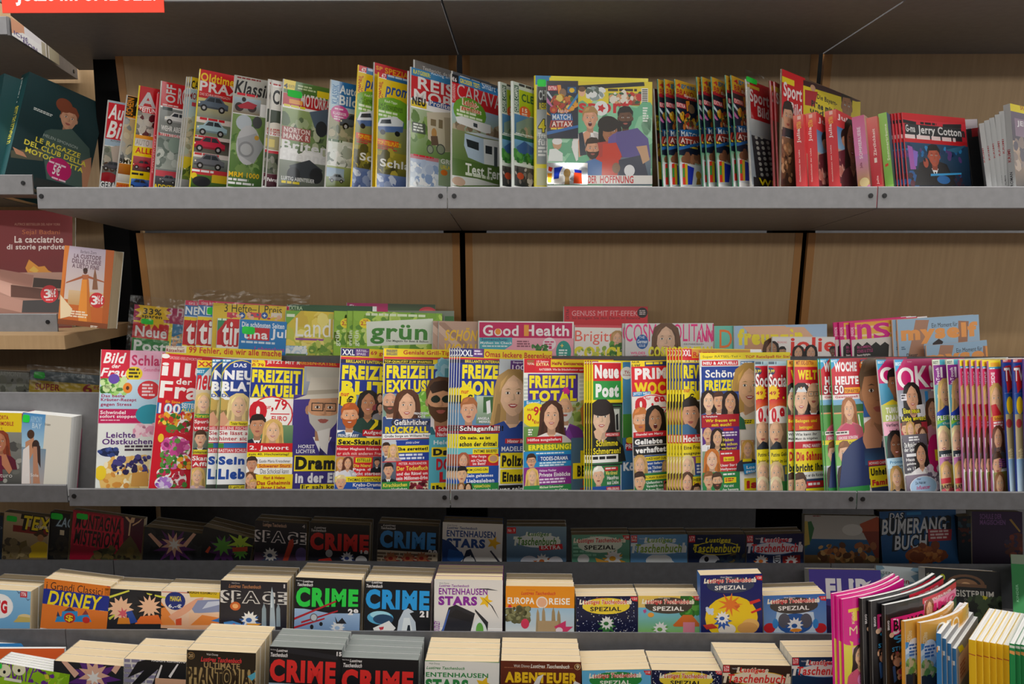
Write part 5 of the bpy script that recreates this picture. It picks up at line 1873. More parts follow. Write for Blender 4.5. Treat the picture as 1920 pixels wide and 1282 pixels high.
NPO = """
R 880 380 1500 420 f2dc1c
R 880 392 985 416 a8342c
T 940 398 978 412 f0d8d0 BEST
R 880 415 1140 660 f2dc1c
R 952 405 1128 520 d01c2c
R 952 520 1128 640 2f9a44
R 948 400 1130 404 f4f4f0
Z 962 418 1115 505 f4f2f0 Neue
Z 968 538 1115 625 f4f6f4 Post
D 1140 400 1500 750 3f86b8 5fa0c0
E 1165 470 40 40 e8e8e0
T 1150 455 1185 475 b01c28 TV-
T 1140 478 1192 488 b01c28 Wochenheft
D 1140 730 1500 960 4f9a3c 3a7a34
D 1130 880 1500 1240 3a7aa8 2f6090
R 880 660 1138 1060 1f2a24
R 890 672 1135 1050 3f7a4c
R 895 680 1128 1042 20241f
D 900 690 1125 1040 6a7a68 2a342c
R 1058 698 1118 835 d8dcd4
G 1a1c1e 1068 740 1085 725 1095 830 1068 832
G 1a1c1e 1095 735 1110 725 1114 830 1098 830
P 1005 755 116 e4c0a4 2a1e1c 1f2622 f
E 1005 700 70 42 2a1e1c
G e0b898 955 840 985 815 1010 850 995 900 965 880
R 1030 848 1120 872 c8242c
T 1035 852 1112 868 f0d8d8 MIREILLE MATHIEU
O 970 895 1108 935 f2e01c 1a1c18 Schlimme
O 952 945 1125 985 f2e01c 1a1c18 Schmerzen!
R 940 990 1110 1040 f0f0ec
L 950 1000 1105 1030 1 1a1a1c
R 895 1060 1125 1190 2f7a44
P 985 1125 66 e0b494 e8e4d8 6f9ad0 m
R 1025 1065 1108 1090 c8242c
L 1030 1070 1100 1085 1 f0e0e0
T 1030 1090 1105 1115 f0e870 Wie rührend!
T 1040 1120 1112 1145 f4f4ee Hausfrau
T 1040 1150 1112 1175 f4f4ee aus Liebe
R 895 1190 1125 1240 1f4f9c
R 1035 1190 1120 1215 c8242c
T 1040 1195 1115 1212 f4e8e8 VERLOBUNG
Z 1142 1035 1290 1105 eceef0 König
R 1160 880 1290 960 c81c2c
E 1185 895 26 20 f2dc1c
T 1155 920 1260 950 f4ecec PRINZ
R 1130 1210 1500 1240 f2dc1c
T 1132 1215 1230 1228 1a1a1c GROSSES EXTRA
"""
kf('weekly with red and green title in a yellow frame, frontmost of a four-copy fan', V9, (942, 390), (942, 1228), NPO, yaw=24, fan=[(928, 392, 930, 1228), (914, 394, 920, 1228), (900, 396, 912, 1228)], fandesc='the weeklies with red and green title', spine='e0cc1c')
kf('weekly with white and yellow title on red and big red price', V10, (143, 394), (165, 1228), """
R 120 385 800 430 f2d41c
T 152 396 200 408 1a1a1c NUR
T 148 414 205 436 1a1a1c 0,99€
R 232 398 400 428 2a3a6a
L 240 402 370 424 1 f0dc1c
R 140 430 800 620 d81c2c
Z 168 440 440 512 f4f0f0 PRIMA
Z 165 530 460 610 f2d41c WOCHE
R 155 590 270 618 1f8ac8
T 160 594 265 614 f0f4f8 JETZT NEU!
R 140 620 800 840 e8e0dc
E 275 680 108 78 f4f0ee
E 275 680 104 74 d81c2c
E 275 680 98 68 f4ece8
Z 170 625 245 715 d01c2c 0
T 235 620 270 640 d01c2c Nur
Z 272 618 360 688 d01c2c ,99
R 270 688 365 694 d01c2c
T 315 715 350 728 a06a1c EURO
D 340 720 800 840 9aa478 5a6a4c
P 205 775 88 e4b08c c87a3c 5a6a8c mB
P 298 765 88 c08c68 1e1614 e4dcd4 fo
R 160 845 375 885 c81c2c
T 175 852 348 872 f4ecec Skandal um Harry
R 160 880 385 930 1a1a1e
Z 168 890 345 925 f4f4f4 Geliebte
R 160 935 385 995 1a1a1e
Z 172 942 378 980 f4f4f4 verhaftet!
R 160 998 390 1110 1f4f9c
R 238 1000 388 1028 f0dc1c
T 242 1005 382 1022 1a1a1c FURZE NIGHT DURCH
T 242 1035 372 1055 f0f4f8 Jetzt liefert sie
T 244 1060 340 1080 f0f4f8 ihre Töchter
T 246 1085 345 1105 f0f4f8 ans Messer!
P 200 1055 66 dcb090 c8a05c 4fb0b8 f
P 370 1060 40 dcb090 c8a05c a05ab0 f
R 160 1110 395 1240 2f7a44
R 230 1120 388 1148 f0dc1c
T 235 1125 382 1142 1a1a1c FLORIAN SILBEREISEN
T 242 1155 342 1172 f0f4f0 Unfassbare
T 242 1178 345 1195 f0f4f0 Vorwürfe von
T 240 1202 350 1222 f0f4f0 Roberto Blanco
P 198 1160 68 dcae8a 3a241a 34405c m
R 350 1150 385 1215 c84a5a
P 370 1180 28 c08c68 1c1614 a83a44 m
R 385 620 800 1240 6a5a40
""")
REV = """
R 300 300 900 390 d8242c
R 300 300 900 318 f2d41c
R 470 315 530 372 c81c28
T 472 322 525 362 f4ecec XXL
R 530 320 900 375 d89a2c
T 538 328 700 368 c82c20 RÄTSEL
R 300 388 900 410 2a3a6a
L 470 388 640 405 1 e8dc80
R 300 400 900 640 f2d81c
R 300 640 460 760 c8a82c
R 470 405 900 600 2a3a8c
Z 478 418 640 505 f2e01c REVUE
Z 478 522 650 605 f2e01c HEUTE
E 505 620 54 54 f2dc1c
T 480 572 520 592 c82a24 nur
T 475 600 545 652 1a1a1c 1 €
D 300 650 900 860 a8642c 7a5a3c
D 480 650 900 860 6a5a4c 3a342c
P 522 735 104 d09a78 241a16 3a6a94 m
G 3a6a94 465 800 500 790 560 830 560 860 465 860
R 300 860 900 915 c8242c
Z 475 865 640 908 f4ecec Hochzeit
R 300 915 900 1000 f0dc1c
T 480 930 640 955 1a1a1c Eine Freundin
T 478 970 620 993 1a1a1c ausgepackt
R 300 1000 900 1120 8a4a8c
P 500 1060 64 e8c0a0 e4d0a0 c8a0b8 f
R 555 1000 900 1060 f0dc1c
R 550 1040 900 1120 2a4a9c
L 560 1050 620 1110 3 f0f0f4
R 300 1120 900 1240 4f9a98
P 500 1165 64 e0b090 5a3a28 38a0a0 f
R 535 1125 900 1180 f0dc1c
T 540 1135 640 1155 1a1a1c HERZ &
T 540 1160 640 1178 c81c2c Schicksal
P 560 1210 40 dcae8a 3a241a 4a4a5c m
"""
kf('weekly with yellow title on blue and wedding headline, frontmost of a six-copy fan', V10, (466, 312), (468, 1228), REV, yaw=25, spine='d8c830', fan=[(446, 314, 450, 1228), (428, 315, 436, 1228), (410, 316, 420, 1228), (393, 317, 404, 1228), (377, 318, 390, 1228)], fandesc='the yellow-titled weeklies with wedding headline')
kf('weekly with a wide yellow puzzle strip and white and yellow title on a blue box', V10, (578, 342), (592, 1228), """
R 560 335 1200 385 f2dc1c
N 598 356 838 378 2a241c Super RÄTSEL-Teil •
T 868 358 1150 380 c83a20 TOP RateSpaß für Sie!
R 560 385 1200 435 d8dcd8
R 595 392 822 424 d01c2c
Z 602 398 815 418 f4ecec NEU & AKTUELL!
R 838 395 928 432 2f6fb0
L 842 400 925 428 2 e8f0f8
R 590 430 835 595 1c3f94
T 615 450 820 500 f6f4f0 Schöne
Z 610 515 828 585 f2e01c FREIZEIT
D 825 440 1000 830 b8a890 d8ccb8
P 895 560 150 e4b48c b8904c e4dcd4 fS
G e0d4c0 830 760 940 700 960 860 830 860
R 820 765 925 795 f0dc1c
L 828 770 920 792 2 3a341c
R 590 590 828 740 2f4a98
D 590 600 828 740 4a6ab8 2a3a8c
P 635 650 70 ecc4a4 2a1a16 3a5a94 f
P 700 650 66 dca884 4a2a1c 6a3a34 m
P 772 655 72 dca884 2a1a16 3a7a5a f
R 590 735 828 815 b01c2c
T 600 740 690 755 e8ecf4 In Partylaune
T 615 762 805 782 f2e01c Wir freuen uns
T 655 788 778 808 f2e01c mit euch!
R 595 815 830 965 5a2a84
P 630 860 58 dcae8a 6a4a34 e8e8ec b
P 690 880 60 dcae8a 2a1a16 24242c f
R 728 818 790 835 c8242c
L 720 842 815 875 2 e8dcf0
T 725 882 792 902 f0dc50 Haben
T 712 910 815 930 f0dc50 sie schon
T 715 938 812 955 f0dc50 verloren?
R 595 965 832 1100 c8242c
D 595 965 705 1100 8aa48c 6a8a7a
P 655 1020 70 e8c0a4 c8742c 7a8a8c f
L 712 975 800 990 1 f0e0e0
R 728 1000 795 1028 f0dc1c
T 735 1005 788 1022 b01c2c So cool!
T 710 1045 820 1062 f4ecec Unser Star in
T 710 1070 815 1090 f4ecec Hollywood
R 595 1100 832 1240 2f8a4c
P 635 1150 60 dcae8a 8a5a34 2a3a5c m
P 688 1155 60 dcae8a 4a3424 24344c mB
L 725 1105 820 1122 1 f0f4f0
R 732 1130 808 1165 f0dc1c
L 738 1135 802 1160 2 b01c2c
T 728 1175 790 1192 f4f4f0 Wer wird
T 720 1198 822 1220 f4f4f0 der bessere
D 832 830 960 900 e0d8d0 d0c8bc
R 838 895 920 1020 c8885c
R 842 900 915 1015 d8c0a8
P 880 950 56 e4b490 d0a050 3a3a44 f
R 848 1012 905 1030 f0dc1c
G 2f9ad8 850 1045 930 1035 945 1090 860 1110
T 872 1055 925 1075 f4f8fc Los
T 868 1082 945 1102 f4f8fc geht's
R 858 1135 1000 1230 f2d81c
Z 872 1150 940 1200 c81c2c is
""", W=.225, yaw=18)
SOC = """
R 900 390 1500 432 a8c4d0
L 935 398 990 425 1 4a5a6a
R 900 425 1500 640 c81c2c
E 945 460 34 26 26325c
T 932 448 975 470 f0dc1c 0,99
O 940 475 1060 560 f4f0f0 8a1018 Social
S 965 598 34 46 14 f2c81c
T 942 585 985 610 b01c28 49
O 960 620 1080 690 f2dc1c b01c28 mia
D 900 640 1500 780 d8302c e8a02c
E 1010 750 80 74 f4ece8
Z 955 690 1040 800 d01c2c 0,9
D 900 790 1500 960 a88a6a 6a5a4c
P 985 850 84 dcae8a c8b090 20242c b
G 1f242e 950 940 985 900 1010 910 1030 960 950 960
R 900 955 1500 1060 f0dc1c
T 955 975 1090 1000 1a1a1c Putins Geliebte
T 958 1018 1080 1040 1a1a1c badet im Luxus
R 900 1060 1500 1160 5a6a7c
P 985 1105 66 e4b898 dcc08c 3a3a44 f
R 1040 1060 1500 1110 e8d030
R 900 1160 1500 1240 3f8a44
P 980 1195 62 e8c0a0 e8d8b0 6a3a44 f
"""
kf('red weekly with yellow burst and a grey-haired man in a suit, front of two', V10, (1012, 396), (1026, 1228), shift(SOC, 78, 0), yaw=24, fan=[(928, 398, 950, 1228)], fandesc='the red weekly with yellow burst', spine='a8b4b4')
WEL = """
R 1100 380 1700 432 e8a42c
T 1190 392 1300 418 8a1c1c MIT XXL-EXTRA
R 1100 430 1700 610 c81c2c
R 1182 440 1700 600 d02030
Z 1200 450 1320 512 f2d81c WELT
T 1205 535 1330 590 f0e8e4 MENT
D 1100 590 1700 740 4a4a54 8a6a5c
P 1222 640 92 e4b898 2a1e1a b8a070 f
G d8dce0 1190 590 1205 560 1222 575 1240 555 1258 590
P 1300 610 84 dcae8a 9a8a7a 1c1c24 bg
R 1105 735 1700 760 c8242c
R 1178 745 1700 835 e0a02c
R 1178 745 1700 835 d8502c
T 1185 762 1320 790 f2e01c Belogen und
T 1210 802 1295 830 f2e01c betrogen!
R 1100 840 1700 905 e8e8e4
T 1185 850 1320 868 1a1a1c Wie kann ihr
T 1185 878 1325 898 1a1a1c Mann da mitgehen
R 1100 905 1700 950 c81c2c
T 1232 920 1345 942 f4ecec PRINZ HARRY
R 1100 950 1700 1100 f2dc1c
Z 1190 968 1400 1028 c81c2c Die Sehnsucht
Z 1188 1045 1370 1095 1a1a1c bricht ihm
R 1100 1100 1700 1145 ecebe8
T 1185 1112 1380 1138 1a1a1c Jetzt plant er die Rückkehr
D 1100 1145 1700 1240 3a4a6a 2a3448
P 1212 1185 76 dcae8a 4a3020 24304c m
R 1255 1155 1700 1195 c8242c
L 1265 1165 1350 1190 1 f4ecec
R 1250 1200 1700 1240 f0dc1c
"""
kf('weekly with a crowned dark-haired woman under an orange strip, front of two', V10, (1176, 388), (1182, 1228), WEL, yaw=25, fan=[(1132, 388, 1142, 1228)], fandesc='the weekly with a crowned woman', spine='6a9a5a')
WOH = """
R 300 320 1100 600 c81c2c
G 2f9ac8 415 330 480 328 425 400 415 395
T 420 338 460 352 e8f4f8 BEST
Z 440 352 592 418 f2eef0 WOCHE
Z 448 448 605 512 f2eef0 HEUTE
R 320 505 620 572 b81828
O 442 508 505 565 f4f0f0 6a0c18 50
R 508 522 620 560 f0a41c
T 512 530 612 556 6a1c14 TOP-RÄTSEL
R 320 572 620 605 e8d8d8
T 448 578 600 598 b01c28 Gewinnspaß
D 320 605 640 900 7ab0d8 4f9a44
R 320 640 640 690 3a6a3c
R 440 690 640 705 e0a06a
D 320 700 640 900 5aa04a 4a9440
G e8f0e8 600 700 608 700 640 890 630 890
P 540 670 70 e4b490 a86a3c d06a7a f
G c84a6a 480 800 520 760 570 770 600 860 480 870
R 450 815 540 840 e8e4dc
L 455 820 530 836 1 3a3a3c
R 465 845 605 875 d05a7a
T 470 850 598 870 f4ecec GROSSE SORGEN
R 450 875 640 905 e8d430
T 478 885 580 898 2a2a18 Wenn es da ist?
D 320 905 560 1050 5fae4c 8ac46a
P 512 965 76 e4b898 8a5a34 e8eaec m
R 548 905 650 1030 1f3f94
R 555 908 608 930 d8dce4
T 555 938 605 955 f0f0f4 HOSER
T 555 965 595 985 f0f0f4 LT-01
L 555 995 610 1028 2 f0dc50
R 320 1045 560 1060 c8d0d8
D 460 1055 560 1190 a8b0b8 6a7a6c
P 515 1120 74 dcae8a 3a241c 3a6a4c f
R 552 1035 665 1180 c8242c
R 556 1045 622 1068 e8e4e4
T 560 1075 615 1100 f4ecec WENIGE
T 560 1105 655 1130 f4ecec GESCHICHTE
L 565 1138 630 1170 2 f0dc50
R 470 1185 680 1230 2f8a44
D 615 335 1200 720 2f5a9c 3a6ab0
E 645 372 38 34 f0781c
L 618 350 675 395 2 f4ecd0
R 690 340 1200 380 f0b01c
L 640 420 690 500 5 b8cce4
P 730 560 210 c08a64 6a5440 2a3a6a m
G c89070 640 760 720 700 700 760 760 850 750 930 680 1000 640 900
E 690 860 60 76 c89070
G c08a64 690 720 715 700 700 790 680 780
D 640 930 1200 1040 2a3a5c 34608c
R 665 1010 1200 1045 c8242c
T 672 1018 830 1038 f4ecec HOWARD CARPENDALE
R 670 1050 1200 1130 f2dc1c
Z 682 1062 860 1112 1a1a1c Unheilbar
R 680 1128 1200 1190 f2dc1c
Z 692 1138 850 1178 c81c2c Familie
R 690 1190 1200 1240 2a3a5c
"""
kf('weekly with a tennis court and a pondering man, front of three', V11, (415, 330), (465, 1212), WOH, yaw=24, mode='lean', W=.225, fan=[(345, 334, 410, 1214), (330, 336, 386, 1215)], fandesc='the weekly with a tennis court', spine='4f9a54')
OKM = """
R 640 325 1300 545 c8106c
G 2fa4d8 725 335 790 335 735 405 722 400
T 732 345 775 362 e8f4fa BEST
E 800 440 52 56 f2eef0
E 800 440 30 34 c8106c
T 880 385 990 500 f2eef0 K!
"""
kf('celebrity magazine with magenta head and yellow shirt, behind the one with a bride story', V11, (722, 335), (810, 1210), OKM + """
D 700 495 1300 640 4fa0c4 3a84a8
P 850 500 90 a8704c 1c1614 e0c82c m
G e4cc2c 760 640 830 600 900 640 900 700 760 660
R 700 640 1300 760 b8c46a
Z 785 655 900 695 f4f4f0 TUMULT
Z 785 705 900 745 f4f4f0 DRAMA
R 700 752 1300 850 f0b0c8
T 785 762 900 785 2a1c24 Verliert er
T 810 800 900 825 2a1c24 sein Geld?
D 700 845 1300 1000 3f7a5c 2a5a4c
P 855 910 84 8a5a40 1a1412 3a3a3c f
R 700 995 1300 1070 b8dcf0
T 812 1012 900 1032 1f7ab0 Promis
T 828 1042 900 1058 2a2a30 privat
D 700 1065 1300 1240 a8c8d8 6a8a9c
P 858 1120 62 e0b494 b8904c 1c1c20 f
""", yaw=24, mode='lean')
kf('celebrity magazine with big white title on magenta and a dark-haired woman', V11, (842, 335), (920, 1210), """
R 800 325 1500 545 c8106c
G 2fa4d8 842 335 905 333 855 415 845 410
T 850 352 890 376 e8f4fa BEST
N 930 345 960 355 f0c8dc Das Magazin
E 922 458 58 72 f4f0f2
E 922 458 34 50 c8106c
O 975 375 1100 525 f4f0f2 c8106c K!
D 850 540 1100 770 8a8e9c c8ccd8
R 1045 545 1075 755 2f8ad0
P 962 590 84 d8a484 1e1614 26242c f
G e4e4ec 990 640 1040 630 1060 720 1000 740
R 885 565 925 610 e8e4ec
L 888 570 922 605 2 3a3a44
O 902 662 1010 696 f2e81c 2a2a14 Eine neue
O 892 715 1052 748 f2e81c 2a2a14 Liebe wartet!
D 1075 545 1500 1000 b8a0a4 8a6a74
P 1100 680 70 d8a484 5a3a2a c88aa0 f
R 860 760 1065 840 b02a3c
P 915 800 44 dcae8a 6a4a34 3a3a40 m
P 950 800 44 e4b898 c8a058 e8e4e4 f
P 1000 790 44 dcae8a 3a241c 2a2a30 m
P 1030 840 46 e4b898 6a3a24 c8c8d0 f
D 880 840 1068 1100 6a6470 3a3440
L 935 850 1010 885 2 f0f0f4
O 905 890 1015 925 f4f4f4 2a2a34 Die Model-Freundin
O 905 925 1000 960 f4f4f4 2a2a34 der Spieler
P 1018 970 66 d8a484 1e1614 e8e4e8 f
R 920 965 985 985 e8e8ec
T 918 995 975 1015 f4f4f4 Hass
T 922 1025 985 1045 f4f4f4 geliebte
T 925 1055 985 1075 f4f4f4 als 17
T 930 1085 985 1110 f4f4f4 und 18
E 1120 960 56 130 c8106c
Z 1108 935 1150 1010 f2dc1c E
D 900 1110 1500 1240 8a7a8c 5a4a5c
K 1060 1060 1160 1200 24 b8a0b8,e0d0e0,6a5a70 14
E 1035 1180 92 70 e8ecf4
E 1035 1180 88 66 a8c8e8
T 990 1125 1018 1140 2a4a7a Nur
T 980 1150 1050 1170 2a3a5a Die Welt der
I 985 1178 1080 1205 c02a7a Influencer
""", yaw=24, mode='lean')
INT = """
R 1080 330 1500 372 d8e0d0
T 1102 345 1135 365 3a4a3a BEST
R 1145 335 1180 370 4fb0c8
R 1090 372 1500 505 8a2a8c
V 1118 390 1145 500 f4eef4 InTouch
R 1148 385 1165 455 f0e8f0
D 1090 505 1500 740 6ab0c0 3f8aa0
R 1130 568 1175 590 e8ecec
P 1185 560 72 e8bc98 dcb874 2a4ac0 f
G 2440b0 1150 680 1185 640 1225 650 1225 720 1150 730
R 1120 712 1500 790 8ac83c
G 2fa0a8 1130 770 1225 720 1500 700 1500 840 1130 840
O 1130 710 1240 742 f4f8f0 2a5a3a PLEITE!
T 1165 752 1220 770 f4f8f0 4 Promis
T 1140 790 1225 808 1a2a3a Verlierer
R 1120 815 1500 830 e0d83c
D 1120 825 1500 985 3a6a74 2a4a54
P 1172 885 78 ecc4a4 f0dca8 e8e4e8 f
R 1140 945 1500 985 2a3a44
Z 1155 968 1250 992 f0f0f4 BEAUTY
R 1140 990 1500 1045 c880b8
T 1175 998 1240 1014 2a1a2a Dieser Look
T 1165 1022 1240 1040 2a1a2a zu weit?
D 1140 1045 1500 1230 d8c8b8 b8c4a8
P 1190 1100 62 e8bc98 dcb468 d85a6a f
R 1222 1040 1232 1170 e8e02c
R 1150 1130 1220 1165 d83a4a
T 1155 1175 1250 1200 2a1a2a BATTLE
"""
kf('celebrity magazine with sideways purple title and blonde in blue, left of two', V11, (1098, 335), (1155, 1205), INT, yaw=28, mode='lean', spine='c8d0b8', group='purple-titled celebrity magazines')
kf('celebrity magazine with sideways purple title and blonde in blue, right of two', V11, (1192, 333), (1250, 1205), shift(INT, 94, -2), yaw=28, mode='lean', spine='c8d0b8', group='purple-titled celebrity magazines')
CLO = """
R 1200 330 1700 385 f0d81c
R 1485 355 1545 382 e8a42c
R 1462 385 1700 425 3f9ac8
L 1480 392 1520 420 2 e0f0f8
R 1462 400 1700 545 d0245a
V 1488 420 1515 530 f4ecf0 INSIDE
D 1462 540 1700 720 6a4a5c 8a2a34
P 1522 600 70 e0b08c c8a058 c82430 f
G c82430 1488 640 1520 630 1560 700 1500 720
R 1500 712 1700 745 e8a02c
T 1510 720 1570 740 8a1c2c Schock
R 1500 745 1700 815 d8485c
L 1505 752 1570 810 3 f4e8ec
D 1500 815 1700 960 b8bcc8 8a8e9c
P 1535 860 56 d8a484 6a3a24 5a5a68 f
L 1510 925 1580 960 3 3a3a48
P 1530 1040 60 d8a484 4a3020 e0e4ec m
L 1540 1000 1590 1060 4 8a3a9a
D 1505 1090 1700 1230 8a8a3c 5a6a3c
P 1545 1165 52 dcae8a 8a5a34 3a4a5c f
"""
kf('celebrity magazine with yellow top and pink sideways title, frontmost of a six-copy fan', V11, (1468, 345), (1500, 1203), CLO, yaw=30, mode='lean', spine='b06a98', t=.004, fan=[(1425, 340, 1460, 1204), (1388, 340, 1436, 1204), (1350, 338, 1408, 1204), (1312, 338, 1380, 1204), (1276, 338, 1352, 1205)], fandesc='the yellow-topped celebrity magazines')
BLU = """
R 1500 330 2000 380 a81c30
T 1570 335 1600 350 e8d8d8 BEST
R 1520 355 2000 560 1f3f94
G c8202c 1580 380 1620 370 1630 520 1600 560
O 1575 390 1640 480 f0ecf0 8a1424 TV
D 1520 560 2000 720 1f4a9c 2a64b0
E 1615 640 22 60 f0c81c
R 1520 700 2000 1000 b0a078
V 1605 930 1635 1040 e8dcb0 Urlaub
E 1610 760 20 30 b03a3c
D 1520 1000 2000 1240 8ab4d8 c8dce8
"""
kf('dark blue television magazine with red top, first of two at the right end', V11, (1562, 335), (1612, 1200), BLU, yaw=28, mode='lean', t=.004, spine='1c2f7a')
kf('dark blue television magazine with red top, cut in two by the picture edge', V11, (1632, 333), (1662, 1200), shift(BLU, 66, 0), yaw=24, mode='lean', t=.004, spine='1c2f7a')
kf('violet-edged magazine at the very right end of the front row', V11, (1704, 333), (1722, 1200), shift(BLU, 140, 0).replace('1f3f94', '5a3a8c').replace('1f4a9c', '4a3a84'), yaw=24, mode='lean', t=.004, spine='4a2f7a')
# crumpled clear wrapper above the bagged weeklies
R_ = random.Random(3); NX, NY = 16, 6; V = []; F = []
p0 = at_y(355, 546, .20); p1 = at_y(575, 552, .20); hb = .035
for j in range(NY + 1):
    for i in range(NX + 1):
        a, b = i / NX, j / NY
        V.append((p0[0] + (p1[0] - p0[0]) * a + R_.uniform(-.003, .003), .206 + .012 * math.sin(7 * a) + R_.uniform(-.006, .006) + b * .02, p0[2] - hb + hb * b * (1 - .35 * a * a) + R_.uniform(-.004, .004)))
for j in range(NY):
    for i in range(NX): m = j * (NX + 1) + i; F.append([m, m + 1, m + NX + 2, m + NX + 1])
tag(mesh_obj('plastic_wrapper', V, F, M_PLASTIC), 'crumpled clear plastic wrapper sticking up above the yellow three-issue pack', 'plastic wrapper')
# ------------------------------------------------------------------ corner unit on the left
def tall_book(label, view, TL, BL, art, **kw):
    d = dict(name='paperback_book', cat='book', fr='FU', square=True, pages='c', gloss=M_BOOK, t=.022); d.update(kw); return item(label, view, TL, BL, art, **d)
FR['FL'] = frame(0.175, at_y(50, 363, .16)[2] - ZO, 8); FR['FL2'] = frame(0.175, at_y(50, 625, .16)[2] - ZO + .002, 8); FR['FL3'] = frame(0.10, at_y(150, 627, .10)[2] - ZO, 2); FR['FL4'] = frame(.006, -.657, 5.4); FR['FL5'] = frame(.20, -.50, 5.4)
tall_book('tilted teal novel with a woman on the cover, yellow title and pink price badge', V1, (165, 400), (35, 940), """
D 0 380 700 1100 12383c 0e2c30
P 385 665 96 d8a080 8a4428 46605c m
E 360 590 50 40 8a4428
G 4a625c 270 730 400 720 500 830 520 1070 260 1000 240 850
G 5a5a4a 240 830 60 840 60 880 240 900
G c89070 70 820 130 850 150 880 90 860
G c08868 455 900 510 880 505 1070 460 1070
G 2a3030 200 990 460 1060 440 1080 180 1040
N 245 745 450 762 b8c8c0 HELEN SIMONSON
T 203 762 470 792 e8dc4a LE RAGAZZE
T 140 775 510 806 e8dc4a DEL CLUB DELLA
T 146 820 490 850 e8dc4a MOTOCICLETTA
E 330 948 74 66 c81c6c
T 302 915 340 975 f6eef2 5€
L 275 895 385 912 1 f0d0e0
L 290 985 385 1000 1 f0d0e0
L 190 598 310 616 2 d8e0dc
""", fr='FL', s=.03, yaw=54, lean=0, TR=588, t=.04, spine='174a4c', spine_art="R -100 300 300 1200 1c5054\nV 80 430 112 580 d8e0dc HELEN\nV 40 600 80 790 e8dc4a LE RAGAZZE DEL CLUB", mode='roll')
tall_book('teal book spine cut by the left picture edge, beside the tilted novel', V1, (25, 410), (-60, 940), "R -300 300 400 1200 1c5054", fr='FL', s=.03, yaw=54, W=.11, t=.03, bg='1c5054', mode='roll')
tall_book('red novel with white Italian title and burning books, behind the orange one', V6, (-75, 30), (-80, 455), """
D -200 0 400 600 800a12 700810
N 60 84 250 94 c8907c AUTRICE BESTSELLER DEL NEW YORK
N 92 112 248 136 c86a2c Sejal Badani
T 60 138 262 166 f0e0dc La cacciatrice
T 28 172 270 200 f0e0dc di storie perdute
G e89a2c 105 270 120 235 140 250 160 265 185 262 200 280 220 290 222 305 130 300 115 290
G f0c04a 120 280 140 262 160 280 150 292
D -100 290 400 520 c89a88 7a4a3c
G b07a6a 0 275 140 300 130 350 0 325
G 3a2418 140 310 260 320 255 355 135 350
G d0a090 0 320 50 335 45 390 0 370
G 5a3020 45 340 250 365 240 405 45 390
G b88878 0 380 95 405 90 455 0 435
G 3a3434 95 405 250 400 250 455 90 455
E 205 378 37 37 d01c28
T 182 358 210 395 f4ecec 3
T 208 356 232 392 f4ecec ½€
L 190 400 225 408 1 f0d0d0
""", fr='FL2', s=.03, yaw=12, TR=300, t=.025, mode='roll', lean=4)
tall_book('orange and lilac novel with a woman in a golden gown, thick block of pages', V6, (268, 176), (235, 545), """
R 200 170 500 600 c8641c
D 285 170 460 400 b8aabf d8c4b4
D 285 360 460 420 d8b890 c89a60
G b85a14 440 170 480 170 470 545 420 545 430 350
G d87a24 268 170 290 170 262 350 250 545 235 545
N 335 195 400 208 5a4a5a Barbara Zorn
T 308 210 420 228 6a4a5a LA CUSTODE
T 300 230 420 248 6a4a5a DELLE STORIE
T 300 250 412 268 6a4a5a A LIETO FINE
E 354 285 9 11 5a2a1a
E 354 279 10 9 3a1a10
G b8683c 340 298 368 298 366 320 342 320
G a85a34 342 302 275 328 272 334 345 312
G a85a34 366 302 430 326 434 332 364 312
G e8902c 340 318 368 318 375 440 380 520 325 520 325 440
G c8701c 360 318 368 318 375 440 380 520 360 520
G 8a5a3c 388 300 394 270 400 300 406 360 382 360
D 240 480 460 545 8a4414 6a3010
L 290 445 370 475 3 f4dcc0
E 402 404 32 32 d01c28
T 380 384 404 422 f4ecec 3
T 404 382 428 420 f4ecec ½€
T 240 512 268 520 f0e0d0 RIZZOLI
L 375 508 408 524 3 f0e0d0
G f0d8b0 250 380 300 440 290 470 250 480
""", fr='FL3', s=.0, yaw=2, TR=474, t=.045, mode='roll', lean=3)
V, F = box_geo(-1.75, 0, -.03, -.835, .30, 0); o = mesh_obj('wooden_ledge', V, F, M_WOOD); a = at_y(150, 627, .10); o.location = (0, .085, a[2] - .0005)
tag(o, 'brown wooden ledge under the orange novel at the left end', 'ledge')
# grey pocket at the left end of the middle shelf
a = at_y(187, 737, .085); root = empty('shelf_divider', Matrix.Translation((-1.75, .085, ZO - .66)), 'grey metal divider at the far left behind the open-leaved romance book', 'shelf divider')
wd = a[0] + 1.75 + .03; hd = a[2] - ZO + .66
V, F = box_geo(0, 0, 0, wd, .003, hd); mesh_obj('upstand', V, F, M_METAL, root); V, F = box_geo(0, .003, hd - .004, wd, .012, hd); mesh_obj('rim', V, F, M_METAL, root)
V, F = box_geo(0, .003, .06, wd, .25, .064); mesh_obj('step', V, F, M_METALD, root)
V, F = [], []; disc_geo((wd - .036, -.0002, .06), (1, 0, 0), (0, 0, 1), (0, -1, 0), .006, .002, V, F); mesh_obj('bolt', V, F, M_HOLE, root)
x0_ = -1.75
root = shelf('grey metal shelf at the far left end of the middle level', x0_, -.802, 0, -.612, .0385, 5.4, .44, M_METALD, [], 'metal shelves')
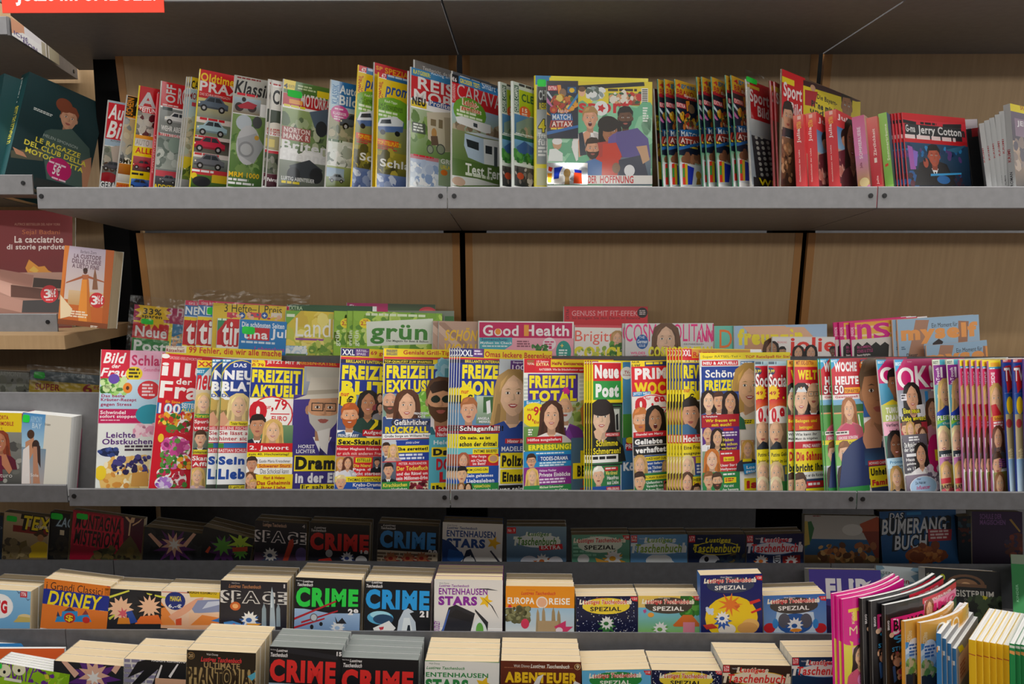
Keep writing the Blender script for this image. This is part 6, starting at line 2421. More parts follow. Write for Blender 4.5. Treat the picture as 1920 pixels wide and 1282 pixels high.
tall_book('yellow-topped romance book with a red-haired woman, cut by the left edge', VL, (-170, 735), (-172, 1210), """
R -300 700 300 860 e8cc1a
T -90 755 55 782 b02028 PRIMA PORTA
T -60 795 88 822 b02028 AUTOMOBILE
N -20 835 15 848 7a2a20 N. 5
D -300 860 300 1240 8a8a84 3a3a38
K -150 900 130 1180 20 9a9a92,6a6a64,4a4a48 16
P 0 930 84 b87858 8a3c22 6a1c34 f
G b87858 0 1010 40 1010 80 1110 60 1140 0 1060
G 6a1c38 -80 1000 10 1020 20 1180 -90 1200
N -40 1130 80 1158 c8c4be Futuro
""", fr='FL4', s=.02, yaw=0, TR=142, t=.03, mode='roll', pages='w')
tall_book('open-leaved romance book with a narrow beach-couple cover and thick white pages', VL, (148, 738), (112, 1210), """
R 100 700 800 1300 dcd8cc
D 100 730 290 960 3f8ac8 a8cce0
D 100 960 290 1240 7a94a8 b8a8a0
R 100 730 150 760 a81c5a
T 200 760 275 800 9ac4e4 ARMONY
T 210 805 270 840 b8d4e8 BAY
E 200 880 24 30 4a3020
G c08a68 165 930 220 900 225 980 190 1050 200 1200 190 1200 165 1000
E 232 950 24 34 3a2820
G b88468 215 960 240 960 245 1060 260 1200 215 1200
G e4dcd8 150 980 190 950 195 1200 140 1200
G 3a2a28 240 930 262 960 264 1100 245 1060
N 170 1130 250 1150 e8e4e0 al Sole
N 292 805 328 822 5a5a54 Romance
""", fr='FL4', s=.02, yaw=0, TR=466, t=.045, mode='roll', pages='w', spine='a81c5a', sticker=(150, 750, 192, 806))
tall_book('bagged yellow novel set with red super lettering behind the grey divider', VL, (195, 462), (186, 610), """
D 100 440 800 530 6f7e88 55646c
N 400 475 560 500 98a4a8 HARMONY
R 150 525 800 700 b89a1c
T 230 545 390 588 8a1c20 SUPER
T 540 548 600 612 8a1c20 6
T 610 565 760 590 8a1c20 ROMANZI
""", fr='FL5', s=.0, yaw=0, W=.2, t=.03, mode='roll', sticker=(220, 470, 292, 522), sleeve=.006)
tall_book('grey bagged novel set at the far left behind the grey divider', VL, (-200, 460), (-204, 610), "D -400 440 300 700 9a9c96 6a6c66\nN 0 470 140 500 b4b6ae ARMONY\nK -100 510 190 610 20 7a7c70,5a5c52,8a8c80 16", fr='FL5', s=.0, yaw=0, TR=190, t=.03, mode='roll')

# ------------------------------------------------------------------ comics on the stepped tiers
CB = dict(name='comic_paperback', cat='book', yaw=0, mode='roll', square=True, t=.023, s=.0, gloss=M_BOOK, pages='c')
def cb(label, view, TL, BL, art, fr, **kw):
    d = dict(CB); d['fr'] = fr; d.update(kw); return item(label, view, TL, BL, art, **d)
GA, GB, GC = 'comics on the dark upper tier', 'comics on the middle tier', 'comics on the lowest tier'
def blob(cx, cy, r, body, accent):   # plain paint burst in place of the drawn figures
    return f"S {cx} {cy+r*.5} {r*.8} {r*1.5} 9 {accent}\nS {cx} {cy} {r*.7} {r*1.15} 11 {body}\nE {cx-r*.1} {cy+r*.1} {r*.4} {r*.3} {accent}"
def lt(x0, y0, x1, y1, col='f4f0f0', out='2a1c1c', ws=True):
    h = y1 - y0; a = f"W {x0} {y0+h*.3} {x1} {y1} {col} {out} Lustiges Taschenbuch"
    return (f"N {x0+(x1-x0)*.25} {y0} {x0+(x1-x0)*.6} {y0+h*.25} {col} Walt Disney\n" if ws else '') + a
# upper tier
cb('dark blue comic edge at the far left of the upper tier', V12, (-120, 118), (-130, 420), "R -200 80 100 500 16283c\nN -20 205 16 222 8a94a0 O", 'FA', TR=22, t=.02, group=GA)
cb('beige western comic with yellow lettering, a man in a hat and a green sticker', V12, (30, 106), (12, 420), """
D 0 90 400 500 c8b088 5a4c34
R 90 195 330 240 8a2420
W 165 130 350 225 f0d81c 1c1810 TEX
T 245 198 330 216 e8e0d0 CLASSIC
E 275 265 46 14 4a3018
E 275 250 24 22 4a3018
E 277 285 22 24 b07a50
G c8a81c 195 420 210 340 260 310 300 312 340 340 340 420
G 6a5a30 60 420 100 330 180 300 200 420
K 30 300 190 420 18 7a6a48,9a8860,4a4030 16
""", 'FA', TR=338, t=.02, sticker=(45, 128, 118, 178), group=GA)
cb('black horror comic with pale title corner and green sticker', V12, (345, 106), (325, 420), "R 300 90 700 500 14161a\nW 385 140 500 205 a8c4d8 1c2a38 ZAG\nL 410 230 440 285 1 d8c8a8\nE 425 330 46 60 2a2420\nG 3a3428 370 420 400 350 460 340 480 420\nK 340 300 480 420 14 2a2622,3a342c,1c1c20 12", 'FA', TR=482, t=.02, sticker=(348, 110, 430, 165), group=GA, s=.004)
cb('crimson comic with hand-painted black mountain title and lightning', V12, (500, 92), (474, 430), """
R 400 60 1000 480 9c1230
D 840 80 1000 480 3a1a34 6a1a2c
W 520 115 830 215 1a1014 c81c3c MONTAGNA
W 510 220 820 325 1a1014 c81c3c MISTERIOSA
G e0b890 930 90 940 92 925 140 915 180 895 185 885 270 875 270 885 180 860 150 850 130 862 130 890 165 905 130
G e0b890 985 140 950 180 905 205 905 195 945 172
G 5a5030 760 430 840 320 890 270 930 330 985 440
G 3a3a22 620 430 680 360 760 350 800 430
K 600 330 980 430 26 4a4a2c,6a5a30,2a2418 14
""", 'FA', TR=985, t=.016, sticker=(524, 112, 602, 164), group=GA)
cb('black manga with a purple and peach paint splash, on the upper tier', V12, (990, 208), (972, 445), """
R 900 190 1500 480 1a1c20
K 1000 220 1380 440 20 22242a,2a2c30,181a1e 30
S 1190 350 60 150 11 5a2a6a
S 1185 330 40 90 9 d8a890
S 1190 330 20 46 7 e8e4e0
G d8a890 1010 260 1030 250 1110 330 1090 350
G d8a890 1340 260 1320 250 1250 330 1270 350
""", 'FA', TR=1385, group=GA, back=2)
cb('black manga with a bright green paint splash, on the upper tier', V12, (1392, 206), (1340, 450), """
R 1300 190 1800 480 1a1a20
S 1530 370 60 120 9 4a2458
S 1520 340 36 80 8 5a9a3c
S 1640 320 34 100 7 a8c83c
S 1640 380 30 60 9 5a9a3c
G b8482c 1585 350 1690 345 1690 375 1590 380
G c84a2c 1400 380 1430 340 1440 350 1420 390
""", 'FA', TR=1738, group=GA, back=2)
cb('dark space comic with outlined capitals and a red rocket, on the upper tier', V13, (286, 165), (276, 465), """
R 200 140 700 500 22202a
D 280 380 640 470 3a2a3a 6a4a6a
T 340 180 500 212 c8a088 Lustiges Taschenbuch
N 338 166 380 176 d8d0d0 Walt Disney
N 608 195 626 218 d8d0d0 4
O 290 232 630 305 22202a e4dcdc SPACE
G b8402c 465 465 520 300 545 290 550 330 500 465
E 600 400 40 50 5a4a7a
""" + blob(390, 400, 46, 'd8d4d0', '3a4a6a'), 'FA', TR=640, group=GA, back=1)
CR = """
R {a} {b} {c} {d} 1a1a1e
N {x} {y} {x1} {y1} e8e4e4 Walt Disney
I {x2} {y} {x3} {y2} e8e4e4 Lustiges
I {x} {y3} {x3} {y4} e8e4e4 Taschenbuch
"""
cb('black crime comic with red capitals and number 18, on the upper tier', V13, (656, 180), (650, 480), """
R 600 150 1200 520 1a181c
I 690 205 770 225 c8c4c4 Lustiges
I 668 222 770 240 c8c4c4 Taschenbuch
Z 662 245 1062 365 d0302c CRIME
Z 1005 368 1058 408 d8d4d4 18
D 650 375 1070 480 1a1a22 2a2a34
E 1010 440 40 34 c8c8cc
G c03028 700 480 720 430 800 420 830 480
E 790 390 24 26 a8a8ac
""" + blob(915, 420, 40, 'd0d0d4', '3a4a8a'), 'FA', TR=1068, group=GA, back=1)
cb('black crime comic with blue capitals and number 20, on the upper tier', V13, (1126, 185), (1116, 480), """
R 1000 150 1700 520 1a181c
I 1160 190 1245 208 c8c4c4 Lustiges
I 1145 206 1245 224 c8c4c4 Taschenbuch
Z 1140 230 1520 350 3a86c8 CRIME
Z 1468 365 1528 405 d8d4d4 20
D 1120 365 1540 480 c8b8a0 a89880
L 1120 380 1540 470 4 6a5a4a
""" + '\n'.join(blob(x, 420, 40, 'a86a48', '8a2420') for x in (1215, 1330, 1425)), 'FA', TR=1540, group=GA, back=1)
STARS = lambda tc, sc_: f"""
R 0 100 700 500 e6e2de
N 140 192 210 206 6a6a7a Walt Disney
I 140 205 345 228 {tc} Lustiges Taschenbuch
T 138 230 470 275 {tc} ENTENHAUSEN
Z 135 285 400 348 {tc} STARS
S 458 320 22 50 5 {sc_}
"""
cb('white comic with blue star title and dark blue shapes, upper tier', V14, (110, 176), (102, 485), STARS('2a4a8c', 'f0b828') + """
G 1f3f7a 105 290 160 310 240 390 200 480 105 480
G 2a5aa0 150 360 240 380 260 420 200 470 140 430
G 2a3448 270 370 300 360 350 470 330 480 300 400 250 480 230 480
E 290 450 40 40 e0e0e0
G 3a3a4a 440 370 520 470 510 480 430 375
""", 'FA', TR=522, group=GA, back=1, spine='1f4f9a')
cb('pale blue comic with green title and red extra tag, on the upper tier', V14, (546, 205), (546, 490), """
D 500 190 1000 520 7a9ab0 4a6a8c
R 548 212 610 255 d8242c
T 555 222 602 246 f0e0e0 Nr. 9
E 760 305 150 46 e4ecec
W 692 246 835 280 4f8a2c e8f0e4 Lustiges
W 620 282 885 335 4f8a2c e8f0e4 Taschenbuch
G d8242c 765 340 925 325 930 360 770 372
T 782 335 915 362 f4ecec EXTRA
E 700 450 60 44 c8ccd8
E 880 450 50 40 dcdce4
""" + blob(790, 440, 46, 'e0e0e0', 'b8622c'), 'FA', TR=955, group=GA, back=1)
def ltb(label, view, TL, BL, TR, bg, bg2, tc, out, fr, extra, no=True, oval=None, **kw):
    x0, y0 = TL; w_ = TR - x0
    a = f"D {x0-60} {y0-30} {TR+60} {y0+w_*1.6} {bg} {bg2}\n" + extra.replace('@', '')
    if no: a += f"\nR {x0+4} {y0+4} {x0+46} {y0+52} d8242c\nT {x0+8} {y0+10} {x0+42} {y0+24} f4e8e8 LTB\nT {x0+8} {y0+28} {x0+42} {y0+44} f4e8e8 {no}"
    cx = x0 + w_ / 2
    a += f"\nE {cx} {y0+92} {w_*.42} 46 {oval or out}\nE {cx} {y0+92} {w_*.40} 41 {out}\nN {x0+62} {y0+22} {x0+110} {y0+34} f0ecec Walt Disney\nW {x0+115} {y0+20} {x0+290} {y0+62} {tc} {out} Lustiges\nW {x0+36} {y0+64} {TR-40} {y0+122} {tc} {out} Taschenbuch"
    cb(label, view, TL, BL, a, fr, TR=TR, **kw)
def spez(label, view, TL, BL, TR, bg, bg2, oval, oc, txt, fr, extra, num, tcol='d8303a', **kw):
    x0, y0 = TL; w_ = TR - x0; cx = x0 + w_ * .49
    a = f"D {x0-60} {y0-40} {TR+60} {y0+w_*1.2} {bg} {bg2}\n{extra}\nE {cx} {y0+66} {w_*.385} 56 {oval}\nN {cx-70} {y0+8} {cx+10} {y0+22} {txt} Walt Disney\nW {cx-150} {y0+24} {cx+142} {y0+62} {tcol} f4ecd8 Lustiges Taschenbuch\nT {cx-108} {y0+72} {cx+104} {y0+102} {oc} SPEZIAL\nG d8242c {TR-50} {y0+2} {TR} {y0+2} {TR} {y0+34} {TR-34} {y0+30}\nT {TR-34} {y0+8} {TR-6} {y0+24} f4e8e8 {num}"
    cb(label, view, TL, BL, a, fr, TR=TR, **kw)
spez('green comic with red and black title, upper tier', V14, (990, 264), (992, 492), 1386, '6aa890', '3f7a5a', 'e4ecdc', '1a1a1c', 'e8f0e8', 'FA', "G 4a8a6c 1000 320 1060 320 1060 400 1000 400\nL 1000 320 1200 420 4 8ac4a8\n" + blob(1275, 420, 56, 'e4e4e4', 'e0a02c') + "\nE 1070 430 40 34 e4e4e4\nG e8a83c 1150 420 1250 450 1250 480 1170 470", '128', group=GA, back=1)
ltb('sky blue comic with green outlined title and a white sail, on the upper tier', V15, (80, 264), (80, 492), 470, '6aa0cc', '4a7ab0', '8ab03c', 'e8f0f0', 'FA', "E 275 440 90 46 e4e8ec\nG e8ecec 200 420 300 390 380 450 200 460\nE 275 360 170 40 dce8f0", '562', oval='7ab0d8', group=GA, back=1)
ltb('dark blue comic with yellow outlined title, on the upper tier', V15, (476, 264), (474, 492), 866, '16264c', '101a34', 'e8dc2c', '16264c', 'FA', "E 620 445 70 50 b8bcc4\nE 600 430 16 18 1a1a24\nG 6a5a2c 740 490 760 400 800 380 830 490\nK 680 400 860 490 14 2a3a4c,4a4a3a,1a2438 14", '571', oval='e8dc2c', group=GA, back=1)
ltb('dark blue comic with red outlined title and upright letters, on the upper tier', V15, (872, 264), (872, 492), 1264, '16264c', '1c2e5a', 'e0303a', 'e4e4ec', 'FA', "G c8d0d8 1055 410 1105 400 1105 490 1055 490\nV 1062 405 1100 485 2a2a3a EXIT\nG 8a2420 1120 410 1240 400 1240 490 1120 490\n" + blob(975, 440, 40, 'e0e0e0', 'e07a2c') + '\n' + blob(1180, 445, 40, 'e0e0e0', 'b82c2c'), '575', oval='3a7ab8', group=GA, back=1)
tall_book('large dim album with a seaside hut and palm, upper tier', V16, (105, 128), (104, 470), """
D 60 90 700 300 b0b0a8 c8c8c0
D 60 290 700 400 2f6a9c 2a5a84
D 60 400 700 500 8a6a3c 5a4428
G 3f7a4a 100 180 150 170 170 220 150 300 110 360
G c8b45a 100 170 125 170 140 330 100 340
G b8522c 480 190 600 140 620 160 620 260 500 250
G 8a3a24 500 240 620 240 620 420 590 420
E 430 230 70 40 dcdcd4
K 200 330 580 440 30 a8683c,c88a4c,6a4428,d8b070 16
L 370 125 500 136 1 5a3a2c
L 160 132 220 142 1 8a2a24
""", fr='FA', s=.02, yaw=0, TR=612, t=.02, mode='roll', lean=8, name='comic_album', cat='book')
tall_book('blue album with big white wobbly capitals, at the right of the upper tier', V16, (614, 106), (636, 455), """
R 500 80 1300 500 1a5a94
R 800 110 900 130 2a8ac8
W 680 116 780 158 e4e8ec 14202c DAS
W 625 160 1075 265 e4e8ec 14202c BUMERANG
W 712 270 945 370 e4e8ec 14202c BUCH
G b82c3c 945 225 1110 225 1105 300 950 310
L 960 235 1095 300 3 f0d0d0
E 920 400 130 60 a85a2c
K 800 340 1060 450 24 b8682c,8a4420,c88240 16
""", fr='FA', s=.018, yaw=0, TR=1135, t=.03, mode='roll', lean=8, name='comic_album', cat='book', spine='16243c')
tall_book('dark purple album at the far right of the upper tier', V16, (1245, 104), (1250, 470), "D 1100 80 1800 500 3a1a4a 24102c\nT 1300 120 1450 155 8a5a9a SCHULE DER\nT 1300 160 1475 195 8a5a9a MAGISCHEN\nG b89040 1500 160 1515 155 1580 240 1570 245\nE 1560 310 60 60 6a2a1c\nK 1480 260 1590 420 14 8a3a24,5a2a1c,3a2a4a 14", fr='FA', s=.02, yaw=0, TR=1590, t=.025, mode='roll', lean=8, name='comic_album', cat='book')
tall_book('thin dark book between the blue and the purple album', V16, (1150, 140), (1155, 470), "R 1100 80 1300 500 16202c\nK 1150 150 1235 330 10 5a2a24,2a4a5a,3a3a2a 10", fr='FA', s=.03, yaw=0, TR=1238, t=.02, mode='roll', bg='16202c')
# middle tier
cb('thick pale blue comic with big red initial, at the left edge', V12, (-160, 628), (-165, 860), """
D -200 600 300 900 8ac0e4 6aa4d0
E 0 750 90 84 f0f0f0
E 0 750 80 74 f6f4f2
Z -70 705 50 795 d0202c LTG
R 138 648 186 690 c83a44
T 145 655 178 682 f0e4e4 776
G 5a7a9a 110 640 130 655 150 650 128 668
G 5a7a9a 170 690 190 705 210 700 190 715
E 170 830 50 26 e0c890
G c8b060 90 860 130 820 215 830 215 860
""", 'FB', TR=210, back=2, group=GB, t=.03)
cb('orange and blue comic with yellow script lettering and a toy castle', V12, (305, 560), (278, 858), """
R 200 540 800 640 e07a24
R 735 575 752 620 b02424
N 320 580 705 632 3a2420 i Grandi Classici
R 200 630 800 732 1f2f8c
W 330 640 700 740 f0d81c 1f2f8c DISNEY
R 200 732 800 900 e0782a
G 2a8ac8 375 858 390 820 420 820 425 785 530 785 530 820 545 815 600 805 625 858
G 5a3a3c 435 785 475 755 515 785
G 2a3a5c 385 820 395 785 410 820
G 8a3a3c 560 810 585 775 605 808
E 475 830 40 36 c8302c
O 450 808 500 855 f0d01c 7a1c1c $
E 588 845 26 22 c8302c
""", 'FB', TR=755, back=1, group=GB, t=.03, jit=.002)
cb('black manga with yellow speed lines around peach and orange bursts', V12, (716, 628), (710, 872), """
R 650 560 1200 920 22242a
G d8d84a 720 690 880 640 885 650 720 706
G d8d84a 715 780 800 740 800 748 715 800
G c8cc4a 740 830 790 800 790 812 750 845
G d8d84a 1150 690 1000 660 1000 668 1150 706
S 825 770 56 90 12 f0c09c
S 1020 750 60 110 10 14141a
S 1020 755 44 84 12 f0c09c
S 840 800 18 44 7 d85a6a
G e8702c 920 872 960 820 1080 810 1110 872
G 2a4a9c 860 790 900 780 940 860 890 870
G e0882c 800 872 810 830 880 830 890 872
""", 'FB', TR=1150, back=2, group=GB)
cb('white and orange manga with a navy round price badge', V12, (1102, 640), (1098, 880), """
R 1050 610 1600 640 e8e4e0
D 1050 630 1600 900 f0e4d4 e8b088
R 1105 650 1500 655 c8502c
G d8b81c 1280 630 1500 622 1500 700 1400 690 1300 690
T 1278 645 1480 664 3a2a1c MASASHI KISHIMOTO
G e8883c 1100 720 1160 800 1200 880 1098 880
G e8a888 1150 820 1240 760 1340 700 1390 690 1380 720 1270 800 1180 850
E 1196 715 70 62 1f2f7a
T 1162 680 1238 716 f0dc3c MANGA
T 1150 735 1240 765 f0f0f4 6,-€
G 8a94b8 1310 770 1350 710 1500 705 1500 790 1330 800
G c8d0e4 1380 770 1420 720 1500 716 1500 740
D 1290 795 1600 900 f0c4a0 e8b088
G e8883c 1300 880 1380 810 1500 830 1500 880
G 2f7ac8 1440 850 1500 830 1500 862
G d8502c 1200 840 1240 830 1240 880 1200 880
""", 'FB', TR=1500, back=2, group=GB)
cb('dark space comic with outlined capitals, silver rockets and number 1', V13, (50, 573), (46, 890), """
D 0 540 600 900 26242c 1c1c28
N 125 588 180 598 d8d0d0 Walt Disney
I 105 600 325 632 b07850 Lustiges Taschenbuch
T 480 602 490 628 d8d0d0 1
O 66 645 485 722 26242c d8d4d0 SPACE
E 150 750 36 30 c8642c
E 150 750 20 16 f0b070
G a8b8c4 385 890 390 680 400 618 412 680 425 890
G 8a9ca8 330 890 332 770 346 730 360 770 362 890
G 8a9ca8 430 890 430 770 444 730 456 770 458 890
G d8e4ec 392 760 400 640 404 760
G 4a8ac8 70 860 130 850 190 870 190 890 80 890
G c83a2c 100 890 140 868 180 890
""" + blob(248, 840, 52, 'ecebe8', '3a6ab0') + '\nG e8a02c 225 868 330 870 300 886 235 886', 'FB', TR=505, back=3, group=GB)
cb('black crime comic with green capitals, number 29 and a red biplane', V13, (560, 552), (551, 912), """
R 500 520 1100 950 17171b
N 566 570 610 580 e8e4e4 Walt Disney
I 612 572 682 592 f0ecec Lustiges
I 575 590 680 612 f0ecec Taschenbuch
Z 566 618 990 755 2fd84a CRIME
D 550 765 1000 920 a8c4e4 7a9cc8
G 17171b 550 755 1010 755 1010 800 800 800
Z 920 768 990 812 f0ecec 29
G b82430 550 830 835 712 842 722 552 845
G b82430 600 855 850 778 850 788 600 868
G b82430 550 890 760 830 760 840 550 905
E 686 828 26 28 6a6a70
E 686 828 20 22 c8ccd0
E 672 892 12 16 26262a
E 735 872 12 14 26262a
""" + blob(850, 895, 44, 'eaeaec', 'a8c4e4') + '\nG 2a2a30 830 820 850 860 880 830 910 870 840 870', 'FB', TR=1014, back=3, group=GB)
cb('black crime comic with blue capitals and number 21', V13, (1036, 577), (1029, 918), """
R 1000 550 1600 950 17171b
N 1042 578 1080 588 e8e4e4 Walt Disney
I 1082 578 1155 600 f0ecec Lustiges
I 1046 600 1155 622 f0ecec Taschenbuch
Z 1042 632 1476 768 2ba0e8 CRIME
Z 1410 782 1468 826 f0ecec 21
E 1140 830 90 46 5ab0d8
E 1140 810 70 26 a8e0f0
E 1160 840 70 34 2a4a6a
G f0f0ee 1090 900 1200 850 1245 900 1220 930 1100 925
G c83040 1130 895 1165 890 1160 910 1140 915
G c8d4e0 1255 920 1265 850 1300 780 1330 765 1370 790 1340 800 1380 860 1385 920
G e8f0f4 1285 920 1300 830 1340 830 1360 920
G 1a2430 1320 920 1328 880 1342 880 1346 920
""", 'FB', TR=1488, back=3, group=GB)
cb('white comic with purple star title and a dark curved visor', V14, (52, 566), (50, 928), shift(STARS('8a2a9c', 'f0c01c'), -55, 396).replace('R -55 496', 'R -60 480') + """
R -60 900 700 960 ece8e6
V 50 850 90 925 8a2a9c DUDLEY
G 26262e 110 900 150 760 200 740 330 800 300 925 95 925
G 1a1a20 140 820 200 770 320 820 300 860
G 4a6ab8 100 925 150 780 160 770 115 925
E 365 920 50 90 e8ecec
E 362 915 26 52 6ab04a
G 2a2a30 330 770 420 860 415 925 400 880 330 785
G 3a3a44 340 630 420 630 490 645 420 640
G 3a3a44 380 690 450 750 495 840 440 750
""", 'FB', TR=520, back=3, group=GB, spine='7a2a8c')
cb('orange-topped travel comic with white capitals and church spires, number 4', V14, (540, 612), (538, 930), """
D 500 580 1100 960 c8d8e4 e8e0d0
R 500 590 1100 760 e8921c
N 680 636 740 646 c83a2c Walt Disney
I 645 650 880 680 d0382c Lustiges Taschenbuch
T 552 690 735 735 f6f2ec EUROPA
T 835 695 978 740 f6f2ec REISE
E 787 725 40 40 f0e4d8
E 787 725 32 32 e8b08c
E 568 752 12 12 d8242c
D 540 760 1010 930 9ac0dc d8e0e0
K 545 765 700 850 40 4a4a30,6a6440,5a5a3a,8a8a60 12
G a8906a 745 925 750 800 758 765 768 800 775 925
G a8906a 785 925 788 790 798 755 808 790 815 925
G a08860 850 925 855 790 865 755 875 790 885 925
G a08860 890 925 892 810 900 775 912 810 920 925
R 760 850 900 930 b89c74
E 672 870 28 34 d83a5a
G d83a6a 870 890 950 850 950 890 1000 890 960 925 900 925
E 905 915 24 20 e8d8e0
""", 'FB', TR=1010, back=2, group=GB, t=.026)
K1 = "K 1020 690 1440 935 90 e8e8f0,c8d0e8,f0e8c8,a8b4d8 2"
spez('navy starry comic with a yellow oval title, middle tier', V14, (1018, 684), (1020, 938), 1440, '161a40', '141838', 'f0d43c', '1a1a2a', 'c83a2c', 'FB', K1 + "\n" + blob(1230, 865, 44, 'ecebe8', '3a7a3c') + "", '121', back=2, group=GB)
spez('yellow and blue comic with a dark oval title and garden hut', V15, (134, 680), (132, 936), 556, 'f0c83c', '4a9ad0', '4a4038', 'f4f0ec', 'f0e8d0', 'FB', "D 134 760 556 940 6ab4e0 8ac45a\nK 420 690 556 800 30 3a8a2c,5aa43c,2c6a24 14\nG d8702c 370 880 440 810 500 810 550 870 550 890 380 890\nR 440 860 520 935 e08a9c\nE 220 810 22 16 e8a03c\nG b84a8c 165 780 185 770 190 790 175 800\n" + blob(285, 905, 46, 'ecebe8', '6aa84a'), '117', back=2, group=GB)
spez('navy comic standing taller with a big yellow disc and orange shapes', V15, (556, 540), (562, 936), 980, '1c2470', '161c58', '3a4460', 'f4f0ec', 'f0f0f4', 'FB', """E 770 830 180 150 f0cc1c
G d8642c 760 740 800 720 830 750 800 780
S 760 740 30 90 9 e87a2c
E 900 880 60 44 e8b868
E 880 900 70 40 d8a058
K 600 760 640 810 6 c8d8f0 10
G c83a2c 575 880 640 870 680 900 600 910
G d8302c 890 720 960 700 970 715 900 740
G d8302c 900 790 970 760 975 775 910 800
E 740 910 60 40 e8e0d4
""" + blob(710, 830, 44, 'f0efec', '2a5ab0') + "\n", '120', s=-.008, lean=-2, back=0, group=GB, t=.03, spine='3a6ab0')
spez('blue comic with dark oval title and a racing helmet shape', V15, (986, 680), (992, 930), 1416, '2f6ab8', '9cc0e0', '4a4440', 'f4f0ec', 'f0f0f4', 'FB', "G c8dcec 1080 790 1330 790 1350 930 1060 930\nE 1205 870 120 70 2a5aa0\nE 1130 850 40 50 5a5a64\nE 1280 850 40 50 5a5a64\nE 1030 900 40 34 c8242c\nE 1380 900 40 34 c8242c\nE 1070 870 20 34 3a8ad0\nE 1345 870 20 34 3a8ad0\n" + blob(1205, 880, 50, 'f0efec', '2a5aa0') + "\nE 1210 915 40 12 e8902c", '119', back=2, group=GB)
tall_book('purple children\'s book with big white hand-cut letters', V16, (132, 498), (152, 900), """
D 60 470 800 950 3a2a7a 2a1c5a
E 180 620 30 60 c8602c
N 222 528 350 545 b8b0d8 Julia Boehme
N 420 526 548 545 b8b0d8 Dominik Rupp
E 430 570 400 200 4a3f9c
Z 245 560 530 700 f4f2f4 FLIP
E 424 580 16 16 f4f2f4
G f4f2f4 500 600 560 575 545 595 510 625
E 210 800 40 60 2a1c4a
""", fr='FB', s=.09, yaw=0, TR=622, t=.03, mode='roll', lean=13)
tall_book('pale blue reading-stories book behind the purple children\'s book', V16, (592, 472), (600, 900), "D 500 450 1000 950 7a9cb0 5a7c98\nS 740 520 90 140 14 c8d4d8\nT 642 555 818 588 8a3a2c elöwen\nT 640 604 820 622 3a5a84 GESCHICHTEN\nT 590 510 705 530 5a6a6c LESEN", fr='FB', s=.125, yaw=0, TR=890, t=.02, mode='roll', lean=13)
tall_book('black fantasy book with a bronze arch emblem and pale serif title', V16, (925, 488), (938, 900), """
R 800 460 1600 950 1a1a1c
V 915 520 965 690 8a8a7a Saga
E 1205 600 130 66 6a4a34
E 1205 604 104 54 1a1a1c
E 1205 608 84 44 8a6244
E 1205 616 40 30 c89a70
R 1068 590 1345 612 6a4a34
R 1068 612 1345 660 1a1a1c
T 1045 632 1395 678 c8c4bc MAGISTERIUM
N 1195 695 1285 710 8a8680 Der Turm
E 1045 552 18 22 b8c02c
E 1330 720 40 40 b8b01c
G 3a4a34 1280 760 1330 700 1380 760 1440 750 1440 840 1300 840
K 1220 690 1450 840 20 2a3424,3f4f34,1c2018 16
""", fr='FB', s=.07, yaw=0, TR=1440, t=.03, mode='roll', lean=13)
tall_book('green book with lighter spine lettering at the far right edge', V16, (1600, 400), (1625, 870), "R 1500 300 1800 1000 1f7a3c\nE 1640 600 40 40 d8c8b0", fr='FB', s=.01, yaw=46, W=.12, sx=1510, t=.02, spine='1f8a44', bg='1f7a3c', spine_art="R 1400 300 1700 1000 1f8a44\nR 1400 300 1700 460 8a9a84\nV 1545 600 1565 720 8ad0a0 KINDER\nV 1545 800 1580 870 e8dc4a LEUTE", mode='roll', lean=10)
# lowest tier, comics
cb('lime comic with bulging-eyed purple lettering at the lower left', V12, (-20, 1130), (-40, 1282), """
R -200 980 700 1400 8fc01c
K -20 1050 480 1280 30 9ccc24,84b418,a8d43c 26
O -10 1110 360 1235 6a2a8c 8fc01c SPOOKYZONE
E 30 1190 46 44 f0ecc8
E 130 1180 46 44 f0ecc8
E 30 1200 10 12 1a1a1c
E 130 1190 10 12 1a1a1c
R 30 1235 150 1255 f0ecd8
K 240 1160 370 1270 16 6a2a8c,8fc01c,d8c83c 16
""", 'FC', TR=478, back=4, t=.008, pages='w', group=GC, s=.0, mode='roll', sticker=(-60, 1130, 14, 1180))
cb('black manga with purple and peach paint splash, cut by the picture bottom', V12, (368, 1122), (362, 1282), """
R 300 1000 1000 1400 202226
S 640 1240 90 190 11 5a2a7a
S 640 1220 56 110 9 e0b098
S 640 1240 24 56 7 ece8e4
G e0b098 420 1130 445 1115 540 1210 510 1240
G e0b098 860 1110 835 1080 760 1190 790 1215
""", 'FC', TR=900, back=2, group=GC, t=.03)
cb('black and white manga with streaming dark hair and spaced author letters', V12, (845, 1108), (842, 1282), """
R 800 1060 1400 1400 d8d4d0
R 800 1085 1400 1110 e8e4e0
L 850 1110 1260 1280 5 8a84a0
G 17171a 870 1240 940 1130 1100 1090 1270 1085 1275 1282 1040 1282 1080 1180 960 1282 1000 1180
G 17171a 900 1282 1000 1170 1040 1160 960 1282
G e8e4e4 1060 1250 1100 1150 1110 1155 1080 1250
G e8e4e4 1150 1230 1220 1130 1228 1134 1165 1240
R 1020 1095 1275 1135 17171a
T 1035 1108 1268 1128 e8e4e4 MASASHI KISHIMOTO
D 1060 1240 1280 1400 d8a888 c89878
""", 'FC', TR=1272, back=2, group=GC, t=.03)
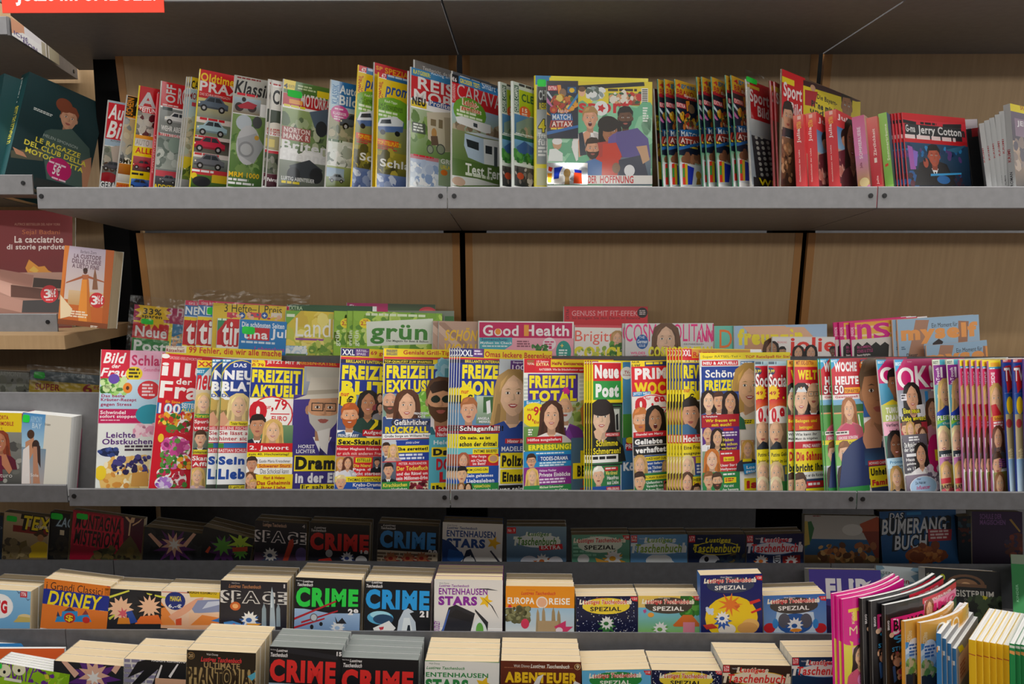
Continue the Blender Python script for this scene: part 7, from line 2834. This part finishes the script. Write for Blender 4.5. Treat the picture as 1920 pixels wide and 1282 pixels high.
cb('brown-black comic with bronze block lettering and number badge 20', V12, (1276, 1048), (1272, 1282), """
D 1200 1000 1900 1400 241c14 3a2e1e
E 1304 1088 26 26 8a6a3c
E 1304 1088 20 20 2a2018
T 1290 1075 1318 1100 c8a878 20
N 1410 1072 1490 1090 e8e0d8 Walt Disney
I 1372 1095 1650 1138 e83a3c Lustiges Taschenbuch
T 1392 1132 1638 1170 b09060 ULTIMATE
O 1275 1170 1740 1280 3a2c1c b09460 PHANTOMIAS
G 5ab0c8 1690 1230 1780 1180 1790 1200 1720 1260
""", 'FC', TR=1748, back=3, group=GC, t=.03)
cb('black crime comic with red capitals and number 15, on the lowest tier', V13, (385, 1024), (378, 1282), """
R 300 980 1000 1400 17171b
G 26262c 500 1030 850 1090 850 1120 500 1070
N 390 1042 430 1052 e8e4e4 Walt Disney
I 432 1042 508 1066 f0ecec Lustiges
I 392 1066 508 1094 f0ecec Taschenbuch
Z 842 1062 876 1092 f0ecec 15
Z 388 1108 836 1265 e8302c CRIME
D 300 1272 1000 1400 a8bccc 8aa0b8
""", 'FC', TR=880, back=2, group=GC, t=.027, pages='g', fandesc='the left one of the red-lettered crime comics, lowest tier')
cb('black crime comic with red capitals, right one on the lowest tier', V13, (872, 1098), (868, 1282), """
R 800 1060 1600 1500 17171b
N 880 1112 930 1122 e8e4e4 Walt Disney
I 932 1112 1015 1138 f0ecec Lustiges
I 888 1138 1015 1166 f0ecec Taschenbuch
Z 878 1178 1366 1340 e8302c CRIME
""", 'FC', TR=1402, back=3, group=GC, t=.027, pages='g', fandesc='the right one of the red-lettered crime comics, lowest tier')
cb('white comic with green star title, on the lowest tier', V14, (-12, 1120), (-14, 1282), """
R -100 1080 700 1500 eceae4
R -20 1118 500 1138 2f8a44
G eceae4 -20 1125 300 1128 500 1138 500 1200 -20 1200
N 15 1136 90 1150 3a6a4a Walt Disney
I -2 1160 260 1186 2f8a44 Lustiges Taschenbuch
T -5 1200 420 1232 2f8a44 ENTENHAUSEN
Z -8 1245 285 1330 2f8a44 STARS
S 390 1290 30 62 5 f0c01c
""", 'FC', TR=497, back=3, group=GC, t=.027)
cb('brown adventure comic with big yellow-orange capitals and number 9', V14, (506, 1122), (504, 1282), """
D 450 1090 1150 1500 6a2c18 4a1c10
L 530 1165 1030 1175 1 9a5a3a
N 595 1148 705 1172 e8dcd0 Walt Disney
I 710 1146 975 1180 f0e8dc Lustiges Taschenbuch
E 1030 1165 22 22 c8a068
E 1030 1165 17 17 5a2c18
T 1022 1152 1040 1178 e8d8b0 9
Z 534 1198 1030 1272 f0c01c ABENTEUER
G e4e0dc 730 1282 760 1230 800 1215 780 1250 770 1282
G e4e0dc 1000 1282 1010 1260 1050 1280 1050 1290
""", 'FC', TR=1056, back=3, group=GC, t=.027)
spez('sky blue comic with a green oval title, number 118, on the lowest tier', V14, (1060, 1188), (1062, 1282), 1530, '5ab0dc', '8ac4e4', '2a8a3c', 'f4f0e0', 'e8f0e0', 'FC', "R 1000 1170 1600 1190 f0c83c", '118', back=2, group=GC, t=.027)
spez('navy starry comic with a yellow oval title, number 121, on the lowest tier', V15, (226, 1186), (224, 1282), 706, '161a40', '141838', 'f0d43c', '1a1a2a', 'f0e8d0', 'FC', "K 230 1190 700 1282 50 e8e8f0,c8d0e8,f0e8c8 2", '121', back=2, group=GC, t=.027)
ltb('brown comic with red title in a yellow outline, number 524', V15, (712, 1150), (708, 1282), 1178, '3a2418', '2a1a10', 'e8302c', 'f0dcc0', 'FC', "", '524', oval='e8b41c', back=3, group=GC, t=.024)
ltb('petrol blue comic with red title in a blue outline, lowest tier right', V15, (1184, 1100), (1182, 1282), 1622, '16365a', '122c4c', 'e8302c', 'f0e8e0', 'FC', "", '577', oval='3a8ac8', back=2, group=GC, t=.024)
# lowest tier, magazines standing spine-out on the right
MG = dict(name='magazine', cat='magazine', fr='FD', yaw=46, W=.21, t=.0045, H=None, gloss=M_GLOSS)
def mg(label, TL, BL, art, **kw):
    d = dict(MG); d.update(kw); return item(label, V16, TL, BL, art, **d)
mg('pink and yellow sticker magazine for girls, frontmost of three', (357, 704), (372, 1282), """
R 200 600 1000 1000 e0148c
G e8d84a 350 960 420 990 500 1000 1000 1000 1000 1400 350 1400
E 460 900 130 110 e0148c
Z 395 770 640 860 f0d03c TOP
N 402 890 640 950 f0d8a0 MODEL
V 415 790 432 870 f0dc8c KIDS
R 455 965 500 995 8a5ac0
D 420 1030 600 1170 e8b8c0 d898a8
P 465 1085 60 e8b890 3a2420 d85a7a f
E 490 1235 40 50 e88ac0
L 465 1200 520 1270 4 8a2a6a
""", bg='e8d84a', spine='e0148c', group='pink and yellow girls magazines', fan=[(328, 684, 345, 1282), (300, 668, 318, 1282)], fandesc='the pink and yellow girls magazines', W=.2, s=.02, yaw=30, bend=(-.012, .010))
BRV = """
R 500 600 1400 1400 17161a
R 880 690 1200 730 d0243c
T 895 706 1130 728 f0e4e4 KENNENLERN-FRAGEN
E 1155 702 14 14 1a1a1e
V 665 850 678 915 e8e4e8 BRAVO
O 690 838 740 945 f4f0f4 e0247c B
R 690 830 900 930 e0247c
O 700 845 890 920 17161a e0247c BRAVO
R 890 730 1190 790 f08ab0
Z 905 745 1180 800 e0247c MMO
P 930 765 50 e8b890 8a4a2c d84a7a f
E 690 945 14 18 e8c0a0
T 700 950 850 1005 3aa0d8 90
T 692 1030 830 1060 3aa0d8 STICKER
K 690 1080 760 1150 8 d8a080,8a5a44,b07a5c 12
E 725 1125 24 30 d8a080
E 740 1190 22 22 c89070
G 3a5a8c 695 1160 710 1150 720 1250 705 1270
G c83a5c 740 1170 760 1170 770 1240 745 1240
K 680 1060 800 1280 10 5a8ac0,e8b890,c84a6a,e8e0d8 8
"""
mg('black sticker magazine with pink initial and blue 90, frontmost of three', (643, 745), (655, 1282), BRV, bg='17161a', spine='1a191d', group='black sticker magazines', fan=[(550, 720, 562, 1282), (490, 692, 508, 1282)], fandesc='the black sticker magazines', s=.03, bend=(-.016, .012), TR=1190, yaw=30, t=.007)
GEO = """
D 700 720 1500 1000 d89a34 e0a848
R 1180 740 1280 900 e0ac50
T 1240 785 1262 815 f4ecdc .5
N 978 860 1145 960 f4ecdc GEO
L 990 810 1180 835 1 f0e0c0
V 905 930 930 1010 f0d8a8 GEOlino
D 880 1010 1500 1282 3f8ac8 7ab8dc
E 945 1030 34 60 e8ecf4
E 940 1080 56 60 dce8f4
E 930 1120 50 50 a8c8e4
L 915 1020 975 1110 4 3a6ab0
G 6f9a44 880 1160 950 1140 990 1170 960 1230 900 1230
K 885 1140 970 1220 12 5f8a3c,8ab05a,c8b48a 12
R 880 1230 1500 1400 26262a
T 985 1090 1040 1115 f0ece4 St
"""
mg('orange and blue science magazine for children, front one of two', (886, 866), (892, 1282), GEO, bg='d89a34', spine='d8942c', group='orange science magazines', fan=[(780, 856, 788, 1282)], fandesc='the orange science magazines', s=.02, bend=(-.014, .012), TR=1270, yaw=30, t=.007)
def spines(n, label, group, x0, dx, y0, dy, xb, col, front, art, sart, W=.19, fr='FD', t=.011, yaw=50, s0=.0, pages='w'):
    nm = ['leftmost', 'second from the left', 'third from the left', 'fourth from the left', 'fifth from the left', 'sixth from the left', 'seventh from the left']
    for i in range(n):
        x = x0 + dx * i; y = y0 + dy * i; last = i == n - 1
        item(f'{label}, {nm[i] if not last else "rightmost"} of its row', V16, (x + dx, y), (x + dx + xb, 1282), art if last else '', name='booklet', cat='booklet', fr=fr, yaw=yaw, W=W, sx=x, t=t, s=s0 + .0015 * i,
             spine=col, bg=front, square=True, pages=pages, gloss=M_BOOK, group=group, spine_art=sart(x, y))
spines(4, 'blue activity booklet with white spine squares', 'blue activity booklets', 1002, 34, 940, 34, 6, '2f7ab8', '8a8c90',
       "R 1100 980 1500 1400 8a8e94\nG e0d81c 1150 1030 1180 1010 1195 1040 1165 1070\nR 1155 1100 1300 1300 d8b8a0\nL 1165 1150 1210 1260 4 b06a4a", lambda x, y: f"R {x-60} 800 {x+80} 1400 2f78b4\nR {x+8} {y+80} {x+26} {y+110} d8e0e8\nG e0902c {x+4} {y+90} {x+12} {y+85} {x+12} {y+125} {x+4} {y+125}")
spines(6, 'yellow booklet with a red wavy spine line', 'yellow booklets', 1224, 46, 985, 7, 4, 'e8b818', 'e8c030',
       "R 1480 980 1900 1400 d8a81c\nG b8d83c 1470 1130 1500 1090 1500 1160\nK 1460 1090 1520 1180 8 a8c83c,c8d84a 10", lambda x, y: f"R {x-80} 800 {x+120} 1400 e8b818\nG b03a2c {x} {y+85} {x+46} {y+100} {x+46} {y+106} {x} {y+91}", t=.013)
spines(3, 'green activity booklet with an orange animal spine', 'green activity booklets', 1502, 36, 1010, 4, 4, '1f8a4c', '1f7a44', '', lambda x, y: f"R {x-80} 800 {x+120} 1400 1f8a4c\nG e8a05a {x} {y+40} {x+36} {y+50} {x+36} {y+75} {x} {y+60}\nR {x} {y+5} {x+36} {y+22} d8e0d4", t=.012)
# loose children's magazines lying tilted at the lower left
for (lab, TL_, TR_, col, yy) in (('orange-edged children magazine near the bottom left corner', (-120, 1040), 440, 'e0642c', .062), ('white-paged children magazine behind the orange-edged one', (-160, 1005), 345, '3a8ac8', .085), ('blue-edged children magazine at the back of the lower left corner', (-200, 975), 225, '2a6ab0', .105)):
    item(lab, V12, TL_, (TL_[0] - 8, 1282), f"R -300 850 700 1400 {col}\nT 350 950 405 968 f4ecdc 6,95\nE 275 985 20 12 2a3a6a", name='magazine', fr='FC', yaw=8, TR=TR_, t=.008, s=yy, pages='w', mode='roll', gloss=M_BOOK, lean=2)

# sheet that closes the corner between the top shelf and the corner unit
V = [(-.80, -.074, .3345), (-.86, .02, .3345), (-1.0, .52, .3345), (-.83, .52, .3345), (-.83, .41, .3345)]; n = len(V); V = V + [(x, y, z + .003) for x, y, z in V]
V = [(x, y, z + ZO - .0005) for x, y, z in V]
o = mesh_obj('corner_filler_sheet', V, [list(range(n))[::-1], list(range(n, 2 * n))] + [[i, (i + 1) % n, n + (i + 1) % n, n + i] for i in range(n)], M_METAL); tag(o, 'grey filler sheet closing the corner left of the topmost shelf', 'filler sheet')
